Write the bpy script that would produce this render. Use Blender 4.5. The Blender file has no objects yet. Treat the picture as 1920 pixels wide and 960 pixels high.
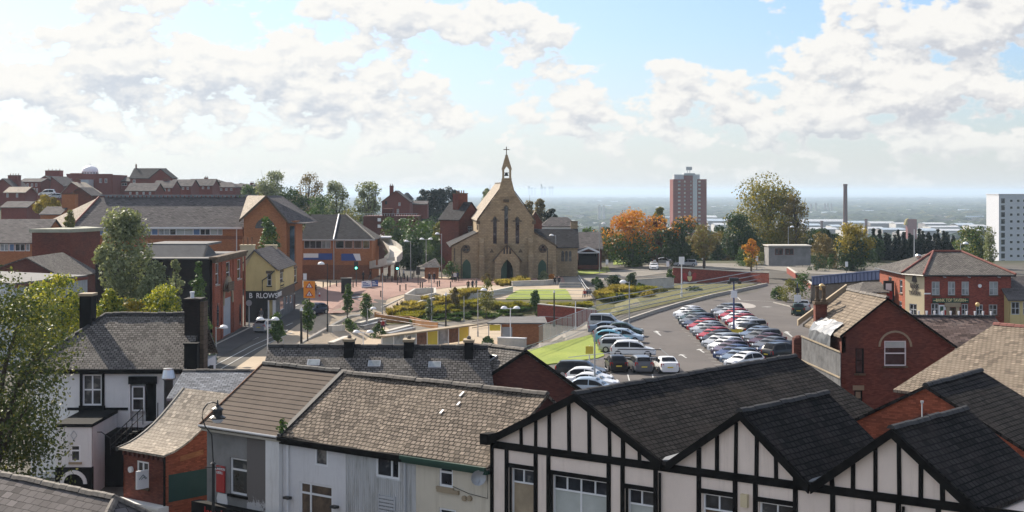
import bpy, bmesh, math, random
import numpy as np
from mathutils import Vector, Matrix
R = math.radians
random.seed(7)
rng = np.random.default_rng(11)
scn = bpy.context.scene
COL = scn.collection

# ------------------------------------------------------------------ camera, sky, sun, exposure
FPX = 2880.0          # focal length in pixels of the 1920 wide frame
HOR = 358.0           # horizon row
CAMZ = 16.0
cam_d = bpy.data.cameras.new('camera')
cam = bpy.data.objects.new('camera', cam_d)
COL.objects.link(cam)
cam.location = (0, 0, CAMZ)
cam.rotation_euler = (R(90), 0, 0)
cam_d.sensor_width = 36.0
cam_d.lens = 36.0 * FPX / 1920.0
cam_d.shift_y = (HOR - 480.0) / 1920.0
cam_d.clip_start = 0.5
cam_d.clip_end = 120000
scn.camera = cam
SUN_EL, SUN_AZ = 34.0, -36.0      # azimuth measured from +Y towards +X
sun_d = bpy.data.lights.new('sun', 'SUN')
sun_d.energy = 5.0
sun_d.angle = R(0.5)
sun_d.color = (1.0, 0.90, 0.77)
sun = bpy.data.objects.new('sun', sun_d)
COL.objects.link(sun)
_sd = Vector((math.sin(R(SUN_AZ)) * math.cos(R(SUN_EL)), math.cos(R(SUN_AZ)) * math.cos(R(SUN_EL)), math.sin(R(SUN_EL))))
sun.rotation_euler = (-_sd).to_track_quat('-Z', 'Y').to_euler()
vs = scn.view_settings
vs.view_transform = 'Standard'
vs.look = 'None'
vs.exposure = 0.72
vs.gamma = 1
scn.cycles.max_bounces = 6
scn.cycles.diffuse_bounces = 3
scn.cycles.glossy_bounces = 3
scn.cycles.transmission_bounces = 4
scn.cycles.transparent_max_bounces = 8
scn.cycles.volume_bounces = 0
scn.cycles.use_denoising = True

class NT:
    """tiny node-tree writer"""
    def __init__(s, tree):
        s.t = tree; s.n = tree.nodes; s.l = tree.links
    def add(s, kind, **kw):
        nd = s.n.new(kind)
        for k, v in kw.items():
            if k.startswith('_'):
                continue
            setattr(nd, k, v)
        return nd
    def link(s, a, b):
        s.l.new(a, b)
    def val(s, sock, v):
        if hasattr(v, 'bl_idname') or isinstance(v, bpy.types.NodeSocket):
            s.l.new(v, sock)
        else:
            sock.default_value = v
    def math(s, op, a, b=0.0, c=None, clamp=False):
        nd = s.n.new('ShaderNodeMath'); nd.operation = op; nd.use_clamp = clamp
        s.val(nd.inputs[0], a); s.val(nd.inputs[1], b)
        if c is not None: s.val(nd.inputs[2], c)
        return nd.outputs[0]
    def mix(s, f, a, b, blend='MIX'):
        nd = s.n.new('ShaderNodeMix'); nd.data_type = 'RGBA'; nd.blend_type = blend
        s.val(nd.inputs[0], f)
        for k, v in ((6, a), (7, b)):
            if isinstance(v, (tuple, list)): v = (*v[:3], 1)
            s.val(nd.inputs[k], v)
        return nd.outputs[2]
    def ramp(s, f, stops, interp='LINEAR'):
        nd = s.n.new('ShaderNodeValToRGB'); cr = nd.color_ramp; cr.interpolation = interp
        while len(cr.elements) < len(stops): cr.elements.new(0.5)
        for e, (p, c) in zip(cr.elements, stops):
            e.position = p; e.color = (*c[:3], 1)
        s.val(nd.inputs[0], f)
        return nd.outputs[0]
    def smooth(s, v, a, b):
        nd = s.n.new('ShaderNodeMapRange'); nd.interpolation_type = 'SMOOTHSTEP'
        s.val(nd.inputs[0], v); nd.inputs[1].default_value = a; nd.inputs[2].default_value = b
        nd.inputs[3].default_value = 0; nd.inputs[4].default_value = 1
        return nd.outputs[0]
    def noise(s, vec, scale, detail=4, rough=0.55, lac=2.0, dist=0.0):
        nd = s.n.new('ShaderNodeTexNoise')
        nd.inputs['Scale'].default_value = scale; nd.inputs['Detail'].default_value = detail
        nd.inputs['Roughness'].default_value = rough; nd.inputs['Lacunarity'].default_value = lac
        nd.inputs['Distortion'].default_value = dist
        if vec is not None: s.l.new(vec, nd.inputs['Vector'])
        return nd.outputs['Fac']

# ---- sky: Nishita plus cumulus, everything a function of direction
world = bpy.data.worlds.new('World')
scn.world = world
world.use_nodes = True
W = NT(world.node_tree)
W.n.clear()
wo = W.add('ShaderNodeOutputWorld')
bg = W.add('ShaderNodeBackground')
bg.inputs[1].default_value = 0.10
W.link(bg.outputs[0], wo.inputs[0])
sky = W.add('ShaderNodeTexSky', sky_type='NISHITA', sun_disc=False)
sky.sun_elevation = R(SUN_EL)
sky.sun_rotation = R(SUN_AZ)
sky.altitude = 150
sky.air_density = 1.0
sky.dust_density = 1.2
sky.ozone_density = 2.0
tc = W.add('ShaderNodeTexCoord')
sx = W.add('ShaderNodeSeparateXYZ')
W.link(tc.outputs['Generated'], sx.inputs[0])
dx, dy, dz = sx.outputs
az = W.math('ARCTAN2', dx, dy)
el = W.math('ARCSINE', dz)
# (px, row) of the big cumulus banks, half sizes in pixels, weight
BANKS = [(1720, 55, 250, 62, .42), (1560, 82, 95, 34, .32), (1900, 20, 160, 90, .38), (840, 36, 230, 46, .40), (700, 20, 110, 40, .3), (960, 55, 110, 36, .34), (300, 4, 140, 22, .30),
         (1020, 118, 85, 48, .34), (1095, 42, 42, 22, .22), (540, 75, 75, 58, .34), (255, 65, 130, 62, .36), (120, 70, 90, 40, .2), (1290, 130, 80, 36, .34),
         (350, 130, 240, 50, .34), (90, 150, 180, 55, .34), (560, 140, 260, 55, .30), (700, 160, 140, 55, .26), (1450, 165, 130, 45, .30), (1600, 170, 150, 60, .36), (1800, 175, 170, 60, .38), (1180, 175, 160, 30, .26),
         (300, 230, 420, 50, .24), (780, 235, 220, 40, .18), (1100, 215, 190, 34, .20), (1500, 235, 420, 42, .22),
         (1300, 60, 150, 55, -.5), (1210, 20, 130, 60, -.4), (470, 30, 90, 50, -.3), (900, 200, 60, 70, -.22), (1150, 100, 60, 40, -.2), (40, 20, 110, 30, -.2), (1420, 95, 60, 40, -.25), (880, 120, 60, 40, -.2)]

def cloud_density(da, de):
    a = W.math('ADD', az, da) if da else az
    e = W.math('ADD', el, de) if de else el
    cv = W.add('ShaderNodeCombineXYZ')
    W.link(W.math('MULTIPLY', a, 22.0), cv.inputs[0])
    W.link(W.math('MULTIPLY', e, 36.0), cv.inputs[1])
    n1 = W.noise(cv.outputs[0], 1.5, 8, 0.53, 2.15, 0.0)
    d = W.math('MULTIPLY', W.math('SUBTRACT', n1, 0.5), 2.6)
    for (bx, by, rx, ry, w) in BANKS:
        ca, ce = math.atan((bx - 960) / FPX), math.atan((HOR - by) / FPX)
        qa = W.math('MULTIPLY', W.math('SUBTRACT', a, ca), FPX / rx)
        qe = W.math('MULTIPLY', W.math('SUBTRACT', e, ce), FPX / ry)
        r2 = W.math('ADD', W.math('MULTIPLY', qa, qa), W.math('MULTIPLY', qe, qe))
        g = W.math('POWER', 2.718, W.math('MULTIPLY', r2, -0.9))
        d = W.math('MULTIPLY_ADD', g, w * 1.12, d)
    return d
d0 = cloud_density(0, 0)
d1 = cloud_density(-0.004, 0.014)
d2 = cloud_density(-0.002, 0.0045)
thr = W.ramp(W.math('MULTIPLY', el, 4.0), [(0.0, (0.10,) * 3), (0.12, (0.04,) * 3), (0.26, (0.17,) * 3), (0.42, (0.24,) * 3), (0.55, (0.22,) * 3), (1.0, (0.0,) * 3)])  # extra cloud added overhead, out of view, to warm the ambient light
cover = W.smooth(W.math('SUBTRACT', d0, thr), -0.03, 0.20)
big = W.smooth(W.math('SUBTRACT', d0, d1), -0.55, 0.16)
small = W.smooth(W.math('SUBTRACT', d0, d2), -0.26, 0.14)
lit = W.math('ADD', W.math('MULTIPLY', big, 0.62), W.math('MULTIPLY', small, 0.38))
thin = W.smooth(W.math('SUBTRACT', d0, thr), 0.25, 0.0)
lit = W.math('MAXIMUM', lit, W.math('MULTIPLY', thin, 0.8))
sunside = W.smooth(az, 0.36, -0.34)            # clouds glow towards the sun
bright = W.mix(sunside, (5.9, 5.78, 5.55), (6.0, 5.9, 5.65))
shade = W.mix(sunside, (3.7, 3.8, 4.1), (3.95, 4.25, 4.7))
ccol = W.mix(lit, shade, bright)
veil = W.ramp(W.math('MULTIPLY', el, 10.0), [(0.0, (0.85,) * 3), (0.2, (0.6,) * 3), (0.6, (0.22,) * 3), (1.0, (0.05,) * 3)])
skyc = W.mix(1.0, sky.outputs[0], (0.60, 0.72, 0.92), 'MULTIPLY')
veilc = W.mix(sunside, (4.8, 4.95, 4.98), (5.1, 5.2, 5.15))
low = W.mix(veil, skyc, veilc)
low = W.mix(W.math('MULTIPLY', sunside, 0.30), low, (4.7, 5.2, 5.7))
far_fade = W.smooth(el, 0.004, 0.05)
skyfin = W.mix(W.math('MULTIPLY', cover, W.math('MULTIPLY_ADD', far_fade, 0.6, 0.38)), low, ccol)
W.link(skyfin, bg.inputs[0])

# ------------------------------------------------------------------ materials
MATS = {}
def newmat(name):
    m = bpy.data.materials.new(name); m.use_nodes = True
    t = NT(m.node_tree); t.n.clear()
    out = t.add('ShaderNodeOutputMaterial'); b = t.add('ShaderNodeBsdfPrincipled')
    t.link(b.outputs[0], out.inputs[0])
    MATS[name] = m
    t.b = b; t.out = out
    return m, t
def setp(t, rough=0.8, metal=0.0, spec=None):
    t.b.inputs['Roughness'].default_value = rough
    t.b.inputs['Metallic'].default_value = metal
    if spec is not None: t.b.inputs['Specular IOR Level'].default_value = spec
def bump(t, h, strength=0.4, dist=0.02):
    bp = t.add('ShaderNodeBump'); bp.inputs['Strength'].default_value = strength; bp.inputs['Distance'].default_value = dist
    t.link(h, bp.inputs['Height']); t.link(bp.outputs[0], t.b.inputs['Normal'])
def sc(c, k): return tuple(x * k for x in c)
def plain(name, c, rough=0.7, metal=0.0, var=0.12, scale=1.2, spec=None, emit=None):
    m, t = newmat(name); setp(t, rough, metal, spec)
    if var:
        tcn = t.add('ShaderNodeTexCoord')
        n = t.noise(tcn.outputs['Object'], scale, 6, 0.65)
        t.link(t.ramp(n, [(0.28, sc(c, 1 - var * 1.6)), (0.72, sc(c, 1 + var))]), t.b.inputs['Base Color'])
    else:
        t.b.inputs['Base Color'].default_value = (*c, 1)
    if emit:
        t.b.inputs['Emission Color'].default_value = (*emit[:3], 1); t.b.inputs['Emission Strength'].default_value = emit[3]
    return m
def brickmat(name, c, mortar=None, var=0.35, w=0.225, h=0.075, stain=0.3, stain_scale=0.35, stainc=(0.05, 0.035, 0.03)):
    m, t = newmat(name); setp(t, 0.85, 0, 0.25)
    uv = t.add('ShaderNodeUVMap')
    br = t.add('ShaderNodeTexBrick')
    br.inputs['Scale'].default_value = 1.0; br.inputs['Brick Width'].default_value = w; br.inputs['Row Height'].default_value = h
    br.inputs['Mortar Size'].default_value = h * 0.10; br.inputs['Mortar Smooth'].default_value = 0.3; br.inputs['Bias'].default_value = 0
    br.inputs['Color1'].default_value = (*sc(c, 1 - var), 1); br.inputs['Color2'].default_value = (*sc(c, 1 + var), 1)
    br.inputs['Mortar'].default_value = (*(mortar or sc(c, 0.8)), 1)
    t.link(uv.outputs[0], br.inputs['Vector'])
    n = t.noise(uv.outputs[0], stain_scale, 6, 0.62)
    n2 = t.noise(uv.outputs[0], 2.3, 4, 0.6)
    col = t.mix(t.math('MULTIPLY', t.smooth(n, 0.45, 0.72), stain), br.outputs['Color'], stainc)
    col = t.mix(t.math('MULTIPLY', t.smooth(n2, 0.35, 0.75), 0.22), col, sc(c, 1.5))
    t.link(col, t.b.inputs['Base Color'])
    bump(t, br.outputs['Fac'], -0.25, 0.008)
    return m
def slatemat(name, c, w=0.30, h=0.22, var=0.3, gap=0.16, moss=None, moss_amt=0.3, bmp=0.6, gapk=0.28, warp=0.02, streak=0.25):
    m, t = newmat(name); setp(t, 0.85, 0, 0.06)
    uv = t.add('ShaderNodeUVMap')
    wob = t.add('ShaderNodeTexNoise'); wob.inputs['Scale'].default_value = 0.9; wob.inputs['Detail'].default_value = 3
    t.link(uv.outputs[0], wob.inputs['Vector'])
    vadd = t.add('ShaderNodeVectorMath'); vadd.operation = 'MULTIPLY_ADD'
    t.link(wob.outputs['Color'], vadd.inputs[0]); vadd.inputs[1].default_value = (warp * 4, warp * 5, 0)
    t.link(uv.outputs[0], vadd.inputs[2])
    br = t.add('ShaderNodeTexBrick')
    br.inputs['Scale'].default_value = 1.0; br.inputs['Brick Width'].default_value = w; br.inputs['Row Height'].default_value = h
    br.inputs['Mortar Size'].default_value = h * gap * 0.5; br.inputs['Mortar Smooth'].default_value = 0.15; br.inputs['Bias'].default_value = 0
    br.inputs['Color1'].default_value = (*sc(c, 1 - var), 1); br.inputs['Color2'].default_value = (*sc(c, 1 + var), 1)
    br.inputs['Mortar'].default_value = (*sc(c, gapk), 1)
    t.link(vadd.outputs[0], br.inputs['Vector'])
    n = t.noise(uv.outputs[0], 0.45, 6, 0.65)
    n2 = t.noise(uv.outputs[0], 3.5, 5, 0.7)
    col = t.mix(t.math('MULTIPLY', t.smooth(n, 0.42, 0.75), moss_amt), br.outputs['Color'], moss or sc(c, 1.6))
    col = t.mix(t.math('MULTIPLY', t.smooth(n2, 0.4, 0.8), streak), col, sc(c, 0.5))
    t.link(col, t.b.inputs['Base Color'])
    b2 = t.add('ShaderNodeTexBrick')
    for k in ('Scale', 'Brick Width', 'Row Height', 'Mortar Size', 'Bias'): b2.inputs[k].default_value = br.inputs[k].default_value
    b2.inputs['Color1'].default_value = b2.inputs['Mortar'].default_value = (0, 0, 0, 1); b2.inputs['Color2'].default_value = (1, 1, 1, 1); t.link(vadd.outputs[0], b2.inputs['Vector'])
    rv = t.add('ShaderNodeSeparateColor'); t.link(b2.outputs['Color'], rv.inputs[0]); rv = rv.outputs[0]
    if w < 1:
        col = t.mix(t.math('MULTIPLY', t.math('GREATER_THAN', rv, .93), .35), col, sc(c, 1.7)); col = t.mix(t.math('MULTIPLY', t.math('COMPARE', rv, .06, .04), .4), col, sc(c, .35)); t.link(col, t.b.inputs['Base Color'])
    # saw-tooth course height: each course rises towards its lower edge
    sp = t.add('ShaderNodeSeparateXYZ'); t.link(vadd.outputs[0], sp.inputs[0])
    fr = t.math('FRACT', t.math('DIVIDE', sp.outputs[1], h))
    hh = t.math('ADD', t.math('MULTIPLY', fr, -1.0), t.math('MULTIPLY', br.outputs['Fac'], -0.7))
    hh = t.math('ADD', hh, t.math('MULTIPLY', n2, 0.5)); hh = t.math('MULTIPLY_ADD', rv, .35, hh)
    bump(t, hh, bmp, 0.02)
    return m
def stonemat(name, c, var=0.3):
    return brickmat(name, c, mortar=sc(c, 0.62), var=var, w=0.55, h=0.28, stain=0.35, stain_scale=0.25, stainc=(0.06, 0.045, 0.03))
def leafmat(name, cols, trans=0.25):
    """cols: dark to light leaf colours, picked per leaf"""
    m, t = newmat(name); setp(t, 0.55, 0, 0.3)
    g = t.add('ShaderNodeNewGeometry'); tcn = t.add('ShaderNodeTexCoord')
    n = t.noise(tcn.outputs['Object'], 0.55, 3, 0.6)
    f = t.math('ADD', t.math('MULTIPLY', g.outputs['Random Per Island'], 0.55), t.math('MULTIPLY', t.smooth(n, 0.3, 0.7), 0.45))
    k = len(cols)
    col = t.ramp(f, [(0.08 + 0.84 * i / max(1, k - 1), cc) for i, cc in enumerate(cols)])
    t.link(col, t.b.inputs['Base Color'])
    tr = t.add('ShaderNodeBsdfTranslucent'); t.link(t.mix(1.0, col, (1.25, 1.2, 0.7), 'MULTIPLY'), tr.inputs[0])
    ms = t.add('ShaderNodeMixShader'); ms.inputs[0].default_value = trans
    t.link(t.b.outputs[0], ms.inputs[1]); t.link(tr.outputs[0], ms.inputs[2]); t.link(ms.outputs[0], t.out.inputs[0])
    return m
def glassmat(name, c=(0.02, 0.022, 0.025), rough=0.06, var=0.6):
    m, t = newmat(name); setp(t, rough, 0, 0.55)
    tcn = t.add('ShaderNodeTexCoord')
    n = t.noise(tcn.outputs['Object'], 0.8, 4, 0.6)
    st = [(0.35, sc(c, 1 - var)), (0.58, sc(c, 1 + var * 2))] + ([(.63, (.16, .155, .145)), (.8, (.26, .25, .23))] if name == 'glass' else [])
    t.link(t.ramp(n, st), t.b.inputs['Base Color'])
    return m

def weathered(name, c, amt):
    m, t = newmat(name); setp(t, .85, 0, .2); tcn = t.add('ShaderNodeTexCoord'); mp = t.add('ShaderNodeMapping'); mp.inputs['Scale'].default_value = (1.6, 1.6, .16); t.link(tcn.outputs['Object'], mp.inputs[0])
    n = t.noise(mp.outputs[0], 1.8, 7, .7); n2 = t.noise(tcn.outputs['Object'], .7, 6, .65)
    col = t.ramp(n2, [(.3, sc(c, .90)), (.7, sc(c, 1.04))])
    t.link(t.mix(t.math('MULTIPLY', t.smooth(n, .50, .78), amt), col, (c[0] * .42, c[1] * .38, c[2] * .32)), t.b.inputs['Base Color'])
brickmat('brick_red', (0.155, 0.048, 0.032), stain=.5)
brickmat('brick_bright', (0.28, 0.080, 0.042), stain=0.2)
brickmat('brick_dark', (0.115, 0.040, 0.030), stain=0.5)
brickmat('brick_black', (0.016, 0.012, 0.011), stain=0.3)
brickmat('brick_orange', (0.36, 0.145, 0.062), stain=0.12, var=0.2)
brickmat('brick_brown', (0.22, 0.088, 0.045), stain=0.2, var=0.25)
brickmat('brick_wall', (0.24, 0.060, 0.042), stain=0.15)
brickmat('brick_far', (0.20, 0.060, 0.048), stain=0.1, var=0.15)
stonemat('stone', (0.37, 0.275, 0.165), .18)
stonemat('stone_dark', (0.12, 0.085, 0.055))
plain('stone_trim', (0.33, 0.26, 0.17), 0.85)
plain('stone_pale', (0.42, 0.38, 0.31), 0.85)
slatemat('slate_warm', (0.215, 0.175, 0.138), 0.25, 0.22, gap=.26, gapk=.16, bmp=.8, warp=.035, moss=(0.30, 0.25, 0.19), moss_amt=0.35)
slatemat('slate_grey', (0.165, 0.150, 0.136), 0.28, 0.20, gap=.26, gapk=.16, bmp=.8, moss=(0.25, 0.235, 0.205), moss_amt=0.4)
slatemat('slate_dark', (0.030, 0.027, 0.025), 0.30, 0.24, var=.3, gap=.24, gapk=.12, moss=(0.075, 0.062, 0.053), moss_amt=0.4, bmp=0.8)
slatemat('slate_blue', (0.17, 0.18, 0.20), 0.30, 0.22)
slatemat('slate_beige', (0.245, 0.198, 0.150), 0.26, 0.24, moss=(0.31, 0.26, 0.20), var=0.12)
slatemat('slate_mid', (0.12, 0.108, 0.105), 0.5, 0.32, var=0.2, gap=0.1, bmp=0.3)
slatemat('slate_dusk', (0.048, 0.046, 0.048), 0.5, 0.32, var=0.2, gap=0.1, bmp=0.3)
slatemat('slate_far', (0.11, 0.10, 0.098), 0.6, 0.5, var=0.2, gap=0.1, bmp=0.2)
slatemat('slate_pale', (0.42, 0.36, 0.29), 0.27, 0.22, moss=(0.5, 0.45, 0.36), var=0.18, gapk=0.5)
slatemat('slate_church', (0.20, 0.17, 0.14), 0.4, 0.3, var=0.2)
slatemat('slate_streaky', (0.125, 0.090, 0.080), 0.55, 0.22, moss=(0.36, 0.31, 0.28), moss_amt=0.3, var=0.45, streak=0.5)
slatemat('tile_brown', (0.135, 0.108, 0.088), 60.0, 0.30, var=0.12, gap=0.2, gapk=0.10, warp=0.004, bmp=1.0, streak=0.3)
plain('ridge_tile', (0.14, 0.12, 0.10), 0.8, var=0.4, scale=3)
plain('ridge_dark', (0.035, 0.033, 0.032), 0.75, var=0.4, scale=3)
plain('ridge_red', (0.24, 0.075, 0.055), 0.8, var=0.25, scale=3)
plain('lead', (0.20, 0.21, 0.22), 0.5, var=0.2)
weathered('render_pink', (0.80, 0.675, 0.585), .3)
plain('timber_black', (0.012, 0.011, 0.010), 0.85, var=0.5, scale=2, spec=.08)
weathered('paint_white', (0.76, 0.75, 0.73), .32)
weathered('render_white', (0.70, 0.69, 0.69), .4)
plain('render_grey', (0.24, 0.235, 0.225), 0.85, var=0.22, scale=0.7)
weathered('render_cream', (0.62, 0.56, 0.45), .4)
weathered('render_yellow', (0.62, 0.49, 0.23), .25)
plain('cream_pale', (0.60, 0.50, 0.32), 0.85, var=0.08, scale=0.5)
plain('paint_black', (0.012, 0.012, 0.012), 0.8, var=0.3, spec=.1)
plain('upvc', (0.78, 0.78, 0.78), 0.35, var=0.03)
plain('frame_grey', (0.45, 0.46, 0.47), 0.45, var=0.05)
glassmat('glass'); glassmat('glass_blue', (0.05, 0.07, 0.10)); glassmat('glass_light', (0.22, 0.24, 0.24), 0.25, 0.3)
glassmat('car_glass', (0.010, 0.011, 0.013), 0.06, 0.2); MATS['car_glass'].node_tree.nodes['Principled BSDF'].inputs['Specular IOR Level'].default_value = .18
plain('blind', (0.44, 0.46, 0.43), 0.8, var=0.1); plain('board', (0.34, 0.27, 0.18), 0.8, var=0.2); plain('ply_dark', (0.12, 0.08, 0.05), 0.8, var=0.4, scale=2)
plain('steel', (0.62, 0.62, 0.62), 0.28, 0.9, var=0.1); plain('galv', (0.42, 0.43, 0.44), 0.5, 0.5, var=0.1)
plain('pole_black', (0.015, 0.016, 0.016), 0.4, var=0.1); plain('pole_blue', (0.02, 0.04, 0.16), 0.4, var=0.1)
plain('pole_grey', (0.40, 0.41, 0.41), 0.5, 0.2, var=0.05); plain('lamp_white', (0.78, 0.78, 0.78), 0.4, var=0.03)
plain('circle_paint', (.34, .31, .28), .8)
plain('gutter_green', (0.010, 0.05, 0.03), 0.5); plain('sign_red', (0.42, 0.02, 0.02), 0.5); plain('sign_white', (0.80, 0.80, 0.80), 0.5, var=0.03)
plain('sign_yellow', (0.72, 0.56, 0.05), 0.5, var=0.04); plain('sign_orange', (0.85, 0.30, 0.02), 0.5, var=0.04); plain('sign_blue', (0.02, 0.07, 0.28), 0.5, var=0.1)
plain('sign_black', (0.012, 0.012, 0.012), 0.5, var=0.05); plain('text_gold', (0.70, 0.60, 0.28), 0.5, var=0.0); plain('text_dark', (0.05, 0.035, 0.03), 0.6, var=0.0)
plain('text_grey', (0.60, 0.60, 0.60), 0.6, var=0)
plain('door_green', (0.015, 0.060, 0.028), 0.5, var=0.1); plain('door_grey', (0.36, 0.38, 0.41), 0.6, var=0.08)
plain('teal', (0.010, 0.055, 0.050), 0.6, var=0.1)
plain('rust', (0.22, 0.10, 0.05), 0.85, var=0.4, scale=3); plain('corten', (0.42, 0.20, 0.07), 0.7, var=0.15)
plain('bridge_blue', (0.012, 0.03, 0.10), 0.5, var=0.1); plain('panel_blue', (0.10, 0.18, 0.33), 0.5, var=0.1)
plain('sheet_grey', (0.50, 0.52, 0.54), 0.5, var=0.06); plain('flat_roof', (0.13, 0.125, 0.12), 0.85, var=0.15); plain('flat_green', (0.34, 0.34, 0.26), 0.85, var=0.15)
plain('concrete', (0.40, 0.37, 0.32), 0.85, var=0.15); plain('conc_pale', (0.52, 0.49, 0.43), 0.85, var=0.12); plain('tower_white', (0.55, 0.56, 0.60), 0.8, var=0.03)
plain('tarp', (0.19, 0.20, 0.21), 0.35, var=0.25, scale=2.5); plain('board_grey', (0.14, 0.14, 0.14), 0.85, var=0.35, scale=1.5)
plain('bark', (0.085, 0.065, 0.048), 0.9, var=0.3, scale=4); plain('bark_pale', (0.17, 0.15, 0.12), 0.9, var=0.3, scale=4)
plain('rubber', (0.012, 0.012, 0.012), 0.8, var=0); plain('rim', (0.45, 0.45, 0.46), 0.35, 0.7, var=0); plain('trim', (0.02, 0.02, 0.02), 0.5, var=0)
plain('lamp_red', (0.45, 0.012, 0.010), 0.25, var=0); plain('lamp_clear', (0.65, 0.67, 0.70), 0.12, var=0); plain('plate_yellow', (0.75, 0.60, 0.06), 0.5, var=0); plain('plate_white', (0.8, 0.8, 0.8), 0.5, var=0)
plain('signal_green', (0.02, 0.5, 0.35), 0.4, var=0, emit=(0.1, 1.0, 0.7, 6.0))
plain('globe', (0.75, 0.50, 0.20), 0.3, var=0.05); plain('dome_white', (0.85, 0.85, 0.86), 0.5, var=0.04)
plain('skin', (0.45, 0.27, 0.19), 0.6, var=0); plain('hair', (0.03, 0.02, 0.015), 0.7, var=0)
for nm, c in dict(black=(0.014, 0.014, 0.016), navy=(0.02, 0.028, 0.06), grey=(0.13, 0.13, 0.14), red=(0.36, 0.03, 0.03), blue=(0.05, 0.10, 0.26), white=(0.62, 0.62, 0.62), brown=(0.10, 0.06, 0.04)).items():
    plain('cloth_' + nm, c, 0.85, var=0.1)
def carpaint(name, c, metal=0.25):
    m, t = newmat(name); setp(t, 0.32, metal, 0.25)
    t.b.inputs['Base Color'].default_value = (*c, 1)
    t.b.inputs['Coat Weight'].default_value = 0.35; t.b.inputs['Coat Roughness'].default_value = 0.05
for nm, c in dict(white=(0.78, 0.78, 0.77), silver=(0.42, 0.43, 0.44), grey=(0.11, 0.115, 0.125), black=(0.010, 0.010, 0.012), red=(0.36, 0.012, 0.018), blue=(0.03, 0.05, 0.13), navy=(0.012, 0.018, 0.05), green=(0.015, 0.045, 0.035),
                  cyan=(0.12, 0.36, 0.46), bluegrey=(0.16, 0.21, 0.28), purple=(0.10, 0.07, 0.10), maroon=(0.06, 0.012, 0.02), pale=(0.45, 0.53, 0.60)).items():
    carpaint('car_' + nm, c, 0.35 if nm in ('silver', 'bluegrey', 'pale', 'cyan') else 0.0)
# leaves
leafmat('leaf_green', [(0.027, 0.060, 0.015), (0.068, 0.128, 0.030), (0.128, 0.195, 0.048)])
leafmat('leaf_dark', [(0.015, 0.036, 0.013), (0.033, 0.068, 0.021), (0.060, 0.105, 0.030)])
leafmat('leaf_conifer', [(0.004, 0.010, 0.006), (0.009, 0.020, 0.010), (0.016, 0.032, 0.014)], 0.1)
leafmat('leaf_yellow', [(0.150, 0.180, 0.018), (0.300, 0.315, 0.038), (0.495, 0.450, 0.060)], 0.35)
leafmat('leaf_gold', [(0.135, 0.128, 0.018), (0.300, 0.232, 0.033), (0.450, 0.360, 0.060)], 0.3)
leafmat('leaf_orange', [(0.36, 0.12, 0.014), (0.56, 0.22, 0.022), (0.60, 0.36, 0.05)], 0.3)
leafmat('leaf_maroon', [(0.060, 0.024, 0.018), (0.112, 0.045, 0.027), (0.165, 0.075, 0.036)], 0.2)
leafmat('leaf_brown', [(0.105, 0.083, 0.033), (0.195, 0.150, 0.054), (0.285, 0.210, 0.075)], 0.25)
leafmat('leaf_olive', [(0.090, 0.102, 0.027), (0.173, 0.177, 0.042), (0.270, 0.247, 0.063)], 0.3)
leafmat('leaf_silver', [(0.090, 0.112, 0.060), (0.195, 0.225, 0.112), (0.360, 0.390, 0.225)], 0.3)
leafmat('leaf_near', [(0.030, 0.049, 0.013), (0.076, 0.103, 0.028), (0.151, 0.162, 0.060)], 0.25)
leafmat('grass_ochre', [(0.17, 0.15, 0.04), (0.30, 0.25, 0.07), (0.44, 0.36, 0.13)], 0.5)
leafmat('grass_olive', [(0.14, 0.145, 0.025), (0.22, 0.215, 0.035), (0.33, 0.28, 0.06)], 0.5)

# ------------------------------------------------------------------ heights of the ground
def ss(v):
    v = min(1.0, max(0.0, v)); return v * v * (3 - 2 * v)
_BY = [0, 130, 250, 330, 450, 600, 1000, 1500, 2500, 45000]
_BZ = [-0.8, -0.8, 0.8, 1.0, -9.0, -22.0, -30.0, -45.0, -60.0, -66.0]
def ground_z(x, y):
    z = float(np.interp(y, _BY, _BZ))
    if y > 285 and x < 0:
        mx = ss((-x / y - 0.085) / 0.09); my = ss((y - 285) / 170) * (1 - ss((y - 1000) / 900))
        z = z + (12.5 - z) * mx * my
    if 140 < y < 240:
        xr = -2.5 + (y - 144) * 12.0 / 46
        m = ss((236 - y) / 26) * ss((y - 141) / 6) * ss((x + 24) / 6) * ss((xr - x) / 2.2)
        z = z + (-2.4 - z) * m
    return z
def DP(px, py, Y):                       # a picture direction at a chosen distance
    return Vector(((px - 960) / FPX * Y, Y, CAMZ + (HOR - py) / FPX * Y))
def ZP(px, py, z):                       # a picture direction at a chosen height
    return DP(px, py, FPX * (CAMZ - z) / (py - HOR))
def G(px, py, off=0.0):                  # where a picture direction meets the ground
    lo, hi = 20.0, 20.0
    step = 1.0
    while hi < 40000:
        p = DP(px, py, hi)
        if p.z <= ground_z(p.x, p.y): break
        lo = hi; hi += step; step *= 1.01
    for _ in range(30):
        mid = (lo + hi) / 2; p = DP(px, py, mid)
        if p.z <= ground_z(p.x, p.y): hi = mid
        else: lo = mid
    p = DP(px, py, hi); p.z = ground_z(p.x, p.y) + off
    return p
def GX(px, Y, off=0.0):                  # ground point under a picture column at a distance
    x = (px - 960) / FPX * Y
    return Vector((x, Y, ground_z(x, Y) + off))

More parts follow.
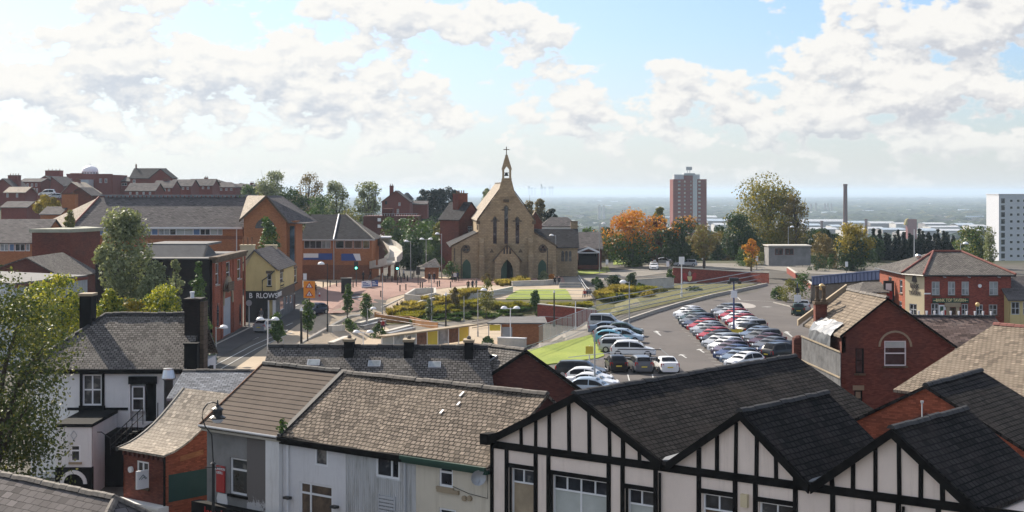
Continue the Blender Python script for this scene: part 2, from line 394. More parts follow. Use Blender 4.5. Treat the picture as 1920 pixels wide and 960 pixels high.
# ------------------------------------------------------------------ mesh building
ORG = {}
def thing(name, label, cat, loc, group=None, rz=0.0):
    o = bpy.data.objects.new(name, None); COL.objects.link(o)
    o.empty_display_size = 0.2
    o.location = loc; o.rotation_euler = (0, 0, rz); o['label'] = label; o['category'] = cat
    if group: o['group'] = group
    ORG[o.name] = Vector(loc)
    return o
def tag(o, label, cat, group=None, kind=None):
    o['label'] = label; o['category'] = cat
    if group: o['group'] = group
    if kind: o['kind'] = kind
    return o
class MB:
    def __init__(s): s.v = []; s.f = []; s.m = []
    def poly(s, pts, m=0):
        b = len(s.v); s.v += [tuple(p) for p in pts]; s.f.append(tuple(range(b, b + len(pts)))); s.m.append(m); return s
    def prism(s, pts, vec, m=0):
        pts = [Vector(p) for p in pts]; vec = Vector(vec); n = len(pts); b = len(s.v)
        nrm = Vector((0, 0, 0))
        for i in range(n): nrm += pts[i].cross(pts[(i + 1) % n])
        if nrm.dot(vec) > 0: pts.reverse()
        s.v += [tuple(p) for p in pts] + [tuple(p + vec) for p in pts]
        s.f.append(tuple(range(b, b + n))); s.m.append(m)
        s.f.append(tuple(b + n + n - 1 - i for i in range(n))); s.m.append(m)
        for i in range(n):
            j = (i + 1) % n
            s.f.append((b + j, b + i, b + n + i, b + n + j)); s.m.append(m)
        return s
    def box(s, x0, x1, y0, y1, z0, z1, m=0, fr=None):
        c = [(x0, y0, z0), (x1, y0, z0), (x1, y1, z0), (x0, y1, z0)]
        if fr: c = [fr(*p) for p in c]
        return s.prism(c, (0, 0, z1 - z0), m)
    def tube(s, pts, rad, n=6, m=0, cap=True):
        pts = [Vector(p) for p in pts]
        if not isinstance(rad, (list, tuple)): rad = [rad] * len(pts)
        b = len(s.v); k = len(pts)
        for i, p in enumerate(pts):
            d = (pts[min(i + 1, k - 1)] - pts[max(i - 1, 0)]).normalized()
            a = Vector((0, 0, 1)) if abs(d.z) < 0.95 else Vector((1, 0, 0))
            e1 = d.cross(a).normalized(); e2 = d.cross(e1)
            for j in range(n):
                t = 2 * math.pi * j / n
                s.v.append(tuple(p + (e1 * math.cos(t) + e2 * math.sin(t)) * rad[i]))
        for i in range(k - 1):
            for j in range(n):
                j2 = (j + 1) % n
                s.f.append((b + i * n + j, b + i * n + j2, b + (i + 1) * n + j2, b + (i + 1) * n + j)); s.m.append(m)
        if cap:
            s.f.append(tuple(b + j for j in range(n))); s.m.append(m)
            s.f.append(tuple(b + (k - 1) * n + n - 1 - j for j in range(n))); s.m.append(m)
        return s
    def lathe(s, c, prof, n=12, m=0):
        c = Vector(c); return s.tube([c + Vector((0, 0, z)) for r, z in prof], [max(r, 1e-3) for r, z in prof], n, m)
    def strip(s, a, b, m=0):             # quads between two point rows
        for i in range(len(a) - 1): s.poly([a[i], a[i + 1], b[i + 1], b[i]], m)
        return s
    def build(s, name, mats, parent=None, loc=None, smooth=False):
        me = bpy.data.meshes.new(name)
        o = Vector(loc) if loc is not None else (ORG[parent.name] if parent is not None else Vector((0, 0, 0)))
        me.from_pydata([(x - o.x, y - o.y, z - o.z) for x, y, z in s.v], [], s.f)
        if isinstance(mats, str): mats = [mats]
        for mm in mats: me.materials.append(MATS[mm])
        if len(mats) > 1: me.polygons.foreach_set('material_index', s.m)
        if smooth: me.polygons.foreach_set('use_smooth', [True] * len(s.f))
        autouv(me, o)
        me.update()
        ob = bpy.data.objects.new(name, me); COL.objects.link(ob)
        if parent is not None: ob.parent = parent
        elif loc is not None: ob.location = loc
        ORG[ob.name] = o
        return ob
def autouv(me, o):
    uv = me.uv_layers.new(name='UVMap')
    out = np.zeros((len(me.loops), 2), np.float32)
    co = [v.co + o for v in me.vertices]
    for p in me.polygons:
        n = p.normal
        h = math.hypot(n.x, n.y)
        u = Vector((-n.y / h, n.x / h, 0)) if h > 1e-3 else Vector((1, 0, 0))
        w = n.cross(u)
        for li in p.loop_indices:
            c = co[me.loops[li].vertex_index]
            out[li] = (c.dot(u), c.dot(w))
    uv.data.foreach_set('uv', out.ravel())
def kids(o): return [c for c in bpy.data.objects if c.parent is o]
_KID = {}
def copy_tree(o, parent=None):
    c = o.copy(); COL.objects.link(c)
    if parent is not None: c.parent = parent
    if o.name not in _KID: _KID[o.name] = list(o.children)
    for ch in _KID[o.name]: copy_tree(ch, c)
    return c
class Fr:
    """wall frame: u along the wall, v into the building, z up"""
    def __init__(s, o, u, v):
        s.o = Vector((o[0], o[1], 0)); s.u = Vector((u[0], u[1], 0)).normalized(); s.v = Vector((v[0], v[1], 0)).normalized()
    def __call__(s, u, v, z): return s.o + s.u * u + s.v * v + Vector((0, 0, z))
    def px(s, px, py, v=0.0):            # picture direction onto the plane v -> (u, z)
        d = Vector(((px - 960) / FPX, 1.0)); p = s.o + s.v * v
        k = (p.x - d.x * p.y) / (d.x * s.u.y - s.u.x)
        Y = p.y + s.u.y * k
        return k, CAMZ + (HOR - py) / FPX * Y
def wall(mb, fr, u0, u1, z0, z1, holes=(), m=0, rec=0.12, v=0.0):
    us = sorted({u0, u1, *[h[0] for h in holes], *[h[1] for h in holes]}); zs = sorted({z0, z1, *[h[2] for h in holes], *[h[3] for h in holes]})
    for a, b in zip(us, us[1:]):
        for c, d in zip(zs, zs[1:]):
            cu, cz = (a + b) / 2, (c + d) / 2
            if cu < u0 or cu > u1 or cz < z0 or cz > z1: continue
            if any(h[0] < cu < h[1] and h[2] < cz < h[3] for h in holes): continue
            mb.poly([fr(a, v, c), fr(b, v, c), fr(b, v, d), fr(a, v, d)], m)
    for h in holes:
        a, b, c, d = h[:4]; w = v + rec + 0.03
        mb.poly([fr(a, v, c), fr(b, v, c), fr(b, w, c), fr(a, w, c)], m); mb.poly([fr(a, v, d), fr(b, v, d), fr(b, w, d), fr(a, w, d)], m)
        mb.poly([fr(a, v, c), fr(a, v, d), fr(a, w, d), fr(a, w, c)], m); mb.poly([fr(b, v, c), fr(b, v, d), fr(b, w, d), fr(b, w, c)], m)
def window(par, fr, h, cols=1, rows=1, mf='upvc', mg='glass', rec=0.12, v=0.0, bar=0.085, sill=None, name='window', splits=None):
    a, b, c, d = h[:4]; mb = MB(); w0, w1 = v + rec - 0.04, v + rec + 0.02
    B = lambda u0, u1, z0, z1: mb.box(u0, u1, w0, w1, z0, z1, 0, fr)
    B(a, a + bar, c, d); B(b - bar, b, c, d); B(a + bar, b - bar, c, c + bar); B(a + bar, b - bar, d - bar, d)
    us = [a + (b - a) * i / cols for i in range(1, cols)]; zs = [c + (d - c) * i / rows for i in range(1, rows)]
    if splits: us = [a + (b - a) * t for t in splits[0]]; zs = [c + (d - c) * t for t in splits[1]]
    hb = bar * 0.5
    zz = [c + bar, *zs, d - bar]
    for z in zs: B(a + bar, b - bar, z - hb, z + hb)
    for u in us:
        for q in range(len(zz) - 1):
            B(u - hb, u + hb, zz[q] + (hb if q else 0), zz[q + 1] - (hb if q < len(zz) - 2 else 0))
    f = mb.build(name, mf, par)
    p = MB().poly([fr(a, v + rec, c), fr(b, v + rec, c), fr(b, v + rec, d), fr(a, v + rec, d)]).build('pane', mg, f)
    if sill:
        MB().box(a - 0.08, b + 0.08, v - 0.10, v + 0.02, c - 0.12, c - 0.002, 0, fr).build('sill', sill, f)
    return f
def slab(mb, pts, t=0.14, m=0): return mb.prism(pts, (0, 0, -t), m)
def ridge_tiles(par, p0, p1, mat='ridge_tile', L=0.45, w=0.16, h=0.12, name='ridge_tiles', jit=0.02):
    p0, p1 = Vector(p0), Vector(p1); n = max(1, int((p1 - p0).length / L)); d = (p1 - p0) / n
    s = Vector((d.y, -d.x, 0)).normalized() * w; mb = MB()
    for i in range(n):
        a = p0 + d * i + Vector((0, 0, random.uniform(-jit, jit))); b = a + d * 0.96
        q = [a + s - Vector((0, 0, h * .55)), a + s * .55 + Vector((0, 0, h * .35)), a + Vector((0, 0, h * .6)), a - s * .55 + Vector((0, 0, h * .35)), a - s - Vector((0, 0, h * .55))]
        mb.prism(q, b - a)
    return mb.build(name, mat, par)
def chimney(par, c, w, d, z0, z1, mat='brick_dark', pots=2, potmat='rust', fr=None, cap='stone_dark', poth=0.5, name='chimney'):
    """stack standing at c (x, y); sub-parts cap and pots"""
    f = fr or Fr((c[0], c[1]), (1, 0), (0, 1))
    mb = MB().box(-w / 2, w / 2, -d / 2, d / 2, z0, z1 - .15, 0, f)
    ch = mb.build(name, mat, par)
    MB().box(-w / 2 - .07, w / 2 + .07, -d / 2 - .07, d / 2 + .07, z1 - .15, z1, 0, f).build('cap', cap, ch)
    for i in range(pots):
        along = (i + .5) / pots - .5
        pu, pv = (along * w, 0) if w >= d else (0, along * d)
        MB().lathe(f(pu, pv, z1), [(.13, 0), (.15, .06), (.11, .1), (.10, poth - .06), (.13, poth - .04), (.13, poth)], 8).build('chimney_pot', potmat, ch)
    return ch
def text_mesh(par, txt, size, origin, u, up, mat, name='lettering', depth=0.02, align='CENTER', sx=1.0, loc=None, bold=0.0):
    cu = bpy.data.curves.new('t', 'FONT'); cu.body = txt; cu.size = size; cu.align_x = align; cu.align_y = 'CENTER'; cu.extrude = depth; cu.offset = bold
    ob = bpy.data.objects.new('t', cu); COL.objects.link(ob)
    dg = bpy.context.evaluated_depsgraph_get()
    me = bpy.data.meshes.new_from_object(ob.evaluated_get(dg)); bpy.data.objects.remove(ob)
    u = Vector(u).normalized(); up = Vector(up).normalized(); nrm = u.cross(up)
    o = ORG[par.name] if par is not None else Vector(loc)
    for v in me.vertices:
        x, y, z = v.co; v.co = Vector(origin) + u * x * sx + up * y + nrm * z - o
    me.materials.clear(); me.materials.append(MATS[mat])
    t = bpy.data.objects.new(name, me); COL.objects.link(t)
    if par is not None: t.parent = par
    else: t.location = loc
    ORG[t.name] = o
    return t
def drape(name, pts, mat, off=0.03, cell=3.0, kind='structure', skirt=0.0):
    bm = bmesh.new(); vs_ = [bm.verts.new((p[0], p[1], 0)) for p in pts]; bm.faces.new(vs_)
    bmesh.ops.triangulate(bm, faces=bm.faces[:])
    xs = [p[0] for p in pts]; ys = [p[1] for p in pts]
    for ax, lo, hi in ((0, min(xs), max(xs)), (1, min(ys), max(ys))):
        k = math.ceil(lo / cell)
        while k * cell < hi:
            co = [0, 0, 0]; no = [0, 0, 0]; co[ax] = k * cell; no[ax] = 1
            bmesh.ops.bisect_plane(bm, geom=bm.verts[:] + bm.edges[:] + bm.faces[:], plane_co=co, plane_no=no, dist=1e-4)
            k += 1
    c = Vector((sum(xs) / len(xs), sum(ys) / len(ys), 0))
    for v in bm.verts: v.co.z = ground_z(v.co.x, v.co.y) + off
    if skirt:
        r = bmesh.ops.extrude_edge_only(bm, edges=[e for e in bm.edges if e.is_boundary])
        for v in r['geom']:
            if isinstance(v, bmesh.types.BMVert): v.co.z -= skirt
    for v in bm.verts: v.co -= c
    bmesh.ops.recalc_face_normals(bm, faces=bm.faces[:])
    me = bpy.data.meshes.new(name); bm.to_mesh(me); bm.free(); me.materials.append(MATS[mat]); autouv(me, c)
    o = bpy.data.objects.new(name, me); o.location = c; COL.objects.link(o)
    if kind: o['kind'] = kind
    ORG[o.name] = c
    return o
def ribbon(pts, w0, w1):                 # a band beside a ground line: offsets w0..w1 to its right
    P = [Vector((p[0], p[1], 0)) for p in pts]; L, Rr = [], []
    for i, p in enumerate(P):
        d = (P[min(i + 1, len(P) - 1)] - P[max(i - 1, 0)]).normalized(); n = Vector((d.y, -d.x, 0))
        L.append(p + n * w0); Rr.append(p + n * w1)
    return L + Rr[::-1]

# ------------------------------------------------------------------ foliage
def leaf_mesh(name, centers, size, mat, normals=None, asp=0.62, jitter=0.9):
    """one small quad per centre"""
    n = len(centers); c = np.asarray(centers, np.float32)
    a = rng.normal(size=(n, 3)); a /= np.linalg.norm(a, axis=1)[:, None]
    if normals is not None:
        a = a * jitter + np.asarray(normals) * 0.9; a /= np.linalg.norm(a, axis=1)[:, None]
    b = rng.normal(size=(n, 3)); b -= (b * a).sum(1)[:, None] * a; b /= np.linalg.norm(b, axis=1)[:, None]
    d = np.cross(a, b)
    s = (size * rng.uniform(0.6, 1.35, n))[:, None]
    b = b * s * 0.5; d = d * s * 0.5 * asp
    v = np.empty((n, 4, 3), np.float32)
    v[:, 0] = c - b; v[:, 1] = c - d * 1.0; v[:, 2] = c + b; v[:, 3] = c + d * 1.0
    me = bpy.data.meshes.new(name)
    me.vertices.add(n * 4); me.vertices.foreach_set('co', v.ravel())
    me.loops.add(n * 4); me.loops.foreach_set('vertex_index', np.arange(n * 4, dtype=np.int32))
    me.polygons.add(n); me.polygons.foreach_set('loop_start', np.arange(0, n * 4, 4, dtype=np.int32))
    me.update(calc_edges=True)
    me.materials.append(MATS[mat] if isinstance(mat, str) else mat)
    return me
def crown_points(cx, cz_lo, cz_hi, rx, n, shape='round', clumps=18, seed=0, ry=None, thin=0.0):
    """leaf centres (relative to the trunk base) gathered in clumps through a crown volume"""
    g = np.random.default_rng(seed); ry = ry or rx
    H = cz_hi - cz_lo; pts = []; nr = []; cl = []
    while len(cl) < clumps:
        t = g.uniform(0, 1)
        if shape == 'round': w = math.sqrt(max(0, 1 - (2 * t - 1) ** 2)) * (1 if t > .35 else .95)
        elif shape == 'cone': w = (1 - t) ** 0.8 * 0.95 + 0.04
        elif shape == 'col': w = (math.sin(math.pi * min(1, t * .94 + .06))) ** 0.5 * (1.0 - .35 * t)
        elif shape == 'vase': w = (0.35 + 0.75 * t) * math.sqrt(max(0, 1 - max(0, (t - .55) / .45) ** 2)) + .05
        elif shape == 'mound': w = math.sqrt(max(0, 1 - t * t))
        r = math.sqrt(g.uniform(0.0, 1)) * w; th = g.uniform(0, 2 * math.pi)
        k = g.uniform(.75, 1.12)
        cl.append((r * math.cos(th) * rx * k, r * math.sin(th) * ry * k, cz_lo + t * H, (0.50 if shape != 'cone' else .34) * min(rx, H / 2) * g.uniform(.55, 1.1) * (1 - .35 * t if shape == 'cone' else 1)))
    n = int(n * 1.5); fill = {'cone': .55, 'col': .45, 'mound': .35}.get(shape, .25); nf = int(n * fill); m = max(4, (n - nf) // clumps)
    for (x, y, z, r) in cl:
        d = g.normal(size=(m, 3)); d /= np.linalg.norm(d, axis=1)[:, None]
        rr = r * g.uniform(0.35, 1.0, m) ** 0.6
        p = d * rr[:, None] * np.array([1, 1, .78]) + np.array([x, y, z])
        pts.append(p); nr.append(d)
    t = g.uniform(0, 1, nf * 3); th = g.uniform(0, 2 * math.pi, nf * 3)
    if shape == 'cone': w = (1 - t) ** .85 * .95 + .03; keep = g.uniform(size=nf * 3) < w
    elif shape == 'col': w = np.sin(np.pi * np.minimum(1, t * .94 + .06)) ** .5 * (1 - .35 * t); keep = g.uniform(size=nf * 3) < w
    elif shape == 'mound': w = np.sqrt(1 - t * t); keep = g.uniform(size=nf * 3) < w
    elif shape == 'vase': w = (.35 + .75 * t) * np.sqrt(np.maximum(0, 1 - np.maximum(0, (t - .55) / .45) ** 2)) + .05; keep = g.uniform(size=nf * 3) < w
    else: w = np.sqrt(np.maximum(0, 1 - (2 * t - 1) ** 2)); keep = g.uniform(size=nf * 3) < w * w
    t, th, w = t[keep][:nf], th[keep][:nf], w[keep][:nf]; r = w * np.sqrt(g.uniform(.15, 1, len(t))) * (.88 + .10 * np.sin(th * 3 + t * 9))
    pts.append(np.stack([r * np.cos(th) * rx, r * np.sin(th) * ry, cz_lo + t * H], 1)); nr.append(np.stack([np.cos(th), np.sin(th), t * .8], 1))
    return np.concatenate(pts) + np.array([cx, 0, 0]), np.concatenate(nr), cl
def tree(name, label, base, h, rx, mat, n=2200, leaf=0.4, shape='round', clumps=20, lo=0.22, trunk=None, group=None, seed=1, bark='bark', cat='tree', ry=None, mat2=None, f2=0.0, top2=None, cx=0.0, limbs=7, dead=0):
    base = Vector(base); t = thing(name, label, cat, base, group)
    pts, nr, cl = crown_points(cx, h * lo, h, rx, n, shape, clumps, seed, ry)
    if mat2:
        g = np.random.default_rng(seed + 5)
        if top2 is not None:
            sel = (pts[:, 2] / h + g.normal(0, .11, len(pts)) + 0.16 * np.sin(pts[:, 0] * 1.3 + pts[:, 1]) > top2)
        else: sel = g.uniform(size=len(pts)) < f2
    else: sel = np.zeros(len(pts), bool)
    for k, (s_, mm) in enumerate(((~sel, mat), (sel, mat2))):
        if s_.sum() == 0: continue
        me = leaf_mesh('crown', pts[s_], leaf, mm, nr[s_])
        o = bpy.data.objects.new('crown', me); COL.objects.link(o); o.parent = t
    r0 = trunk or h * 0.022
    mb = MB(); ht = h * (lo + .25)
    rq = random.Random(seed)
    mb.tube([base + Vector((0, 0, -.3)), base + Vector((rq.uniform(-.1, .1), 0, ht * .5)), base + Vector((cx * .4, 0, ht)), base + Vector((cx, 0, h * .85))], [r0 * 1.25, r0, r0 * .75, r0 * .15], 7)
    for (x, y, z, r) in sorted(cl, key=lambda q: -q[3])[:limbs]:
        z0 = max(h * lo * .7, z * .55)
        mb.tube([base + Vector((0, 0, z0)), base + Vector((x * .45, y * .45, z0 + (z - z0) * .6)), base + Vector((x, y, z))], [r0 * .5, r0 * .32, r0 * .08], 5)
    for k in range(dead):
        th = rq.uniform(0, 6.28); e = Vector((math.cos(th) * rx * .6, math.sin(th) * rx * .6, h * rq.uniform(.85, 1.08)))
        mb.tube([base + Vector((0, 0, h * .5)), base + e * .75 + Vector((0, 0, .3)), base + e], [r0 * .3, r0 * .16, r0 * .05], 4)
    mb.build('trunk', bark, t)
    return t
def shrub(name, label, base, h, rx, mat, n=500, leaf=0.25, group=None, seed=3, shape='mound', cat='shrub', ry=None):
    pts, nr, cl = crown_points(0, 0.05 * h, h, rx, n, shape, 9, seed, ry)
    me = leaf_mesh(name, pts, leaf, mat, nr)
    o = bpy.data.objects.new(name, me); COL.objects.link(o); o.location = base
    return tag(o, label, cat, group)
ORD = ['first', 'second', 'third', 'fourth', 'fifth', 'sixth', 'seventh', 'eighth', 'ninth', 'tenth', 'eleventh', 'twelfth', 'thirteenth', 'fourteenth', 'fifteenth', 'sixteenth', 'seventeenth', 'eighteenth', 'nineteenth', 'twentieth',
       'twenty first', 'twenty second', 'twenty third', 'twenty fourth', 'twenty fifth', 'twenty sixth', 'twenty seventh', 'twenty eighth', 'twenty ninth', 'thirtieth']

# ------------------------------------------------------------------ terrain and surfaces
def asphalt(name, c, var=0.18, warm=None):
    m, t = newmat(name); setp(t, 0.9, 0, 0.2)
    tcn = t.add('ShaderNodeTexCoord')
    n = t.noise(tcn.outputs['Object'], 0.12, 6, 0.6); n2 = t.noise(tcn.outputs['Object'], 1.6, 5, 0.7)
    col = t.ramp(n, [(0.3, sc(c, 1 - var)), (0.55, c), (0.75, warm or sc(c, 1 + var))])
    t.link(t.mix(t.math('MULTIPLY', t.smooth(n2, .45, .75), .3), col, sc(c, 0.65)), t.b.inputs['Base Color'])
    n3 = t.noise(tcn.outputs['Object'], .16, 2, .4); n4 = t.noise(tcn.outputs['Object'], .9, 3, .5); b_ = t.b.inputs['Base Color'].links[0].from_socket
    b_ = t.mix(t.math('MULTIPLY', t.smooth(n3, .60, .615), .3), b_, sc(c, .55)); t.link(t.mix(t.math('MULTIPLY', t.smooth(n4, .68, .74), .5), b_, sc(c, .4)), t.b.inputs['Base Color'])
asphalt('asphalt', (0.125, 0.112, 0.104), warm=(0.155, 0.138, 0.125))
asphalt('road', (0.085, 0.082, 0.080))
asphalt('pavement', (0.24, 0.22, 0.19))
asphalt('paving_buff', (0.44, 0.355, 0.255), 0.12)
asphalt('paving_red', (0.33, 0.205, 0.165), 0.14)
asphalt('paint', (0.55, 0.55, 0.53), 0.12)
asphalt('ballast', (0.17, 0.15, 0.125), 0.2)
def lawnmat(name, a, b):
    m, t = newmat(name); setp(t, 0.8, 0, 0.2)
    tcn = t.add('ShaderNodeTexCoord')
    n = t.noise(tcn.outputs['Object'], 0.22, 5, 0.6); n2 = t.noise(tcn.outputs['Object'], 4.0, 4, 0.7)
    col = t.ramp(n, [(0.3, a), (0.7, b)])
    t.link(t.mix(t.math('MULTIPLY', t.smooth(n2, .4, .7), .5), col, sc(a, .55)), t.b.inputs['Base Color'])
    bump(t, n2, .5, .04)
lawnmat('lawn', (0.20, 0.26, 0.035), (0.31, 0.36, 0.055))
lawnmat('bank', (0.10, 0.10, 0.03), (0.17, 0.15, 0.05))
lawnmat('verge', (0.09, 0.12, 0.03), (0.17, 0.18, 0.05))
# terrain material: town ground near, mottled fields, woods and streets farther off
m, t = newmat('terrain'); setp(t, 0.95, 0, 0.1)
tcn = t.add('ShaderNodeTexCoord'); sp = t.add('ShaderNodeSeparateXYZ'); t.link(tcn.outputs['Object'], sp.inputs[0])
near = t.ramp(t.noise(tcn.outputs['Object'], 0.15, 5, .6), [(.3, (.085, .080, .072)), (.7, (.15, .138, .12))])
mid = t.ramp(t.noise(tcn.outputs['Object'], 0.05, 5, .6), [(.35, (.03, .042, .015)), (.65, (.08, .085, .03))])
fn = t.noise(tcn.outputs['Object'], 0.0022, 8, .68)
fn2 = t.noise(tcn.outputs['Object'], 0.012, 4, .7)
far = t.ramp(fn, [(.32, (.035, .048, .020)), (.46, (.075, .092, .036)), (.56, (.14, .15, .065)), (.70, (.21, .19, .11))])
far = t.mix(t.smooth(fn2, .62, .74), far, (.30, .27, .23))
c1 = t.mix(t.smooth(sp.outputs[1], 300, 345), near, mid)
c2 = t.mix(t.smooth(sp.outputs[1], 700, 1500), c1, far)
t.link(c2, t.b.inputs['Base Color'])

def grid_lines(segs):
    out = []
    for a, b, s in segs:
        n = max(1, round((b - a) / s)); out += [a + (b - a) * i / n for i in range(n)]
    out.append(segs[-1][1]); return out
def geo(a, b, k):
    o = [a]
    while o[-1] < b: o.append(o[-1] * k + 3)
    o[-1] = b; return o
gy = grid_lines([(-200, 0, 40), (0, 345, 3)]) + geo(351, 45000, 1.04)[0:]
gxp = grid_lines([(0, 78, 3)]) + geo(84, 26000, 1.10)
gx = [-v for v in gxp[::-1]][:-1] + gxp
nx, ny = len(gx), len(gy)
verts = [(x, y, ground_z(x, y)) for y in gy for x in gx]
faces = [(j * nx + i, j * nx + i + 1, (j + 1) * nx + i + 1, (j + 1) * nx + i) for j in range(ny - 1) for i in range(nx - 1)]
me = bpy.data.meshes.new('ground'); me.from_pydata(verts, [], faces); me.materials.append(MATS['terrain'])
me.polygons.foreach_set('use_smooth', [True] * len(faces))
go = bpy.data.objects.new('ground', me); COL.objects.link(go); go['kind'] = 'structure'

# haze over the plain
mh = bpy.data.materials.new('haze_air'); mh.use_nodes = True
th = NT(mh.node_tree); th.n.clear()
oh = th.add('ShaderNodeOutputMaterial'); pv = th.add('ShaderNodeVolumePrincipled')
pv.inputs['Color'].default_value = (0.68, 0.84, 1.0, 1)
pv.inputs['Density'].default_value = HAZE = 0.000095
pv.inputs['Anisotropy'].default_value = 0.2
th.link(pv.outputs[0], oh.inputs['Volume']); MATS['haze_air'] = mh
hb = MB().box(-26500, 26500, -230, 45500, -70, 40).build('haze', 'haze_air', None, (0, 0, 0)); hb['kind'] = 'stuff'
hb['label'] = 'thin blue haze lying over the plain'

def gp(*pp): return [G(*p) for p in pp]
# roads and paving (picture points give the places on the ground)
drape('car_park_surface', gp((1178, 603), (1290, 570), (1420, 548), (1440, 534), (1500, 532), (1560, 540), (1700, 548), (1760, 640), (1640, 760), (1500, 880), (1000, 880), (900, 760), (985, 700), (1062, 690), (1100, 672), (1118, 640), (1120, 625)), 'asphalt', 0.03)
lawn_pts = gp((975, 662), (1040, 646), (1108, 629), (1118, 632), (1133, 668), (1120, 673), (1038, 683), (985, 690), (955, 690))
drape('car_park_lawn', lawn_pts, 'lawn', 0.10, skirt=0.15)
drape('plaza_paving', gp((600, 524), (735, 519), (850, 520), (1050, 528), (1060, 545), (880, 560), (800, 570), (735, 590), (690, 612), (620, 640), (520, 660), (450, 720), (400, 720), (560, 608), (640, 578), (640, 545), (560, 540)), 'paving_buff', 0.04)
drape('street', gp((340, 760), (395, 680), (470, 640), (600, 578), (660, 556), (740, 537), (775, 532), (770, 526), (700, 530), (560, 566), (470, 607), (380, 660), (300, 740)), 'road', 0.06)
drape('junction_paving', gp((575, 550), (640, 530), (740, 522), (860, 523), (880, 535), (800, 545), (730, 560), (680, 580), (640, 588), (600, 592), (575, 583)), 'paving_red', 0.085)
drape('church_forecourt', gp((840, 524), (1000, 520), (1055, 520), (1060, 531), (990, 535), (830, 536)), 'paving_red', 0.10)
drape('church_road', gp((1050, 521), (1120, 514), (1180, 505), (1230, 493), (1330, 494), (1460, 494), (1660, 505), (1660, 517), (1500, 513), (1440, 505), (1300, 505), (1200, 519), (1130, 526), (1060, 532)), 'pavement', 0.05)
drape('church_lawn', gp((1052, 517), (1068, 503), (1140, 501), (1145, 510), (1100, 516)), 'lawn', 0.08)
drape('church_verge', gp((1150, 497), (1195, 495), (1215, 492), (1215, 489), (1150, 489)), 'lawn', 0.08)
drape('terrace_lawn', gp((948, 562), (975, 544), (1060, 543), (1072, 562)), 'lawn', 0.12, skirt=0.12)
drape('corner_lawn', gp((838, 560), (850, 543), (885, 541), (912, 548), (885, 558)), 'lawn', 0.12, skirt=0.12)
drape('terrace_paving', gp((905, 562), (940, 542), (1060, 541), (1092, 540), (1112, 562)), 'paving_buff', 0.06)
drape('platform', gp((470, 690), (690, 606), (980, 606), (1010, 640), (900, 665), (600, 700)), 'paving_buff', 0.05)
drape('tram_track', gp((720, 612), (920, 598), (1120, 583), (1118, 590), (930, 607), (740, 624)), 'ballast', 0.08)
drape('planting_bank', gp((690, 602), (760, 585), (860, 566), (905, 563), (1112, 565), (1118, 580), (920, 597), (760, 608)), 'bank', 0.05)
drape('ramp_bank', gp((1118, 600), (1118, 562), (1135, 543), (1200, 538), (1262, 533), (1420, 533), (1340, 552), (1268, 566), (1165, 590)), 'bank', 0.06)
drape('lower_path', gp((1000, 700), (1120, 626), (1118, 608), (1000, 645), (950, 690)), 'pavement', 0.05)
# car park markings
def marking(pts, w=0.12, name='road_marking'):
    return drape(name, ribbon([G(*p) for p in pts], -w / 2, w / 2), 'paint', 0.045)
def arrow(p0, p1, bend=None, w=0.16):
    a, b = G(*p0), G(*p1); a.z = b.z = 0; d = (b - a).normalized(); n = Vector((d.y, -d.x, 0)); q = b - d * 0.9
    pts = [a + n * w / 2, q + n * w / 2, q + n * .42, b, q - n * .42, q - n * w / 2, a - n * w / 2]
    return drape('road_marking', pts, 'paint', 0.045)
arrow((1239, 630), (1230, 621)); arrow((1287, 672), (1276, 665)); arrow((1485, 632), (1474, 622)); arrow((1320, 662), (1310, 655))
cc = G(1391, 573)
drape('road_marking', [cc + Vector((1.8 * math.cos(a * .314), 4.6 * math.sin(a * .314), 0)) for a in range(20)], 'circle_paint', 0.045)
marking([(1383, 558), (1388, 563), (1400, 564), (1430, 565), (1452, 566)], .14)
marking([(1344, 573), (1358, 577)]); marking([(1365, 567), (1398, 568)], .1)
arrow((1428, 576), (1449, 576))
for i in range(16):
    f = i / 15.0; px = 1262 + (1345 - 1262) * f; py = 600 + (690 - 600) * f
    marking([(px, py), (px + 14, py + 1.2 - .8 * f)], .10)
for i in range(4):
    marking([(1136 + i * 46, 722), (1131 + i * 46, 703)], .1)
# street markings
marking([(395, 690), (470, 650), (540, 619)], .15); marking([(408, 696), (480, 655), (548, 624)], .12)
for i in range(5): marking([(440 + i * 32, 652 - i * 13.5), (453 + i * 32, 646.5 - i * 13.5)], .14)
for i in range(9): marking([(605 + i * 9, 566 - i * 1.2), (612 + i * 9, 565 - i * 1.2)], .5)
# kerbs of the street and the car park
def kerb(pts, h=0.13, w=0.2, mat='concrete', name='kerb'):
    P = [G(*p) for p in pts]; q = ribbon(P, 0, w)
    o = drape(name, q, mat, h, skirt=h + .1); return o
kerb([(440, 728), (560, 645), (655, 592), (700, 580), (760, 556)])
kerb([(360, 668), (470, 614), (560, 572)])
kerb([(1452, 568), (1500, 580), (1560, 590)])

# ------------------------------------------------------------------ foreground street
ST = Fr((0, 59.45), (.776, -.631), (.631, .776))
def roof_part(par, pts, mat, t=0.14, name='roof'):
    return slab(MB(), pts, t).build(name, mat, par)
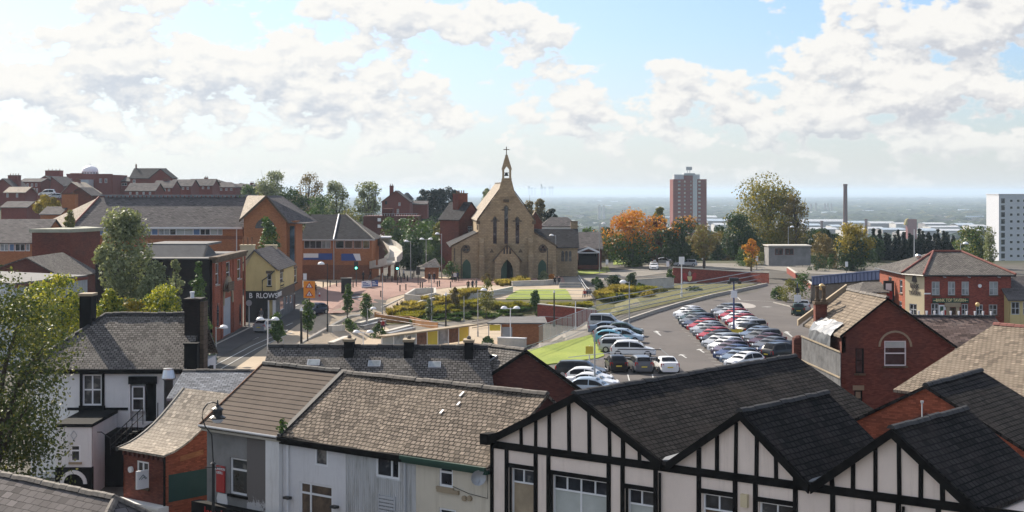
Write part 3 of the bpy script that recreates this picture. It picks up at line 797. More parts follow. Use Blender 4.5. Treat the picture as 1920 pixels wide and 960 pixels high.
# ---- half-timbered building with three gables
B = thing('timbered_building', 'black and white half timbered building with three steep gables and dark slate roofs', 'building', ST(8, 0, -0.8))
GB = [(-1.0, 6.30, 3.21, 8.35, 7.06, 6.26), (7.3, 6.26, 10.3, 8.33, 12.92, 6.13), (13.0, 6.13, 15.88, 8.28, 18.75, 6.05)]
def uz(px, py): return ST.px(px, py)
U = lambda px: ST.px(px, 900)[0]
wins = []
for (a, b, yt, cols, rows, mg, hgt) in ((958, 1001, 876, 2, 3, 'board', 2.5), (1035, 1140, 889, 4, 4, 'blind', 2.4), (1176, 1226, 915, 2, 4, 'blind', 2.3), (1317, 1376, 924, 2, 3, 'ply_dark', 2.2), (1423, 1489, 940, 2, 3, 'glass', 2.2)):
    u0, zt = uz(a, yt); u1 = U(b); wins.append((u0, u1, zt - hgt, zt, cols, rows, mg))
mb = MB(); wall(mb, ST, -1.0, 21.0, -0.8, 6.0, [w[:4] for w in wins], rec=.14)
for (ua, za, um, zm, ub, zb) in GB:
    mb.poly([ST(ua, 0, 6.0), ST(ub, 0, 6.0), ST(ub, 0, zb), ST(um, 0, zm), ST(ua, 0, za)])
mb.box(-1.0, 21.0, 0.3, 6, -0.8, 5.9, 0, ST)
mb.build('facade', 'render_pink', B)
for (u0, u1, z0, z1, cols, rows, mg) in wins:      # transom lights over tall blanked panes
    zt = z1 - 0.55; m = MB(); br = .06
    for (a, b, c, d) in ((u0, u0 + br, z0, z1), (u1 - br, u1, z0, z1), (u0 + br, u1 - br, z1 - br, z1), (u0 + br, u1 - br, zt - br / 2, zt + br / 2), (u0 + br, u1 - br, z0, z0 + br)):
        m.box(a, b, .09, .15, c, d, 0, ST)
    for i in range(1, cols):
        uu = u0 + (u1 - u0) * i / cols; m.box(uu - .025, uu + .025, .09, .15, zt + br / 2, z1 - br, 0, ST)
    if cols > 2: m.box((u0 + u1) / 2 - .03, (u0 + u1) / 2 + .03, .09, .15, z0 + br, zt - br / 2, 0, ST)
    w = m.build('window', 'upvc', B)
    MB().poly([ST(u0, .14, zt), ST(u1, .14, zt), ST(u1, .14, z1), ST(u0, .14, z1)]).build('pane', 'glass', w)
    MB().poly([ST(u0, .14, z0), ST(u1, .14, z0), ST(u1, .14, zt), ST(u0, .14, zt)]).build('blind', mg, w)
def gz(u):
    best = 6.0
    for (ua, za, um, zm, ub, zb) in GB:
        if ua <= u <= um: best = za + (zm - za) * (u - ua) / (um - ua)
        elif um < u <= ub: best = zm + (zb - zm) * (u - um) / (ub - um)
    return best
tb = MB()
tb.box(-1.0, 21, -.06, -.002, 5.96, 6.24, 0, ST)
for px in (978, 1005, 1030.5, 1068, 1106, 1144, 1169, 1200, 1311, 1345, 1380, 1419, 1456, 1492, 1561, 1600, 1642, 1687, 1727, 1768):
    u = U(px); top = gz(u) - .12
    if top > 6.3: j, w_, k_ = random.uniform(-.025, .025), random.uniform(.062, .088), .62; tb.prism([ST(u - w_, -.05, 6.24), ST(u + w_, -.05, 6.24), ST(u + w_ + j, -.05, top), ST(u - w_ + j, -.05, top)], ST.v * .048)
posts = [U(p) for p in (950.6, 1005, 1029, 1142, 1168, 1230, 1311, 1379, 1417, 1492, 1562, 1639, 1685, 1760)]
for u in posts: tb.box(u - .085, u + .085, -.05, -.002, -0.8, 5.96, 0, ST)
for (a, b, k) in ((0, 1, 0), (2, 3, 1), (4, 5, 2), (6, 7, 3), (8, 9, 4)):
    z = wins[k][3]; tb.box(posts[a] + .085, posts[b] - .085, -.05, -.002, z, z + .16, 0, ST)
    for uu in (wins[k][0], wins[k][1]): tb.box(uu - .05, uu + .05, -.045, -.002, wins[k][2], z, 0, ST) if abs(uu - posts[a]) > .14 and abs(uu - posts[b]) > .14 else None
for (pa, pb, py) in ((1230, 1311, 0), (1560, 1685, 0)):
    pass
tb.box(-1.06, -.92, -.06, .05, -0.8, 6.4, 0, ST)
tb.box(posts[11], posts[13], -.05, -.002, 4.9, 5.06, 0, ST)
tb.build('timbers', 'timber_black', B)
bb = MB()
for (ua, za, um, zm, ub, zb) in GB:
    for (a, za_, b, zb_) in ((ua, za, um, zm), (um, zm, ub, zb)):
        bb.prism([ST(a, -.30, za_ + .10), ST(b, -.30, zb_ + .10), ST(b, -.30, zb_ - .20), ST(a, -.30, za_ - .20)], ST.v * .10)
        bb.prism([ST(a, -.20, za_ - .02), ST(b, -.20, zb_ - .02), ST(b, -.20, zb_ - .07), ST(a, -.20, za_ - .07)], ST.v * .20)
bb.box(-1.35, -.95, -.34, .2, 6.1, 6.52, 0, ST)
bb.build('bargeboards', 'timber_black', B)
def vroof(ua, za, um, zm, ub, zb, v0, v1, mat, mb=None):
    mb = mb or MB(); e = .12
    slab(mb, [ST(ua, v0, za + e), ST(um, v0, zm + e), ST(um, v1, zm + e), ST(ua, v1, za + e)])
    slab(mb, [ST(um, v0, zm + e), ST(ub, v0, zb + e), ST(ub, v1, zb + e), ST(um, v1, zm + e)])
    return mb.build('roof', mat, B)
k = (8.35 - 6.26) / (7.06 - 3.21)
r1 = vroof(-1.1, 6.25, 3.21, 8.35, 7.25, 6.16, -.2, 6.0, 'slate_dark')
mbx = MB(); e = .12
slab(mbx, [ST(-1.1, 6.0, 6.37), ST(3.21, 6.0, 8.47), ST(3.21, 16.6, 8.47), ST(-1.1, 16.6, 6.37)])
slab(mbx, [ST(3.21, 6.0, 8.47), ST(10.4, 6.0, 8.47 - 7.19 * k), ST(10.4, 16.6, 8.47 - 7.19 * k), ST(3.21, 16.6, 8.47)])
mbx.build('roof', 'slate_dark', B)
vroof(7.2, 6.2, 10.3, 8.33, 13.0, 6.1, -.2, 6.1, 'slate_dark'); vroof(12.9, 6.1, 15.88, 8.28, 18.9, 6.0, -.2, 5.7, 'slate_dark')
# rear walls under the roofs
mb = MB()
mb.prism([ST(-.95, 6, -.8), ST(10.2, 6, -.8), ST(10.2, 6, 4.5), ST(3.21, 6, 8.3), ST(-.95, 6, 6.2)], ST.v * 10.4)
mb.prism([ST(7.3, 5.9, 4), ST(12.9, 5.9, 4), ST(12.9, 5.9, 6.05), ST(10.3, 5.9, 8.25), ST(7.3, 5.9, 6.15)], ST.v * -.3)
mb.prism([ST(13.0, 5.5, -.8), ST(18.7, 5.5, -.8), ST(18.7, 5.5, 6.0), ST(15.88, 5.5, 8.2), ST(13.0, 5.5, 6.05)], ST.v * -.3)
mb.build('rear_wall', 'brick_dark', B)
for (um, zm, v1) in ((3.21, 8.47, 16.6), (10.3, 8.45, 6.1), (15.88, 8.40, 5.7)):
    ridge_tiles(B, ST(um, -.3, zm + .03), ST(um, v1, zm + .03), 'ridge_dark' if um > 4 else 'ridge_dark')
MB().prism([ST(6.7, -.15, 6.3), ST(7.7, -.15, 6.42), ST(7.9, 1.5, 6.75), ST(7.2, 1.5, 6.45)], (0, 0, .05)).build('valley_flashing', 'lead', B)
MB().prism([ST(12.6, -.15, 6.22), ST(13.5, -.15, 6.42), ST(13.6, 1.3, 6.6), ST(12.9, 1.3, 6.3)], (0, 0, .05)).build('valley_flashing', 'lead', B)
for uu in (posts[5] + .22, posts[12] + .2): MB().tube([ST(uu, -.09, 5.9), ST(uu, -.09, -.7)], .05, 8).build('downpipe', 'timber_black', B)
ua, za = uz(1392, 925); MB().box(ua, ua + .26, -.14, -.002, za - .45, za, 0, ST).build('alarm_box', 'cream_pale', B)

# ---- terrace with the long warm slate roof
Bt = thing('terraced_building', 'terrace with long warm slate roof over white, corrugated and cream fronts', 'building', ST(-7, 0, -.8))
def hole(pxl, pxr, yt, yb, fr=ST):
    u0, zt = fr.px(pxl, yt); u1, _ = fr.px(pxr, yt); _, zb = fr.px(pxl, yb)
    return (u0, u1, zb, zt)
uA, uB, uC, uD = -13.0, U(648), U(780), -1.1
h_a = hole(591, 615, 831, 872); h_b = hole(562, 623, 902, 975); h_c = hole(705, 749, 853.6, 893); h_e = hole(823, 849, 872, 911); h_f = hole(823, 855, 951, 1000)
for (a, b), hs, mt in (((uA, uB), [h_a, h_b], 'render_white'), ((uC, uD), [h_e, h_f], 'render_cream')):
    mb = MB(); wall(mb, ST, a, b, -.8, 5.15, hs, rec=.10); mb.build('front_wall', mt, Bt)
m, t = newmat('corrugated'); setp(t, .6, 0, .3)
tcn = t.add('ShaderNodeTexCoord'); mp = t.add('ShaderNodeMapping'); mp.inputs['Scale'].default_value = (2.2, 2.2, .25); t.link(tcn.outputs['Object'], mp.inputs[0])
t.link(t.ramp(t.noise(mp.outputs[0], 2.2, 6, .7), [(.3, (.30, .29, .27)), (.5, (.52, .52, .51)), (.75, (.62, .62, .62))]), t.b.inputs['Base Color'])
mb = MB(); a, b = uB, uC
wall(mb, ST, a, b, -.8, 5.15, [h_c], rec=.10)
n = int((b - a) / .115)
for i in range(n):
    u = a + (b - a) * (i + .5) / n
    segs = ((-.8, h_c[2] - .05), (h_c[3] + .05, 5.1)) if h_c[0] - .06 < u < h_c[1] + .06 else ((-.8, 5.1),)
    for (z0, z1) in segs: mb.prism([ST(u - .042, -.002, z0), ST(u + .042, -.002, z0), ST(u + .015, -.05, z0), ST(u - .015, -.05, z0)], (0, 0, z1 - z0))
mb.build('corrugated_front', 'corrugated', Bt)
MB().box(-13, -1.1, .25, 7.0, -.8, 5.0, 0, ST).prism([ST(-1.12, 0, 5.0), ST(-1.12, 7.2, 5.0), ST(-1.12, 3.6, 7.6)], ST.u * -.3).build('rear_wall', 'brick_dark', Bt)
window(Bt, ST, h_a, 1, 1, rec=.04); window(Bt, ST, h_b, rec=.08, splits=([.32], [.72]), mg='ply_dark'); window(Bt, ST, h_c, 2, 1, rec=.06, splits=([.66], []))
window(Bt, ST, h_e, 1, 2, rec=.08, splits=([], [.70]), sill='stone_trim'); window(Bt, ST, h_f, 1, 1, rec=.08)
lv = hole(714, 742, 926, 985); m = MB()
for i in range(9):
    z = lv[2] + (lv[3] - lv[2]) * i / 9; m.box(lv[0], lv[1], -.10, -.05, z, z + .10, 0, ST)
m.box(lv[0] - .05, lv[0], -.11, -.04, lv[2], lv[3], 0, ST); m.box(lv[1], lv[1] + .05, -.11, -.04, lv[2], lv[3], 0, ST)
m.build('vent_grille', 'frame_grey', Bt)
# the slate roof sags a little between the gables
mb = MB(); N = 10; M = 3
def cz(u, s): return 5.25 + 2.42 * s + .06 * math.sin(u * .9 + s) * (1 - s * .3) - .05 * math.sin((u + 13) / 12 * math.pi)
rows = [[ST(-13.05 + 12.0 * i / N, -.25 + 3.87 * j / M, cz(-13 + 12 * i / N, j / M)) for i in range(N + 1)] for j in range(M + 1)]
for j in range(M): mb.strip(rows[j], rows[j + 1])
mb.strip(rows[0], [p - Vector((0, 0, .10)) for p in rows[0]])
mb.strip([r[0] for r in rows], [r[0] - Vector((0, 0, .14)) for r in rows]); mb.strip([r[-1] for r in rows], [r[-1] - Vector((0, 0, .14)) for r in rows])
slab(mb, [ST(-13.05, 3.62, 7.68), ST(-1.05, 3.62, 7.68), ST(-1.05, 7.3, 5.2), ST(-13.05, 7.3, 5.2)])
mb.build('roof', 'slate_warm', Bt)
ridge_tiles(Bt, ST(-13.05, 3.62, 7.74), ST(-1.05, 3.62, 7.74), 'ridge_tile', .42, .17)
MB().box(-13.0, U(760), -.38, -.24, 5.05, 5.2, 0, ST).box(-13.0, U(760), -.24, -.02, 4.9, 5.06, 0, ST).build('gutter', 'timber_black', Bt)
MB().box(U(760), -1.1, -.38, -.24, 5.05, 5.2, 0, ST).box(U(760), -1.1, -.24, -.02, 4.9, 5.06, 0, ST).build('gutter', 'gutter_green', Bt)
ud = U(763); MB().tube([ST(ud, -.12, 5.0), ST(ud, -.12, -.7)], .045, 8).build('downpipe', 'frame_grey', Bt)
ue, ze = uz(862, 925); MB().box(U(822), U(862), -.12, -.002, ze - .05, ze + .10, 0, ST).build('ledge', 'stone_trim', Bt)
def mount_light(px, py, par):
    u, z = uz(px, py); MB().box(u - .16, u + .16, -.35, -.1, z - .05, z + .06, 0, ST).tube([ST(u, -.12, z - .02), ST(u, -.01, z - .1)], .02, 5).build('floodlight', 'trim', par)
mount_light(634, 949, Bt)
u, z = uz(907, 893)
dm = MB(); dc = ST(u, -.35, z)
ax = (ST.u * .8 - ST.v * .6).normalized(); e1 = Vector((0, 0, 1)); e2 = ax.cross(e1)
ringp = [[dc + ax * (.10 * (q / 3) ** 2) + (e1 * math.cos(t) + e2 * math.sin(t)) * (.30 * q / 3 + .005) for t in [6.2832 * i / 14 for i in range(15)]] for q in range(4)]
for q in range(3): dm.strip(ringp[q], ringp[q + 1])
dm.tube([dc, ST(u + .1, 0, z - .15)], .02, 5).tube([dc - e1 * .25, dc + ax * .4], .012, 4).build('satellite_dish', 'galv', Bt)
cb = MB(); cb.tube([ST(uz(850, 0)[0], -.03, 4.2), ST(uz(880, 0)[0], -.04, 4.02), ST(uz(915, 0)[0], -.03, 3.95), ST(uz(915, 0)[0], -.03, 4.9)], .015, 4); cb.build('cable', 'trim', Bt)
for px in (872, 882): u, z = uz(px, 934); MB().tube([ST(u, -.1, z), ST(u, -.003, z)], .11, 10).build('wall_vent', 'stone_trim', Bt)
MB().tube([ST(-12.6, -.1, 5.0), ST(-12.6, -.1, -.7)], .045, 6).build('downpipe', 'upvc', Bt)
# pale lead patches on the slates
for (px, py, L) in ((862, 744, .5), (825, 777, .4), (857, 762, .35)):
    for vv in np.linspace(0, 3.6, 60):
        u, z = ST.px(px, py, vv)
        if z <= cz(u, (vv + .25) / 3.87) + .02: break
    s = (vv + .25) / 3.87
    c = ST(u, vv, cz(u, s) + .035); d = (ST.v * .84 + Vector((0, 0, .54))); c2 = c + d * L * .6
    MB().prism([c - ST.u * .05, c + ST.u * .05, c2 + ST.u * .05, c2 - ST.u * .05], (0, 0, .02)).build('lead_patch', 'lamp_white', Bt)
w0 = ST(-12.9, -.1, 5.25)
shrub('gutter_weed', 'bright green weed growing from the gutter between the brown tile and warm slate roofs', w0, .75, .32, 'leaf_green', 90, .16, cat='weed', shape='col')

# ---- grey rendered house with brown tiled roof
Bg = thing('rendered_house', 'grey rendered corner house with ribbed brown tile roof beside the lantern', 'house', ST(-15.6, 0, -.8))
hw = hole(431, 457, 857, 925); hw = (hw[0], hw[1] + .25, hw[2], hw[3])
mb = MB(); wall(mb, ST, -18.15, -13.9, -.8, 5.2, [hw], rec=.14); mb.box(-18.15, -13.0, .3, 7.0, -.8, 5.0, 0, ST)
mb.prism([ST(-18.15, 0, 5.0), ST(-18.15, 7.2, 5.0), ST(-18.15, 3.6, 7.5)], ST.u * .3)
mb.build('front_wall', 'render_grey', Bg)
MB().box(-13.9, -13.02, -.22, .2, -.8, 5.1, 0, ST).build('pier', 'paint_white', Bg)
MB().box(-18.2, -12.9, -.30, -.02, 4.98, 5.2, 0, ST).build('cornice', 'stone_pale', Bg)
# bare patched render with peeling white paint below
m, t = newmat('peeling'); setp(t, .85)
tcn = t.add('ShaderNodeTexCoord'); sp = t.add('ShaderNodeSeparateXYZ'); t.link(tcn.outputs['Object'], sp.inputs[0])
nz = t.noise(tcn.outputs['Object'], 2.2, 8, .75)
t.link(t.mix(t.smooth(t.math('ADD', t.math('MULTIPLY', sp.outputs[2], -.75), t.math('MULTIPLY', nz, 2.6)), -.95, -.75), (.15, .135, .125), (.50, .49, .48)), t.b.inputs['Base Color'])
MB().box(hw[1] + .02, -13.92, -.05, -.003, -.8, 4.9, 0, ST).build('peeling_patch', 'peeling', Bg)
window(Bg, ST, hw, 1, 2, splits=([], [.68]), sill='timber_black')
mb = MB()
slab(mb, [ST(-18.3, -.3, 5.22), ST(-13.05, -.3, 5.22), ST(-13.05, 3.6, 7.72), ST(-18.3, 3.6, 7.72)]); slab(mb, [ST(-18.3, 3.6, 7.72), ST(-13.05, 3.6, 7.72), ST(-13.05, 7.4, 5.2), ST(-18.3, 7.4, 5.2)])
mb.build('roof', 'tile_brown', Bg)
ridge_tiles(Bg, ST(-18.3, 3.6, 7.78), ST(-13.05, 3.6, 7.78), 'ridge_dark', .45, .15)
MB().prism([ST(-13.0, -.35, 5.25), ST(-12.75, -.35, 5.25), ST(-12.75, 3.6, 7.72), ST(-13.0, 3.6, 7.72)], (0, 0, .10)).build('verge_trim', 'ridge_dark', Bg)
MB().tube([ST(-18.3, -.36, 5.2), ST(-13.0, -.36, 5.2)], .055, 6).build('gutter', 'frame_grey', Bg)
MB().prism([ST(-18.36, -.32, 5.1), ST(-18.36, 3.6, 7.62), ST(-18.36, 3.6, 7.78), ST(-18.36, -.32, 5.28)], ST.u * .05).build('bargeboard', 'rust', Bg)
mb = MB(); mb.box(-18.6, -12.6, -.55, -.05, .75, 1.72, 0, ST); mb.build('shop_fascia', 'paint_black', Bg)
text_mesh(Bg, 'Jamaican', .62, ST(-16.6, -.58, 1.36), ST.u, (0, 0, 1), 'sign_red', 'lettering', .012)
mount_light(546, 932, Bg)
u, z = uz(416, 897)
sb = MB().box(u - .28, u + .28, -.10, -.03, z - .62, z + .58, 0, ST).build('shop_sign', 'sign_red', Bg)
text_mesh(Bg, 'LONDON\nGRILL', .17, ST(u, -.13, z + .36), ST.u, (0, 0, 1), 'sign_white', 'lettering', .01)
MB().prism([ST(u - .2, -.06, z - 1.25), ST(u + .45, -.06, z - 1.3), ST(u + .45, -.06, z - 1.0), ST(u + .36, -.06, z - .68), ST(u - .22, -.06, z - .66), ST(u - .3, -.06, z - .95)], ST.v * .04).build('paper_patch', 'paint_white', Bg)

# ---- small brick building with lean-to slate roof
Bl = thing('brick_annexe', 'small red brick annexe with sunlit sagging lean-to slate roof and hanging house sign', 'building', ST(-22.8, 0, -.8))
h1 = hole(257, 279, 863, 911)
mb = MB(); wall(mb, ST, -24.4, -21.2, -.8, 3.4, [h1], rec=.10); mb.box(-24.3, -21.3, .3, 3.7, -.8, 3.3, 0, ST); mb.build('front_wall', 'brick_red', Bl)
def lz(s): return 3.5 + 2.5 * s - .42 * math.sin(math.pi * s) * (1 - .25 * s)
N = 8
pr = [(3.85 * i / N, lz(i / N)) for i in range(N + 1)]
mb = MB(); mb.prism([ST(-21.2, 0, -.8)] + [ST(-21.2, v, z - .1) for v, z in pr] + [ST(-21.2, 3.85, -.8)], ST.u * -.15)
mb.prism([ST(-24.25, 0, -.8)] + [ST(-24.25, v, z - .1) for v, z in pr] + [ST(-24.25, 3.85, -.8)], ST.u * -.15)
mb.build('side_wall', 'brick_bright', Bl)
mb = MB()
A = [ST(-24.55, v - (.2 if i == 0 else 0), z) for i, (v, z) in enumerate(pr)]; C = [ST(-21.05, v - (.2 if i == 0 else 0), z) for i, (v, z) in enumerate(pr)]
mb.strip(A, C); mb.strip([p - Vector((0, 0, .1)) for p in A], [p - Vector((0, 0, .1)) for p in C]); mb.strip(A, [p - Vector((0, 0, .1)) for p in A]); mb.strip(C, [p - Vector((0, 0, .1)) for p in C]); mb.poly([A[0], C[0], C[0] - Vector((0, 0, .1)), A[0] - Vector((0, 0, .1))])
mb.build('roof', 'slate_pale', Bl)
mb = MB()
for i in range(N): mb.prism([A[i] + Vector((0, 0, .05)), A[i + 1] + Vector((0, 0, .05)), A[i + 1] + ST.u * -.18, A[i] + ST.u * -.18], (0, 0, -.2))
mb.build('verge_trim', 'ridge_dark', Bl)
mb = MB()
for i in range(9): mb.box(-24.3 + .36 * i, -24.16 + .36 * i, -.14, -.002, 3.18, 3.36, 0, ST)
mb.build('eaves_brackets', 'brick_dark', Bl)
window(Bl, ST, h1, 2, 2, rec=.06, sill='stone_dark')
u, z = uz(247, 880); MB().tube([ST(u, -.12, z), ST(u, -.002, z)], .15, 12).build('burglar_alarm', 'lamp_white', Bl)
MB().tube([ST(-21.12, -.1, 3.4), ST(-21.12, -.1, -.6)], .06, 6).build('downpipe', 'timber_black', Bl)
SD = Fr(ST(-21.2, 0, 0), ST.v, -ST.u)
MB().box(.2, 3.8, -.015, -.002, 1.2, 2.5, 0, SD).build('painted_band', 'teal', Bl)
MB().prism([SD(.9, -.02, 3.05), SD(2.3, -.02, 3.2), SD(2.3, -.02, 3.45), SD(.9, -.02, 3.3)], SD.v * .015).build('sunlit_patch', 'brick_orange', Bl)  # orange patch painted on as sun falling through the gap
MB().box(-24.7, -20.9, -.5, -.02, .35, .95, 0, ST).box(-24.7, -20.9, -.6, -.02, .95, 1.08, 0, ST).build('shop_fascia', 'paint_white', Bl)
u, z = uz(279, 896)
hs = MB().box(u - .02, u + .10, -.75, -.1, z - .45, z + .42, 0, ST).build('hanging_sign', 'sign_white', Bl)
sg = MB()
for (a, b) in (((.65, .02), (.42, .22)), ((.42, .22), (.2, .02)), ((.52, .0), (.38, .12)), ((.38, .12), (.26, .0))):
    sg.tube([ST(u + .112, -a[0], z + a[1]), ST(u + .112, -b[0], z + b[1])], .014, 4)
sg.build('house_emblem', 'teal', hs)

# ---- swan-neck street lantern
def lantern():
    b = GX(400, 64.5); t = thing('street_lantern', 'black swan necked street lantern standing before the grey rendered house', 'street lamp', b)
    H = 16 - (838 - 358) / FPX * 64.5
    MB().tube([b, b + Vector((0, 0, 1.2))], .11, 10).tube([b + Vector((0, 0, 1.2)), Vector((b.x, b.y, H - .7))], [.075, .06], 10).lathe((b.x, b.y, H - .75), [(.06, 0), (.13, .05), (.06, .12)], 10).tube([Vector((b.x - .35, b.y, H - .85)), Vector((b.x + .32, b.y, H - .85))], .025, 6).build('post', 'pole_black', t)
    arc = []
    top = DP(405, 762, 64.5)
    for i in range(13):
        a = math.pi * i / 12
        arc.append(Vector((b.x + .02 - .30 * (1 - math.cos(a)) * .5 - (.22 * math.sin(a)), b.y, H - .7 + (i / 12) * .9)))
    pts = [Vector((b.x, b.y, H - .7)), DP(397, 815, 64.5), DP(385, 800, 64.5), DP(379, 783, 64.5), DP(381, 768, 64.5), DP(389, 757, 64.5), DP(399, 754, 64.5), DP(408, 757, 64.5)]
    MB().tube(pts, .028, 7).build('neck', 'pole_black', t)
    c = DP(408, 757, 64.5)
    h = MB(); h.lathe((c.x, c.y, c.z - .62), [(.34, 0), (.34, .05), (.20, .14), (.20, .34), (.26, .36), (.24, .42), (.10, .50), (.04, .62), (.02, .78)], 10).build('lamp_housing', 'pole_black', t)
    MB().lathe((c.x, c.y, c.z - .78), [(.02, -.06), (.18, 0), (.26, .10), (.27, .155)], 10).build('lamp_glass', 'lamp_clear', t)
lantern()

# ---- near roof at the lower left corner
Bn = thing('corner_roof_building', 'nearest brick building at lower left, its worn slate roof dappled by the tree', 'building', (-18, 54, -.8))
dS = Vector((.776, -.631, 0)); nS = Vector((.631, .776, 0))
P0 = DP(-120, 872, 62.8); P1 = DP(216, 936, 55.0); P0.z = P1.z = 5.0
e0 = P0 - nS * 4.5; e1 = P1 - nS * 4.5 + dS * 3.2; e0.z = e1.z = 2.2; b1 = P1 + nS * 3 + dS * 3.2; b0 = P0 + nS * 3; b1.z = b0.z = 2.9
mb = MB(); slab(mb, [e0, e1, P1, P0]); slab(mb, [P1, e1, b1]); slab(mb, [P0, P1, b1, b0]); mb.build('roof', 'slate_mid', Bn)
ridge_tiles(Bn, P0 + Vector((0, 0, .05)), P1 + Vector((0, 0, .05)), 'ridge_tile', .4, .18, .14); ridge_tiles(Bn, P1 + Vector((0, 0, .05)), b1 + Vector((0, 0, .05)), 'ridge_tile', .4, .16); ridge_tiles(Bn, P1 + Vector((0, 0, .04)), e1 + Vector((0, 0, .04)), 'ridge_tile', .4, .16)
q = [e0 + nS * .3, e1 - dS * .3 + nS * .3, b1 - dS * .3 - nS * .3, b0 - nS * .3]
mb = MB(); mb.prism([Vector((p.x, p.y, -.8)) for p in q], (0, 0, 2.75)); mb.build('wall', 'brick_red', Bn)

# ---- white house with the tall chimneys
WB = Fr((0, 90), (1, 0), (0, 1))
Bw = thing('white_house', 'white painted boarded house with grey slate roof and black window frames', 'house', (-23, 90, -.8))
xl, xr = -28.2, -19.1
hw = hole(155, 191, 702, 760, WB); hd = hole(244, 293, 706, 790, WB)
mb = MB(); wall(mb, WB, xl, xr, -.8, 5.5, [hw, hd], rec=.15); mb.box(xl, xr, .35, 9, -.8, 5.4, 0, WB)
for i in range(10): mb.box(xl, hw[0] - .2, -.012, -.001, .9 + i * .45, .92 + i * .45, 0, WB)
mb.build('wall', 'paint_white', Bw)
window(Bw, WB, hw, 2, 2, rec=.10, mf='upvc')
window(Bw, WB, (hd[0] + .1, hd[0] + .85, hd[2] + .6, hd[3] - .55), 1, 2, rec=.02, mf='upvc')
MB().box(hd[0] + .9, hd[1] - .03, .06, .14, hd[2], hd[3] - .02, 0, WB).build('door', 'paint_black', Bw)
sm = MB(); sm.box(hw[0] - .16, hw[0], -.05, .02, hw[2] - .3, hw[3] + .12, 0, WB).box(hw[1], hw[1] + .16, -.05, .02, hw[2] - .3, hw[3] + .12, 0, WB).box(hw[0], hw[1], -.05, .02, hw[3], hw[3] + .12, 0, WB).box(hw[0] - .2, hw[1] + .2, -.14, .02, hw[2] - .36, hw[2] - .01, 0, WB)
ub, zb = WB.px(145, 766); u2, _ = WB.px(240, 766); sm.box(hw[0] - .9, u2, -.04, -.001, zb - .1, zb + .06, 0, WB)
ub, zb = WB.px(145, 779); u2, _ = WB.px(217, 779); sm.tube([WB(ub, -.2, zb), WB(u2, -.2, zb)], .09, 6)
sm.box(hd[0] - .05, hd[1] + .05, -.25, -.01, hd[3] - .42, hd[3] + .02, 0, WB)
sm.build('trim', 'paint_black', Bw)
mb = MB(); zr = 8.4; ze = 5.62
slab(mb, [WB(-28.6, -.35, ze), WB(xr + .1, -.35, ze), WB(xr + .1, 4.5, zr), WB(-25.0, 4.5, zr)]); slab(mb, [WB(-28.6, -.35, ze), WB(-25.0, 4.5, zr), WB(-28.6, 9.3, ze)]); slab(mb, [WB(-25, 4.5, zr), WB(xr + .1, 4.5, zr), WB(xr + .1, 9.3, ze), WB(-28.6, 9.3, ze)])
mb.build('roof', 'slate_grey', Bw)
ridge_tiles(Bw, WB(-25, 4.5, zr + .06), WB(xr + .1, 4.5, zr + .06), 'ridge_dark', .45, .18, .16, jit=.03); ridge_tiles(Bw, WB(-25, 4.5, zr + .05), WB(-28.6, -.35, ze + .05), 'ridge_dark', .45, .16)
MB().box(-28.7, xr + .1, -.46, -.34, 5.42, 5.58, 0, WB).box(-28.7, xr + .1, -.34, -.01, 5.32, 5.44, 0, WB).build('gutter', 'paint_black', Bw)
chimney(Bw, (-25.95, 94.0), 0.72, 1.15, 7.6, 9.75, 'paint_black', 0, cap='stone_trim')
# porch turret
PT = Fr((-25.6, 84.5), (1, 0), (0, 1))
hp = hole(132, 151, 834, 866, PT)
pl, pr_ = PT.px(105, 850)[0], PT.px(172, 850)[0]
mb = MB(); zt = PT.px(130, 800)[1]; zm = PT.px(130, 876)[1]
wall(mb, PT, pl, pr_, zm, zt, [hp], rec=.1); mb.box(pl, pr_, .25, 5.4, -.8, zt - .02, 0, PT); mb.build('porch', 'paint_white', Bw)
MB().box(pl - .05, pr_ + .05, -.08, 5.4, zt - .02, zt + .16, 0, PT).build('porch_roof', 'paint_black', Bw)
window(Bw, PT, hp, 1, 2, rec=.06, splits=([], [.66]), sill='stone_trim')
MB().box(pl - .04, pr_ + .04, -.03, .24, -.8, zm, 0, PT).build('porch_base', 'paint_black', Bw)
am = MB(); ac = (pl + pr_) / 2
for i in range(10):
    a0, a1 = math.pi * i / 10, math.pi * (i + 1) / 10
    am.prism([PT(ac + r * math.cos(a), -.12, -.1 + r * math.sin(a)) for r, a in ((.75, a0), (.55, a0), (.55, a1), (.75, a1))], PT.v * .1)
am.build('door_arch', 'paint_white', Bw)
dmd = PT.px(140, 816)[1]; dm_ = MB()
for s_ in ((1, 1), (1, -1), (-1, 1), (-1, -1)):
    dm_.tube([PT((pl + pr_) / 2 + .17 * s_[0], -.02, dmd), PT((pl + pr_) / 2, -.02, dmd + .25 * s_[1])], .022, 4)
dm_.build('diamond_moulding', 'frame_grey', Bw)
a_ = DP(172, 815, 87.2); b_ = DP(238, 815, 87.2); MB().box(a_.x, b_.x, 87.2, 89.9, -.8, a_.z).build('under_stair_shade', 'paint_black', Bw)  # black box stands in for the shade under the stair
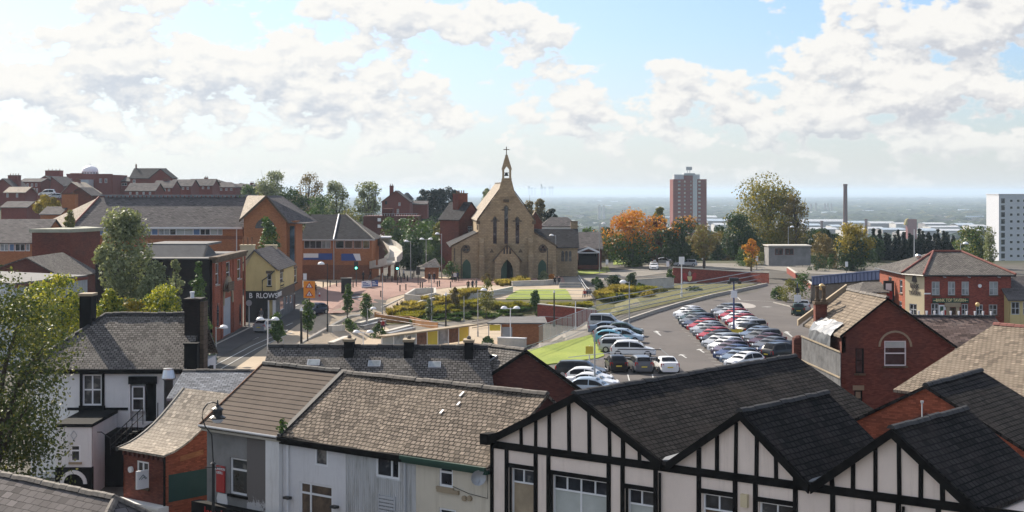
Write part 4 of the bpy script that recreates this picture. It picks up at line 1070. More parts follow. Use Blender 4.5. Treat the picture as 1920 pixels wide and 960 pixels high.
# outside stair with iron railings
st = MB(); s0 = DP(262, 800, 87.5); s1 = DP(208, 840, 86.0)
for i in range(9):
    p = s1.lerp(s0, i / 8); st.box(p.x, p.x + .3, 85.6, 87.2, p.z - .18, p.z)
st.box(s0.x + .3, s0.x + 1.5, 86.2, 89.9, s0.z - .2, s0.z); st.build('stair', 'paint_black', Bw)
rl = MB(); ra, rb = DP(268, 764, 85.6), DP(207, 822, 85.6)
rl.tube([ra, rb], .035, 6); rl.tube([ra - Vector((0, 0, .42)), rb - Vector((0, 0, .42))], .025, 5)
for i in range(7): p = ra.lerp(rb, i / 6); rl.tube([p, p - Vector((0, 0, .95))], .025, 5)
rl.tube([rb, rb + Vector((-.5, 0, .35)), rb + Vector((-1.2, 0, .35))], .03, 5); rl.tube([DP(296, 755, 86), DP(296, 790, 86)], .03, 5)
rl.build('railing', 'pole_black', Bw)
fx = DP(316, 700, 88.3)
FL = thing('steel_flue', 'shiny steel kitchen flue with flared cap against the white house', 'flue', (fx.x, 88.3, -.8))
MB().lathe((fx.x, 88.3, -.8), [(.26, 0), (.26, 5.95)], 14).build('pipe', 'steel', FL, smooth=True)
MB().lathe((fx.x, 88.3, 5.1), [(.26, 0), (.42, .12), (.42, .16), (.30, .62), (.30, .70), (.18, .72)], 14).build('cap', 'steel', FL)
MB().box(fx.x - .3, fx.x + .3, 88.5, 89.98, 3.0, 3.08).build('bracket', 'galv', FL)
for k, (px, py) in enumerate(((214, 898), (203, 910))):
    b = DP(px, py, 78); b.z = ground_z(b.x, 78)
    t = thing('cafe_table', ['round pale table in the dark yard beside the annexe', 'smaller round pale table in front of the larger yard table'][k], 'table', b, 'tables in the yard')
    MB().lathe(b + Vector((0, 0, .70)), [(.02, 0), (.75 - .3 * k, 0), (.75 - .3 * k, .05), (.02, .05)], 14).build('table_top', 'paint_white', t)
    MB().lathe(b, [(.3, 0), (.3, .04), (.05, .07), (.05, .7)], 10).build('pedestal', 'trim', t)

# ---- tall black party wall with stacks to the right of the white house
Bp = thing('black_chimney_wall', 'tall black painted party wall carrying a broad chimney stack right of the white house', 'chimney wall', (-19, 93, -.8))
MB().box(-19.05, -18.85, 89.6, 97, -.8, 5.0).build('wall', 'paint_black', Bp)
MB().box(-19.75, -18.85, 92.6, 94.0, 5.0, 9.35).box(-19.8, -18.75, 92.5, 94.1, 9.35, 9.5).build('stack', 'brick_black', Bp)
MB().box(-18.84, -18.6, 92.7, 93.9, -.8, 9.3).build('side_stack', 'stone_dark', Bp)
MB().box(-19.15, -18.4, 89.7, 90.3, -.8, 7.0).box(-19.2, -18.35, 89.65, 90.35, 7.0, 7.1).build('lower_stack', 'paint_black', Bp)
MB().lathe((-19.4, 93.2, 9.5), [(.12, 0), (.12, .28), (.15, .3), (.15, .4)], 8).build('chimney_pot', 'lamp_white', Bp)
# ---- low building with blue grey slates between
Bq = thing('blue_slate_building', 'low building with blue grey slate roof between the white house and brown tiles', 'building', (-14.5, 83, -.8))
mb = MB(); slab(mb, [(-18.0, 80, 5.2), (-11.3, 80, 5.2), (-11.3, 84, 6.15), (-18.0, 84, 6.15)]); slab(mb, [(-18, 84, 6.15), (-11.3, 84, 6.15), (-11.3, 87.5, 4.8), (-18, 87.5, 4.8)]); mb.build('roof', 'slate_blue', Bq)
ridge_tiles(Bq, (-18, 84, 6.2), (-11.3, 84, 6.2), 'ridge_tile', .7, .14, .1)
MB().box(-17.8, -11.5, 80.3, 87, -.8, 4.9).build('wall', 'brick_dark', Bq)

# ---- row with three black stacks behind the warm roof, cross wing at its right end
Br = thing('stack_terrace', 'dark slate terrace with three square black chimney stacks and skylights', 'terrace', (-8, 92, -.8))
XZ = lambda px, Y: (px - 960) / FPX * Y
zr, ze = 6.5, 3.5
L, Rr = XZ(503, 94), XZ(915, 93)
mb = MB(); slab(mb, [(L, 89.2, ze), (Rr + .6, 88.6, ze), (Rr, 93, zr), (L, 94, zr)]); slab(mb, [(L, 94, zr), (Rr, 93, zr), (Rr, 98, ze), (L, 99, ze)]); mb.build('roof', 'slate_grey', Br)
ridge_tiles(Br, (L, 94, zr + .06), (Rr, 93, zr + .06), 'ridge_dark', .9, .2, .2)
MB().box(L + .2, Rr, 89.8, 98, -.8, 3.4).prism([(L + .1, 89.8, 3.3), (L + .1, 98, 3.3), (L + .1, 94, 6.3)], (.3, 0, 0)).build('wall', 'brick_dark', Br)
for px, w in ((656, .56), (768, .56), (880, .52)):
    x = XZ(px, 93.5); yy = 94 - (px - 503) / 412; c = chimney(Br, (x, yy - .35), w, 1.15, 5.3, 7.05, 'paint_black', 0, cap='stone_trim')
    MB().lathe((x, yy - .35, 7.05), [(.12, 0), (.13, .12), (.08, .2)], 8).build('chimney_pot', 'ridge_tile', c)
def skylight(par, px, py, w=.75, h=.55):
    s_ = None
    for v in np.linspace(0, 4.9, 80):
        Y = 89.2 + v; p = DP(px, py, Y)
        f_ = (px - 503) / 412; y0_ = 89.2 - .6 * f_
        if p.z <= ze + (zr - ze) * (Y - y0_) / (94 - f_ - y0_) + .03: s_ = p; break
    d = Vector((0, 4.7, zr - ze)).normalized(); n = Vector((0, -(zr - ze), 4.7)).normalized()
    a = s_ - Vector((w / 2, 0, 0)) - d * h / 2; m = MB(); m.prism([a, a + Vector((w, 0, 0)), a + Vector((w, 0, 0)) + d * h, a + d * h], n * .12)
    f = m.build('skylight', 'frame_grey', par)
    i = .06; a2 = a + n * .125; MB().poly([a2 + Vector((i, 0, 0)) + d * i, a2 + Vector((w - i, 0, 0)) + d * i, a2 + Vector((w - i, 0, 0)) + d * (h - i), a2 + Vector((i, 0, 0)) + d * (h - i)]).build('pane', 'glass_light', f)
for px, py in ((588, 682), (702, 684), (815, 686)): skylight(Br, px, py)
Bc = thing('brick_cross_wing', 'dark brick gabled wing with lichen slates at the end of the stack terrace', 'building', (1, 92, -.8))
A = Vector((0.80, 91.4, 6.55)); Bk = Vector((-1.75, 94.6, 6.55)); Lf = Vector((-2.5, 91.6, 4.35)); Lb = Vector((-3.3, 92.3, 4.35)); Rf = Vector((4.15, 91.2, 4.2)); Rb = Rf + Vector((-2.5, 3.2, 0))
mb = MB(); slab(mb, [Lf, A, Bk, Lb], .16); slab(mb, [A, Rf, Rb, Bk], .16); mb.build('roof', 'slate_grey', Bc)
mb = MB(); mb.prism([Vector((-2.4, 91.65, -.8)), Vector((4.0, 91.4, -.8)), Vector((4.0, 91.4, 4.1)), Vector((.8, 91.5, 6.35)), Vector((-2.4, 91.65, 4.25))], Vector((-1.9, 2.4, 0))); mb.build('wall', 'brick_dark', Bc)
ridge_tiles(Bc, A + Vector((0, 0, .05)), Bk + Vector((0, 0, .05)), 'ridge_tile', .42, .16)
mb = MB()
for a, b in ((Lf, A), (A, Rf)):
    o_ = Vector((.05, -.16, .02)); mb.prism([a + o_, b + o_, b + o_ - Vector((0, 0, .2)), a + o_ - Vector((0, 0, .2))], (0, .1, 0))
mb.build('bargeboards', 'timber_black', Bc)
c = A.lerp(Lf, .55) + Vector((-.75, 1.1, .08)); d = (A - Lf).normalized(); e_ = (Bk - A).normalized(); n_ = d.cross(e_).normalized(); n_ = n_ if n_.z > 0 else -n_
sk = MB().prism([c, c + d * 1.1, c + d * 1.1 + e_ * .6, c + e_ * .6], n_ * .1).build('skylight', 'frame_grey', Bc)
c2 = c + n_ * .105 + d * .06 + e_ * .06; MB().poly([c2, c2 + d * .98, c2 + d * .98 + e_ * .48, c2 + e_ * .48]).build('pane', 'glass', sk)

# ---- brick gable with arched window, right
Ba = thing('arched_window_house', 'red brick gabled house with tall arched window and warm stone slates', 'house', (23, 93, -.8))
AW = Fr((0, 92.7), (1, 0), (0, 1))
xa = AW.px(1663, 560)[0]; za = 9.45; xl = AW.px(1578, 628)[0]; zl = 7.3; xr = AW.px(1790, 655)[0]; zr_ = 6.55
h1 = hole(1658, 1699, 652, 686, AW); h1 = (h1[0], h1[1], h1[2] , h1[3] + .42); h2 = hole(1604, 1620, 652, 700, AW); h3 = hole(1602, 1617, 732, 765, AW)
mb = MB(); wall(mb, AW, xl, xr, -.8, 6.5, [h2, h3] + [(h1[0], h1[1], h1[2], 6.5)], rec=.14)
hx0, hx1 = h1[0], h1[1]; zt1 = h1[3]
def gz2(x): return zl + (za - zl) * (x - xl) / (xa - xl) if x < xa else za + (zr_ - za) * (x - xa) / (xr - xa)
V3 = lambda x, z: AW(x, 0, z)
mb.poly([V3(xl, 6.5), V3(hx0, 6.5), V3(hx0, gz2(hx0)), V3(xl, zl)]); mb.poly([V3(hx1, 6.5), V3(xr, 6.5), V3(xr, zr_), V3(hx1, gz2(hx1))])
mb.poly([V3(hx0, zt1), V3(hx1, zt1), V3(hx1, gz2(hx1)), V3(xa, za), V3(hx0, gz2(hx0))])
mb.poly([AW(hx0, 0, 6.5), AW(hx0, .2, 6.5), AW(hx0, .2, zt1), AW(hx0, 0, zt1)]); mb.poly([AW(hx1, 0, 6.5), AW(hx1, .2, 6.5), AW(hx1, .2, zt1), AW(hx1, 0, zt1)]); mb.poly([AW(hx0, 0, zt1), AW(hx1, 0, zt1), AW(hx1, .2, zt1), AW(hx0, .2, zt1)])
mb.box(xl, xr, .4, 8, -.8, 6.3, 0, AW)
mb.prism([AW(xl, 0, 6.2), AW(xl, 7.6, 6.2), AW(xl, 7.6, 7.2), AW(xl, 0, 7.2)], (.25, 0, 0))
mb.build('wall', 'brick_red', Ba)
window(Ba, AW, (hx0, hx1, h1[2], zt1), 1, 3, rec=.08, bar=.07, splits=([], [.50, .74]), sill='stone_dark')
MB().box(hx0 + .08, hx1 - .08, .03, .07, zt1 - .42, zt1 - .06, 0, AW).build('blind', 'blind', Ba)
am = MB(); ac = (hx0 + hx1) / 2
for i in range(12):
    a0, a1 = math.pi * i / 12, math.pi * (i + 1) / 12
    am.prism([AW(ac + r * math.cos(a), -.06, zt1 - .35 + r * math.sin(a) * .95) for r, a in ((1.02, a0), (.90, a0), (.90, a1), (1.02, a1))], (0, .058, 0))
am.build('arch_moulding', 'stone_trim', Ba)
window(Ba, AW, h2, 1, 2, mf='paint_black', sill='stone_dark', rec=.12); window(Ba, AW, h3, 1, 2, mf='paint_black', mg='board', rec=.1)
MB().box(h3[0] - .1, h3[1] + .1, -.03, .02, h3[3] + .01, h3[3] + .3, 0, AW).build('lintel', 'stone_trim', Ba)
AR = lambda x, y, z: Vector((x, y, z))
yb = 100.3; dxb = -.75
ap0, ap1 = AR(xa, 92.5, za + .12), AR(xa + dxb, yb, za + .12); l0, l1 = AR(xl - .15, 92.5, zl - .02), AR(xl - .15 + dxb, yb, zl - .02); rr0, rr1 = AR(xr + .1, 92.5, zr_ + .08), AR(xr + .1 + dxb, yb, zr_ + .08)
mb = MB(); slab(mb, [l0, ap0, ap1, l1]); slab(mb, [ap0, rr0, rr1, ap1]); mb.build('roof', 'slate_beige', Ba)
ridge_tiles(Ba, ap0 + Vector((0, 0, .04)), ap1 + Vector((0, 0, .04)), 'ridge_tile', .45, .15)
cp = MB(); cp.prism([l1 + AR(-.3, .0, -.1), ap1 + AR(0, 0, .0), ap1 + AR(0, 0, .32), l1 + AR(-.3, 0, .28)], (0, .4, 0)); cp.build('coping', 'stone_trim', Ba)
gb = MB()
for a, b in ((l0, ap0), (ap0, rr0)): gb.prism([a + AR(0, -.08, 0), b + AR(0, -.08, 0), b + AR(0, -.08, -.13), a + AR(0, -.08, -.13)], (0, .07, 0))
gb.build('verge_boards', 'timber_black', Ba)
c1 = chimney(Ba, (DP(1538, 580, 98.6).x, 98.6), .75, .7, 6.2, 8.9, 'brick_red', 0, cap='stone_dark')
for k_, s_ in ((-.2, 1.0), (.22, 1.0)):
    MB().lathe((DP(1538, 580, 98.6).x + k_, 98.6, 8.9), [(.17, 0), (.19, .1), (.13, .2), (.12, .85), (.16, .95), (.16, 1.0)], 8).build('chimney_pot', 'stone_dark', c1)
# torn sheet over the left slope and the boarded side
tg = MB(); NX, NY = 8, 5; gr = []
for j in range(NY + 1):
    rowp = []
    for i in range(NX + 1):
        y = 93.8 + 4.6 * i / NX; s_ = j / NY
        if s_ < .5: q_ = l0.lerp(ap0, .22 * (1 - s_ * 2)); z = q_.z + .10; x = q_.x
        else: x = l0.x - .12 - .05 * (s_ - .5); z = l0.z + .05 - (s_ - .5) * 2.0
        rowp.append(AR(x + dxb * (y - 92.5) / 7.8 + random.uniform(-.06, .03), y, z + random.uniform(-.03, .12)))
    gr.append(rowp)
for j in range(NY): tg.strip(gr[j], gr[j + 1])
tg.build('torn_sheet', 'tarp', Ba)
Bf = thing('boarded_screen', 'weathered grey boarded screen beside the car park, left of the arched window house', 'screen', DP(1540, 700, 94))
mb = MB(); f0, f1 = DP(1503, 632, 97.5), DP(1576, 662, 90.5); n = 22
for i in range(n):
    a = f0.lerp(f1, i / n); b = f0.lerp(f1, (i + .93) / n)
    mb.prism([a, b, Vector((b.x, b.y, -.8)), Vector((a.x, a.y, -.8))], (.05, .05, 0))
mb.build('boards', 'board_grey', Bf)
rm = MB()
for dz_ in (0.02, -1.5, -2.9):
    a, b = f0 + AR(-.06, -.06, dz_), f1 + AR(-.06, -.06, dz_); rm.prism([a, b, b + AR(0, 0, .09), a + AR(0, 0, .09)], (.05, .05, 0))
rm.build('rails', 'board', Bf)
Bs = thing('brick_pier', 'stubby dark brick pier with rounded top between parked cars and grey screen', 'pier', DP(1497, 660, 98))
pp = DP(1497, 636, 98.5); MB().box(pp.x - .35, pp.x + .35, 98.2, 98.8, -.6, pp.z).lathe((pp.x, 98.5, pp.z), [(.4, 0), (.38, .1), (.2, .22), (.02, .26)], 8).build('shaft', 'brick_dark', Bs)

# ---- streaky slate roof, beige roof and red gable at the right edge
Bx = thing('streaky_roof_building', 'building with streaky purple slate roof and skylight below the tavern', 'building', (29, 100, -.8))
z1 = 7.35; a = DP(1700, 594, 106); b = DP(1866, 590, 105.5); a.z = b.z = z1
ea = Vector((a.x - 2, 97.5, 4.0)); eb = Vector((b.x + .5, 97.5, 4.0))
mb = MB(); slab(mb, [ea, eb, b, a]); slab(mb, [a, b, Vector((b.x, 113, 4)), Vector((a.x, 113, 4))]); mb.build('roof', 'slate_streaky', Bx)
MB().box(ea.x + .2, eb.x - .2, 98, 112.5, -.8, 3.95).prism([(b.x - .2, 98.2, 3.9), (b.x - .2, 112, 3.9), (b.x - .2, 105.6, 7.2)], (-.2, 0, 0)).build('wall', 'brick_red', Bx)
ridge_tiles(Bx, a + Vector((0, 0, .05)), b + Vector((0, 0, .05)), 'ridge_dark', .5, .15)
fm = MB()
for i in range(11): p = a.lerp(b, (i + .5) / 11); fm.tube([p + Vector((0, 0, .1)), p + Vector((0, 0, .38))], [.06, .09], 5)
fm.build('ridge_finials', 'lamp_white', Bx)
sk0 = DP(1805, 640, 99.6); d = (a - ea); d = Vector((0, d.y, d.z)).normalized(); sk0.z = 4.0 + (99.6 - 97.5) * 3.35 / 8.3 + .05
s1_ = MB().prism([sk0 + Vector((-.5, 0, 0)), sk0 + Vector((.5, 0, 0)), sk0 + Vector((.5, 0, 0)) + d * 1.5, sk0 + Vector((-.5, 0, 0)) + d * 1.5], (0, 0, .12)).build('skylight', 'upvc', Bx)
MB().prism([sk0 + Vector((-.42, 0, .125)) + d * .08, sk0 + Vector((.42, 0, .125)) + d * .08, sk0 + Vector((.42, 0, .125)) + d * 1.42, sk0 + Vector((-.42, 0, .125)) + d * 1.42], (0, 0, .01)).build('pane', 'glass_light', s1_)
By = thing('beige_roof_building', 'building with broad sunlit beige stone slate roof at the right edge', 'building', (24, 78, -.8))
Rg = Vector((25.3, 80.6, 9.0)); Lw = Vector((19.0, 76.6, 6.1)); dd = Vector((.62, -.78, 0))
mb = MB(); slab(mb, [Lw, Lw + dd * 14, Rg + dd * 14, Rg]); slab(mb, [Rg, Rg + dd * 14, Rg + dd * 14 + Vector((6, 4, -3)), Rg + Vector((6, 4, -3))]); mb.build('roof', 'slate_beige', By)
ridge_tiles(By, Rg + Vector((0, 0, .05)), Rg + dd * 14 + Vector((0, 0, .05)), 'ridge_red', .42, .16)
q = [Lw + Vector((.3, .0, 0)), Lw + dd * 13.8 + Vector((.2, .2, 0)), Rg + dd * 13.8 + Vector((5.6, 3.7, 0)), Rg + Vector((5.4, 3.6, 0))]
mb = MB(); mb.prism([Vector((p.x, p.y, -.8)) for p in q], (0, 0, 6.7)); mb.build('wall', 'brick_red', By)
mb = MB(); mb.prism([Lw + Vector((.1, 0, -.05)), Rg + Vector((0, 0, -.05)), Rg + Vector((5.6, 3.7, -2.9)), Vector((25, 81, 5.8)), Vector((19.2, 76.7, 5.8))], dd * .2); mb.build('gable', 'brick_red', By)
Bz = thing('red_gable_house', 'small red brick gabled house with dark ribbed roof behind the timbered gables', 'house', (17, 61, -.8))
ap = DP(1735, 722, 60.9); zA = ap.z; far = DP(1840, 696, 65.8); far.z = zA
n2 = (far - ap).normalized(); s2 = Vector((n2.y, -n2.x, 0)); Ld = (far - ap).length
la = ap - s2 * 3.3 - Vector((0, 0, 1.75)); ra = ap + s2 * 4.2 - Vector((0, 0, 2.25))
mb = MB(); slab(mb, [la, ap, far, la + n2 * Ld]); slab(mb, [ap, ra, ra + n2 * Ld, far]); mb.build('roof', 'slate_dark', Bz)
mb = MB(); w_ = -Vector((0, 0, .1)); f0 = n2 * .12
mb.prism([Vector((la.x, la.y, -.8)) + f0, Vector((ra.x, ra.y, -.8)) + f0, ra + w_ + f0, ap + w_ + f0, la + w_ + f0], n2 * (Ld - .3)); mb.build('wall', 'brick_bright', Bz)
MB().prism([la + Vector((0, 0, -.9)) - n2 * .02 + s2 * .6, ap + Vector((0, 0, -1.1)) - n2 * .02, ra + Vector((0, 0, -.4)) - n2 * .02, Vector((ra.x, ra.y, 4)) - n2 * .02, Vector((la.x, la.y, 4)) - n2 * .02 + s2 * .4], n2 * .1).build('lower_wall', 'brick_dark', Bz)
ridge_tiles(Bz, ap + Vector((0, 0, .05)), far + Vector((0, 0, .05)), 'ridge_dark', .45, .15)
p = DP(1729, 785, 60.2); MB().tube([p, p + Vector((0, 0, .65))], .03, 5).lathe(p + Vector((0, 0, .6)), [(.05, 0), (.07, .1)], 6).build('vent_pipe', 'frame_grey', Bz)
# ---- big near tree at the left edge
tree('broad_tree', 'big leafy tree at the left edge before the white house', GX(-12, 68.5), 12.2, 3.75, 'leaf_near', 13500, .17, 'round', 60, .20, .28, seed=21, mat2='leaf_olive', f2=.15, limbs=22, ry=3.2)

# ------------------------------------------------------------------ church
YC = 265.0
CH = Fr((-1, YC), (math.cos(R(4)), math.sin(R(4))), (-math.sin(R(4)), math.cos(R(4))))
CP = lambda px, py: (CH.px(px, py)[0], CH.px(949, py)[1])
Bch = thing('stone_church', 'sandstone church with tall gabled front, lancet windows and bell turret', 'church', CH(CP(948, 520)[0], 0, .9))
def pts(*pp): return [CP(*p) for p in pp]
def fpoly(mb, pl, v0, dep, m=0): mb.prism([CH(u, v0, z) for u, z in pl], (0, dep, 0), m)
def lancet(u, z0, z1, w, n=6):
    """pointed window outline"""
    r = w; zs = z1 - w * .87; L = []
    for i in range(n + 1):
        a = math.pi / 3 * i / n; L.append((u + w / 2 - r + r * math.cos(a), zs + r * math.sin(a)))
    for i in range(n + 1):
        a = math.pi / 3 * (n - i) / n; L.append((u - w / 2 + r - r * math.cos(a), zs + r * math.sin(a)))
    return [(u - w / 2, z0), (u + w / 2, z0)] + L
base = .4
uN0, uN1 = CP(897, 440)[0], CP(1001, 440)[0]; uA0, uA1 = CP(847, 470)[0], CP(1043, 470)[0]; uc = CP(949, 400)[0]
zE = CP(0, 412)[1]; zAp = CP(0, 343)[1]; zA0 = CP(0, 463)[1]; zA1 = CP(0, 437)[1]
lz0, lz1 = CP(0, 456)[1], CP(0, 0)[1]
mb = MB()
front = [(uN0, base), (uN1, base), (uN1, zE), (uc + 1.0, zAp - 1.0), (uc - 1.0, zAp - 1.0), (uN0, zE)]
mb.poly([CH(u, 0, z) for u, z in front])
mb.box(uN0, uN1, .02, 32, base, zE - .1, 0, CH)
mb.prism([CH(uN0, 31.7, zE - .1), CH(uN1, 31.7, zE - .1), CH(uc, 31.7, zAp)], (0, .3, 0))
fpoly(mb, [(uA0, base), (uN0, base), (uN0, zA1), (uA0, zA0)], .3, 29); fpoly(mb, [(uN1, base), (uA1, base), (uA1, zA0), (uN1, zA1)], .3, 29)
mb.build('wall', 'stone', Bch)
# dark lower courses, string course, buttresses
zS = CP(0, 459)[1]
MB().box(CP(906, 0)[0], CP(992, 0)[0], -.10, -.002, zS - .12, zS + .12, 0, CH).build('string_course', 'stone', Bch)
for px in (903, 995):
    st_ = MB(); u = CP(px, 0)[0]; st_.box(u - .45, u + .45, -.75, -.003, base, CP(0, 482)[1], 0, CH); st_.box(u - .40, u + .40, -.45, -.003, CP(0, 482)[1], CP(0, 455)[1], 0, CH)
    st_.prism([CH(u - .45, -.75, CP(0, 482)[1]), CH(u - .45, -.003, CP(0, 482)[1]), CH(u - .45, -.003, CP(0, 482)[1] + .9)], (.9, 0, 0)); st_.prism([CH(u - .40, -.45, CP(0, 455)[1]), CH(u - .40, -.003, CP(0, 455)[1]), CH(u - .40, -.003, CP(0, 455)[1] + .8)], (.8, 0, 0)); st_.build('buttress', 'stone', Bch)
for u in (uA0 + .35, uA1 - .35): MB().box(u - .35, u + .35, -.3, .29, base, CP(0, 490)[1], 0, CH).build('buttress', 'stone', Bch)
cpn = MB()
def cope(a, b, v=-.12, t=.28, d=.5):
    cpn.prism([CH(a[0], v, a[1]), CH(b[0], v, b[1]), CH(b[0], v, b[1] + t), CH(a[0], v, a[1] + t)], (0, d, 0))
cope((uN0 - .25, zE - .15), (uc - 1.0, zAp - 1.0)); cope((uc + 1.0, zAp - 1.0), (uN1 + .25, zE - .15)); cope((uA0 - .2, zA0 - .05), (uN0, zA1), .2); cope((uN1, zA1), (uA1 + .2, zA0 - .05), .2)
cpn.build('coping', 'stone_dark', Bch)
for u in (uN0 - .05, uN1 + .05): MB().box(u - .3, u + .3, -.25, .3, zE - .75, zE - .15, 0, CH).build('kneeler', 'stone_dark', Bch)
for px, pt, pb in ((928, 407, 457), (949, 386, 457), (970, 407, 457)):
    u = CP(px, 0)[0]; zt, zb = CP(0, pt)[1], CP(0, pb)[1]
    w = MB(); fpoly(w, lancet(u, zb, zt, .62), -.02, .018); wf = w.build('lancet_window', 'glass', Bch)
    h = MB(); o_ = lancet(u, zb, zt + .16, .95)[2:]; i_ = lancet(u, zb, zt, .64)[2:]
    for k_ in range(len(o_) - 1): h.prism([CH(*(lambda q: (q[0], -.10, q[1]))(o_[k_])), CH(*(lambda q: (q[0], -.10, q[1]))(o_[k_ + 1])), CH(*(lambda q: (q[0], -.10, q[1]))(i_[k_ + 1])), CH(*(lambda q: (q[0], -.10, q[1]))(i_[k_]))], (0, .098, 0))
    for s_ in (-1, 1): h.box(u + s_ * .55 - .22, u + s_ * .55 + .22, -.1, -.003, o_[0][1] - .12, o_[0][1] + .08, 0, CH)
    h.build('hood_mould', 'stone_dark', wf)
# niche bracket under the turret
MB().prism([CH(uc - .5, -.35, CP(0, 379)[1]), CH(uc + .5, -.35, CP(0, 379)[1]), CH(uc + .5, -.35, CP(0, 374)[1]), CH(uc - .5, -.35, CP(0, 374)[1])], (0, .347, 0)).build('corbel', 'stone_dark', Bch)
# bell turret
bt = MB(); zb0, zb1, zb2 = CP(0, 348)[1], CP(0, 337)[1], CP(0, 318)[1]
fpoly(bt, [(CP(925, 0)[0] + .6, CP(0, 370)[1]), (CP(974, 0)[0] - .6, CP(0, 370)[1]), (CP(959, 0)[0], zb1), (CP(940.5, 0)[0], zb1)], -.18, .9)
fpoly(bt, [(CP(940, 0)[0], zb1), (CP(959.5, 0)[0], zb1), (CP(959, 0)[0], CP(0, 334)[1]), (CP(941, 0)[0], CP(0, 334)[1])], -.3, 1.1)
for a, b in ((941.5, 945.5), (954.5, 958.5)): fpoly(bt, [(CP(a, 0)[0], CP(0, 334)[1]), (CP(b, 0)[0], CP(0, 334)[1]), (CP(b, 0)[0], CP(0, 318)[1]), (CP(a, 0)[0], CP(0, 318)[1])], -.1, .7)
g0 = CP(0, 318)[1]; gA = CP(0, 294)[1]; gi = CP(0, 312)[1]
xl_, xr_, xa_, xb_ = CP(940, 0)[0], CP(960, 0)[0], CP(945.5, 0)[0], CP(954.5, 0)[0]
fpoly(bt, [(xl_, g0), (xa_, g0), (uc + .07, gi), (uc + .07, gA + .2), (uc - .25 + .07, gA + .1)], -.15, .8); fpoly(bt, [(xr_, g0), (uc + .32, gA + .1), (uc + .07, gA + .2), (uc + .07, gi), (xb_, g0)], -.15, .8)
fpoly(bt, [(uc - .15, gA), (uc + .3, gA), (uc + .3, gA + .35), (uc - .15, gA + .35)], 0, .5)
bt.build('bell_turret', 'stone', Bch)
MB().lathe(CH(uc + .07, .25, CP(0, 330)[1]), [(.42, 0), (.36, .1), (.26, .35), (.22, .55), (.05, .65)], 12).tube([CH(xa_, .25, CP(0, 324)[1]), CH(xb_, .25, CP(0, 324)[1])], .06, 6).build('bell', 'pole_black', Bch)
zc = CP(0, 292)[1]; MB().box(uc + .0, uc + .14, .2, .34, zc, CP(0, 275)[1], 0, CH).box(uc - .45, uc + .0, .2, .34, CP(0, 281)[1], CP(0, 281)[1] + .13, 0, CH).box(uc + .14, uc + .59, .2, .34, CP(0, 281)[1], CP(0, 281)[1] + .13, 0, CH).build('cross', 'stone_dark', Bch)
# roofs
mb = MB(); slab(mb, [CH(uN0 - .3, .3, zE - .1), CH(uc, .3, zAp + .1), CH(uc, 32, zAp + .1), CH(uN0 - .3, 32, zE - .1)]); slab(mb, [CH(uc, .3, zAp + .1), CH(uN1 + .3, .3, zE - .1), CH(uN1 + .3, 32, zE - .1), CH(uc, 32, zAp + .1)]); mb.build('roof', 'slate_pale', Bch)
ridge_tiles(Bch, CH(uc, .5, zAp + .15), CH(uc, 32, zAp + .15), 'ridge_tile', .8, .2)
mb = MB(); slab(mb, [CH(uA0 - .3, .5, zA0), CH(uN0, .5, zA1), CH(uN0, 29, zA1), CH(uA0 - .3, 29, zA0)]); slab(mb, [CH(uN1, .5, zA1), CH(uA1 + .3, .5, zA0), CH(uA1 + .3, 29, zA0), CH(uN1, 29, zA1)]); mb.build('aisle_roof', 'slate_dusk', Bch)
# clerestory lights on the west wall, rose windows, doors
for v in (1.2, 3.0, 4.8): MB().box(uN0 - .04, uN0 - .01, v, v + .6, zA1 + .5, zE - .9, 0, CH).build('window', 'glass', Bch)
for px in (874, 1018):
    u, z = CP(px, 466.5); w = MB()
    fpoly(w, [(u + .75 * math.cos(a), z + .75 * math.sin(a)) for a in [6.2832 * i / 16 for i in range(16)]], .20, .09)
    rw = w.build('rose_window', 'stone_dark', Bch)
    for i in range(3):
        a = math.pi / 2 + i * 2.094; w2 = MB(); fpoly(w2, [(u + .32 * math.cos(a) + .22 * math.cos(b), z + .32 * math.sin(a) + .22 * math.sin(b)) for b in [6.2832 * k / 8 for k in range(8)]], .17, .028); w2.build('pane', 'glass', rw)
for px in (922, 976):
    u, z = CP(px, 471); w = MB(); fpoly(w, [(u + .45 * math.cos(a), z + .45 * math.sin(a)) for a in (math.pi / 2, math.pi * 7 / 6, math.pi * 11 / 6)], -.04, .038); w.build('trefoil_window', 'stone_dark', Bch)
for px, pt in ((875, 486), (1017, 487)):
    u = CP(px, 0)[0]; w = MB(); fpoly(w, lancet(u, .9, CP(0, pt)[1], 1.45), .22, .07); w.build('door', 'door_green', Bch)
# gabled porch
pw = MB(); zp0 = CP(0, 482)[1]; pa = CP(949, 0)[0]; hw_ = 2.15
fpoly(pw, [(pa - hw_, base), (pa - 1.05, base), (pa - 1.05, 2.6), (pa - .6, 3.7), (pa, 4.3), (pa, CP(0, 460)[1]), (pa - hw_, zp0 - .3)], -2.6, 2.55); fpoly(pw, [(pa + hw_, base), (pa + hw_, zp0 - .3), (pa, CP(0, 460)[1]), (pa, 4.3), (pa + .6, 3.7), (pa + 1.05, 2.6), (pa + 1.05, base)], -2.6, 2.55)
pw.build('porch', 'stone', Bch)
pr2 = MB(); 
for s_ in (-1, 1): pr2.prism([CH(pa + s_ * (hw_ + .35), -2.75, zp0 - .75), CH(pa, -2.75, CP(0, 459)[1]), CH(pa, -2.75, CP(0, 459)[1] + .22), CH(pa + s_ * (hw_ + .35), -2.75, zp0 - .5)], (0, 2.7, 0))
pr2.build('porch_roof', 'stone_dark', Bch)
for k_ in (-.5, 0, .5):
    w = MB(); fpoly(w, lancet(pa + k_, CP(0, 475)[1], CP(0, 475)[1] + (1.5 if k_ == 0 else 1.0), .26), -2.63, .025); w.build('lancet_window', 'glass', Bch)
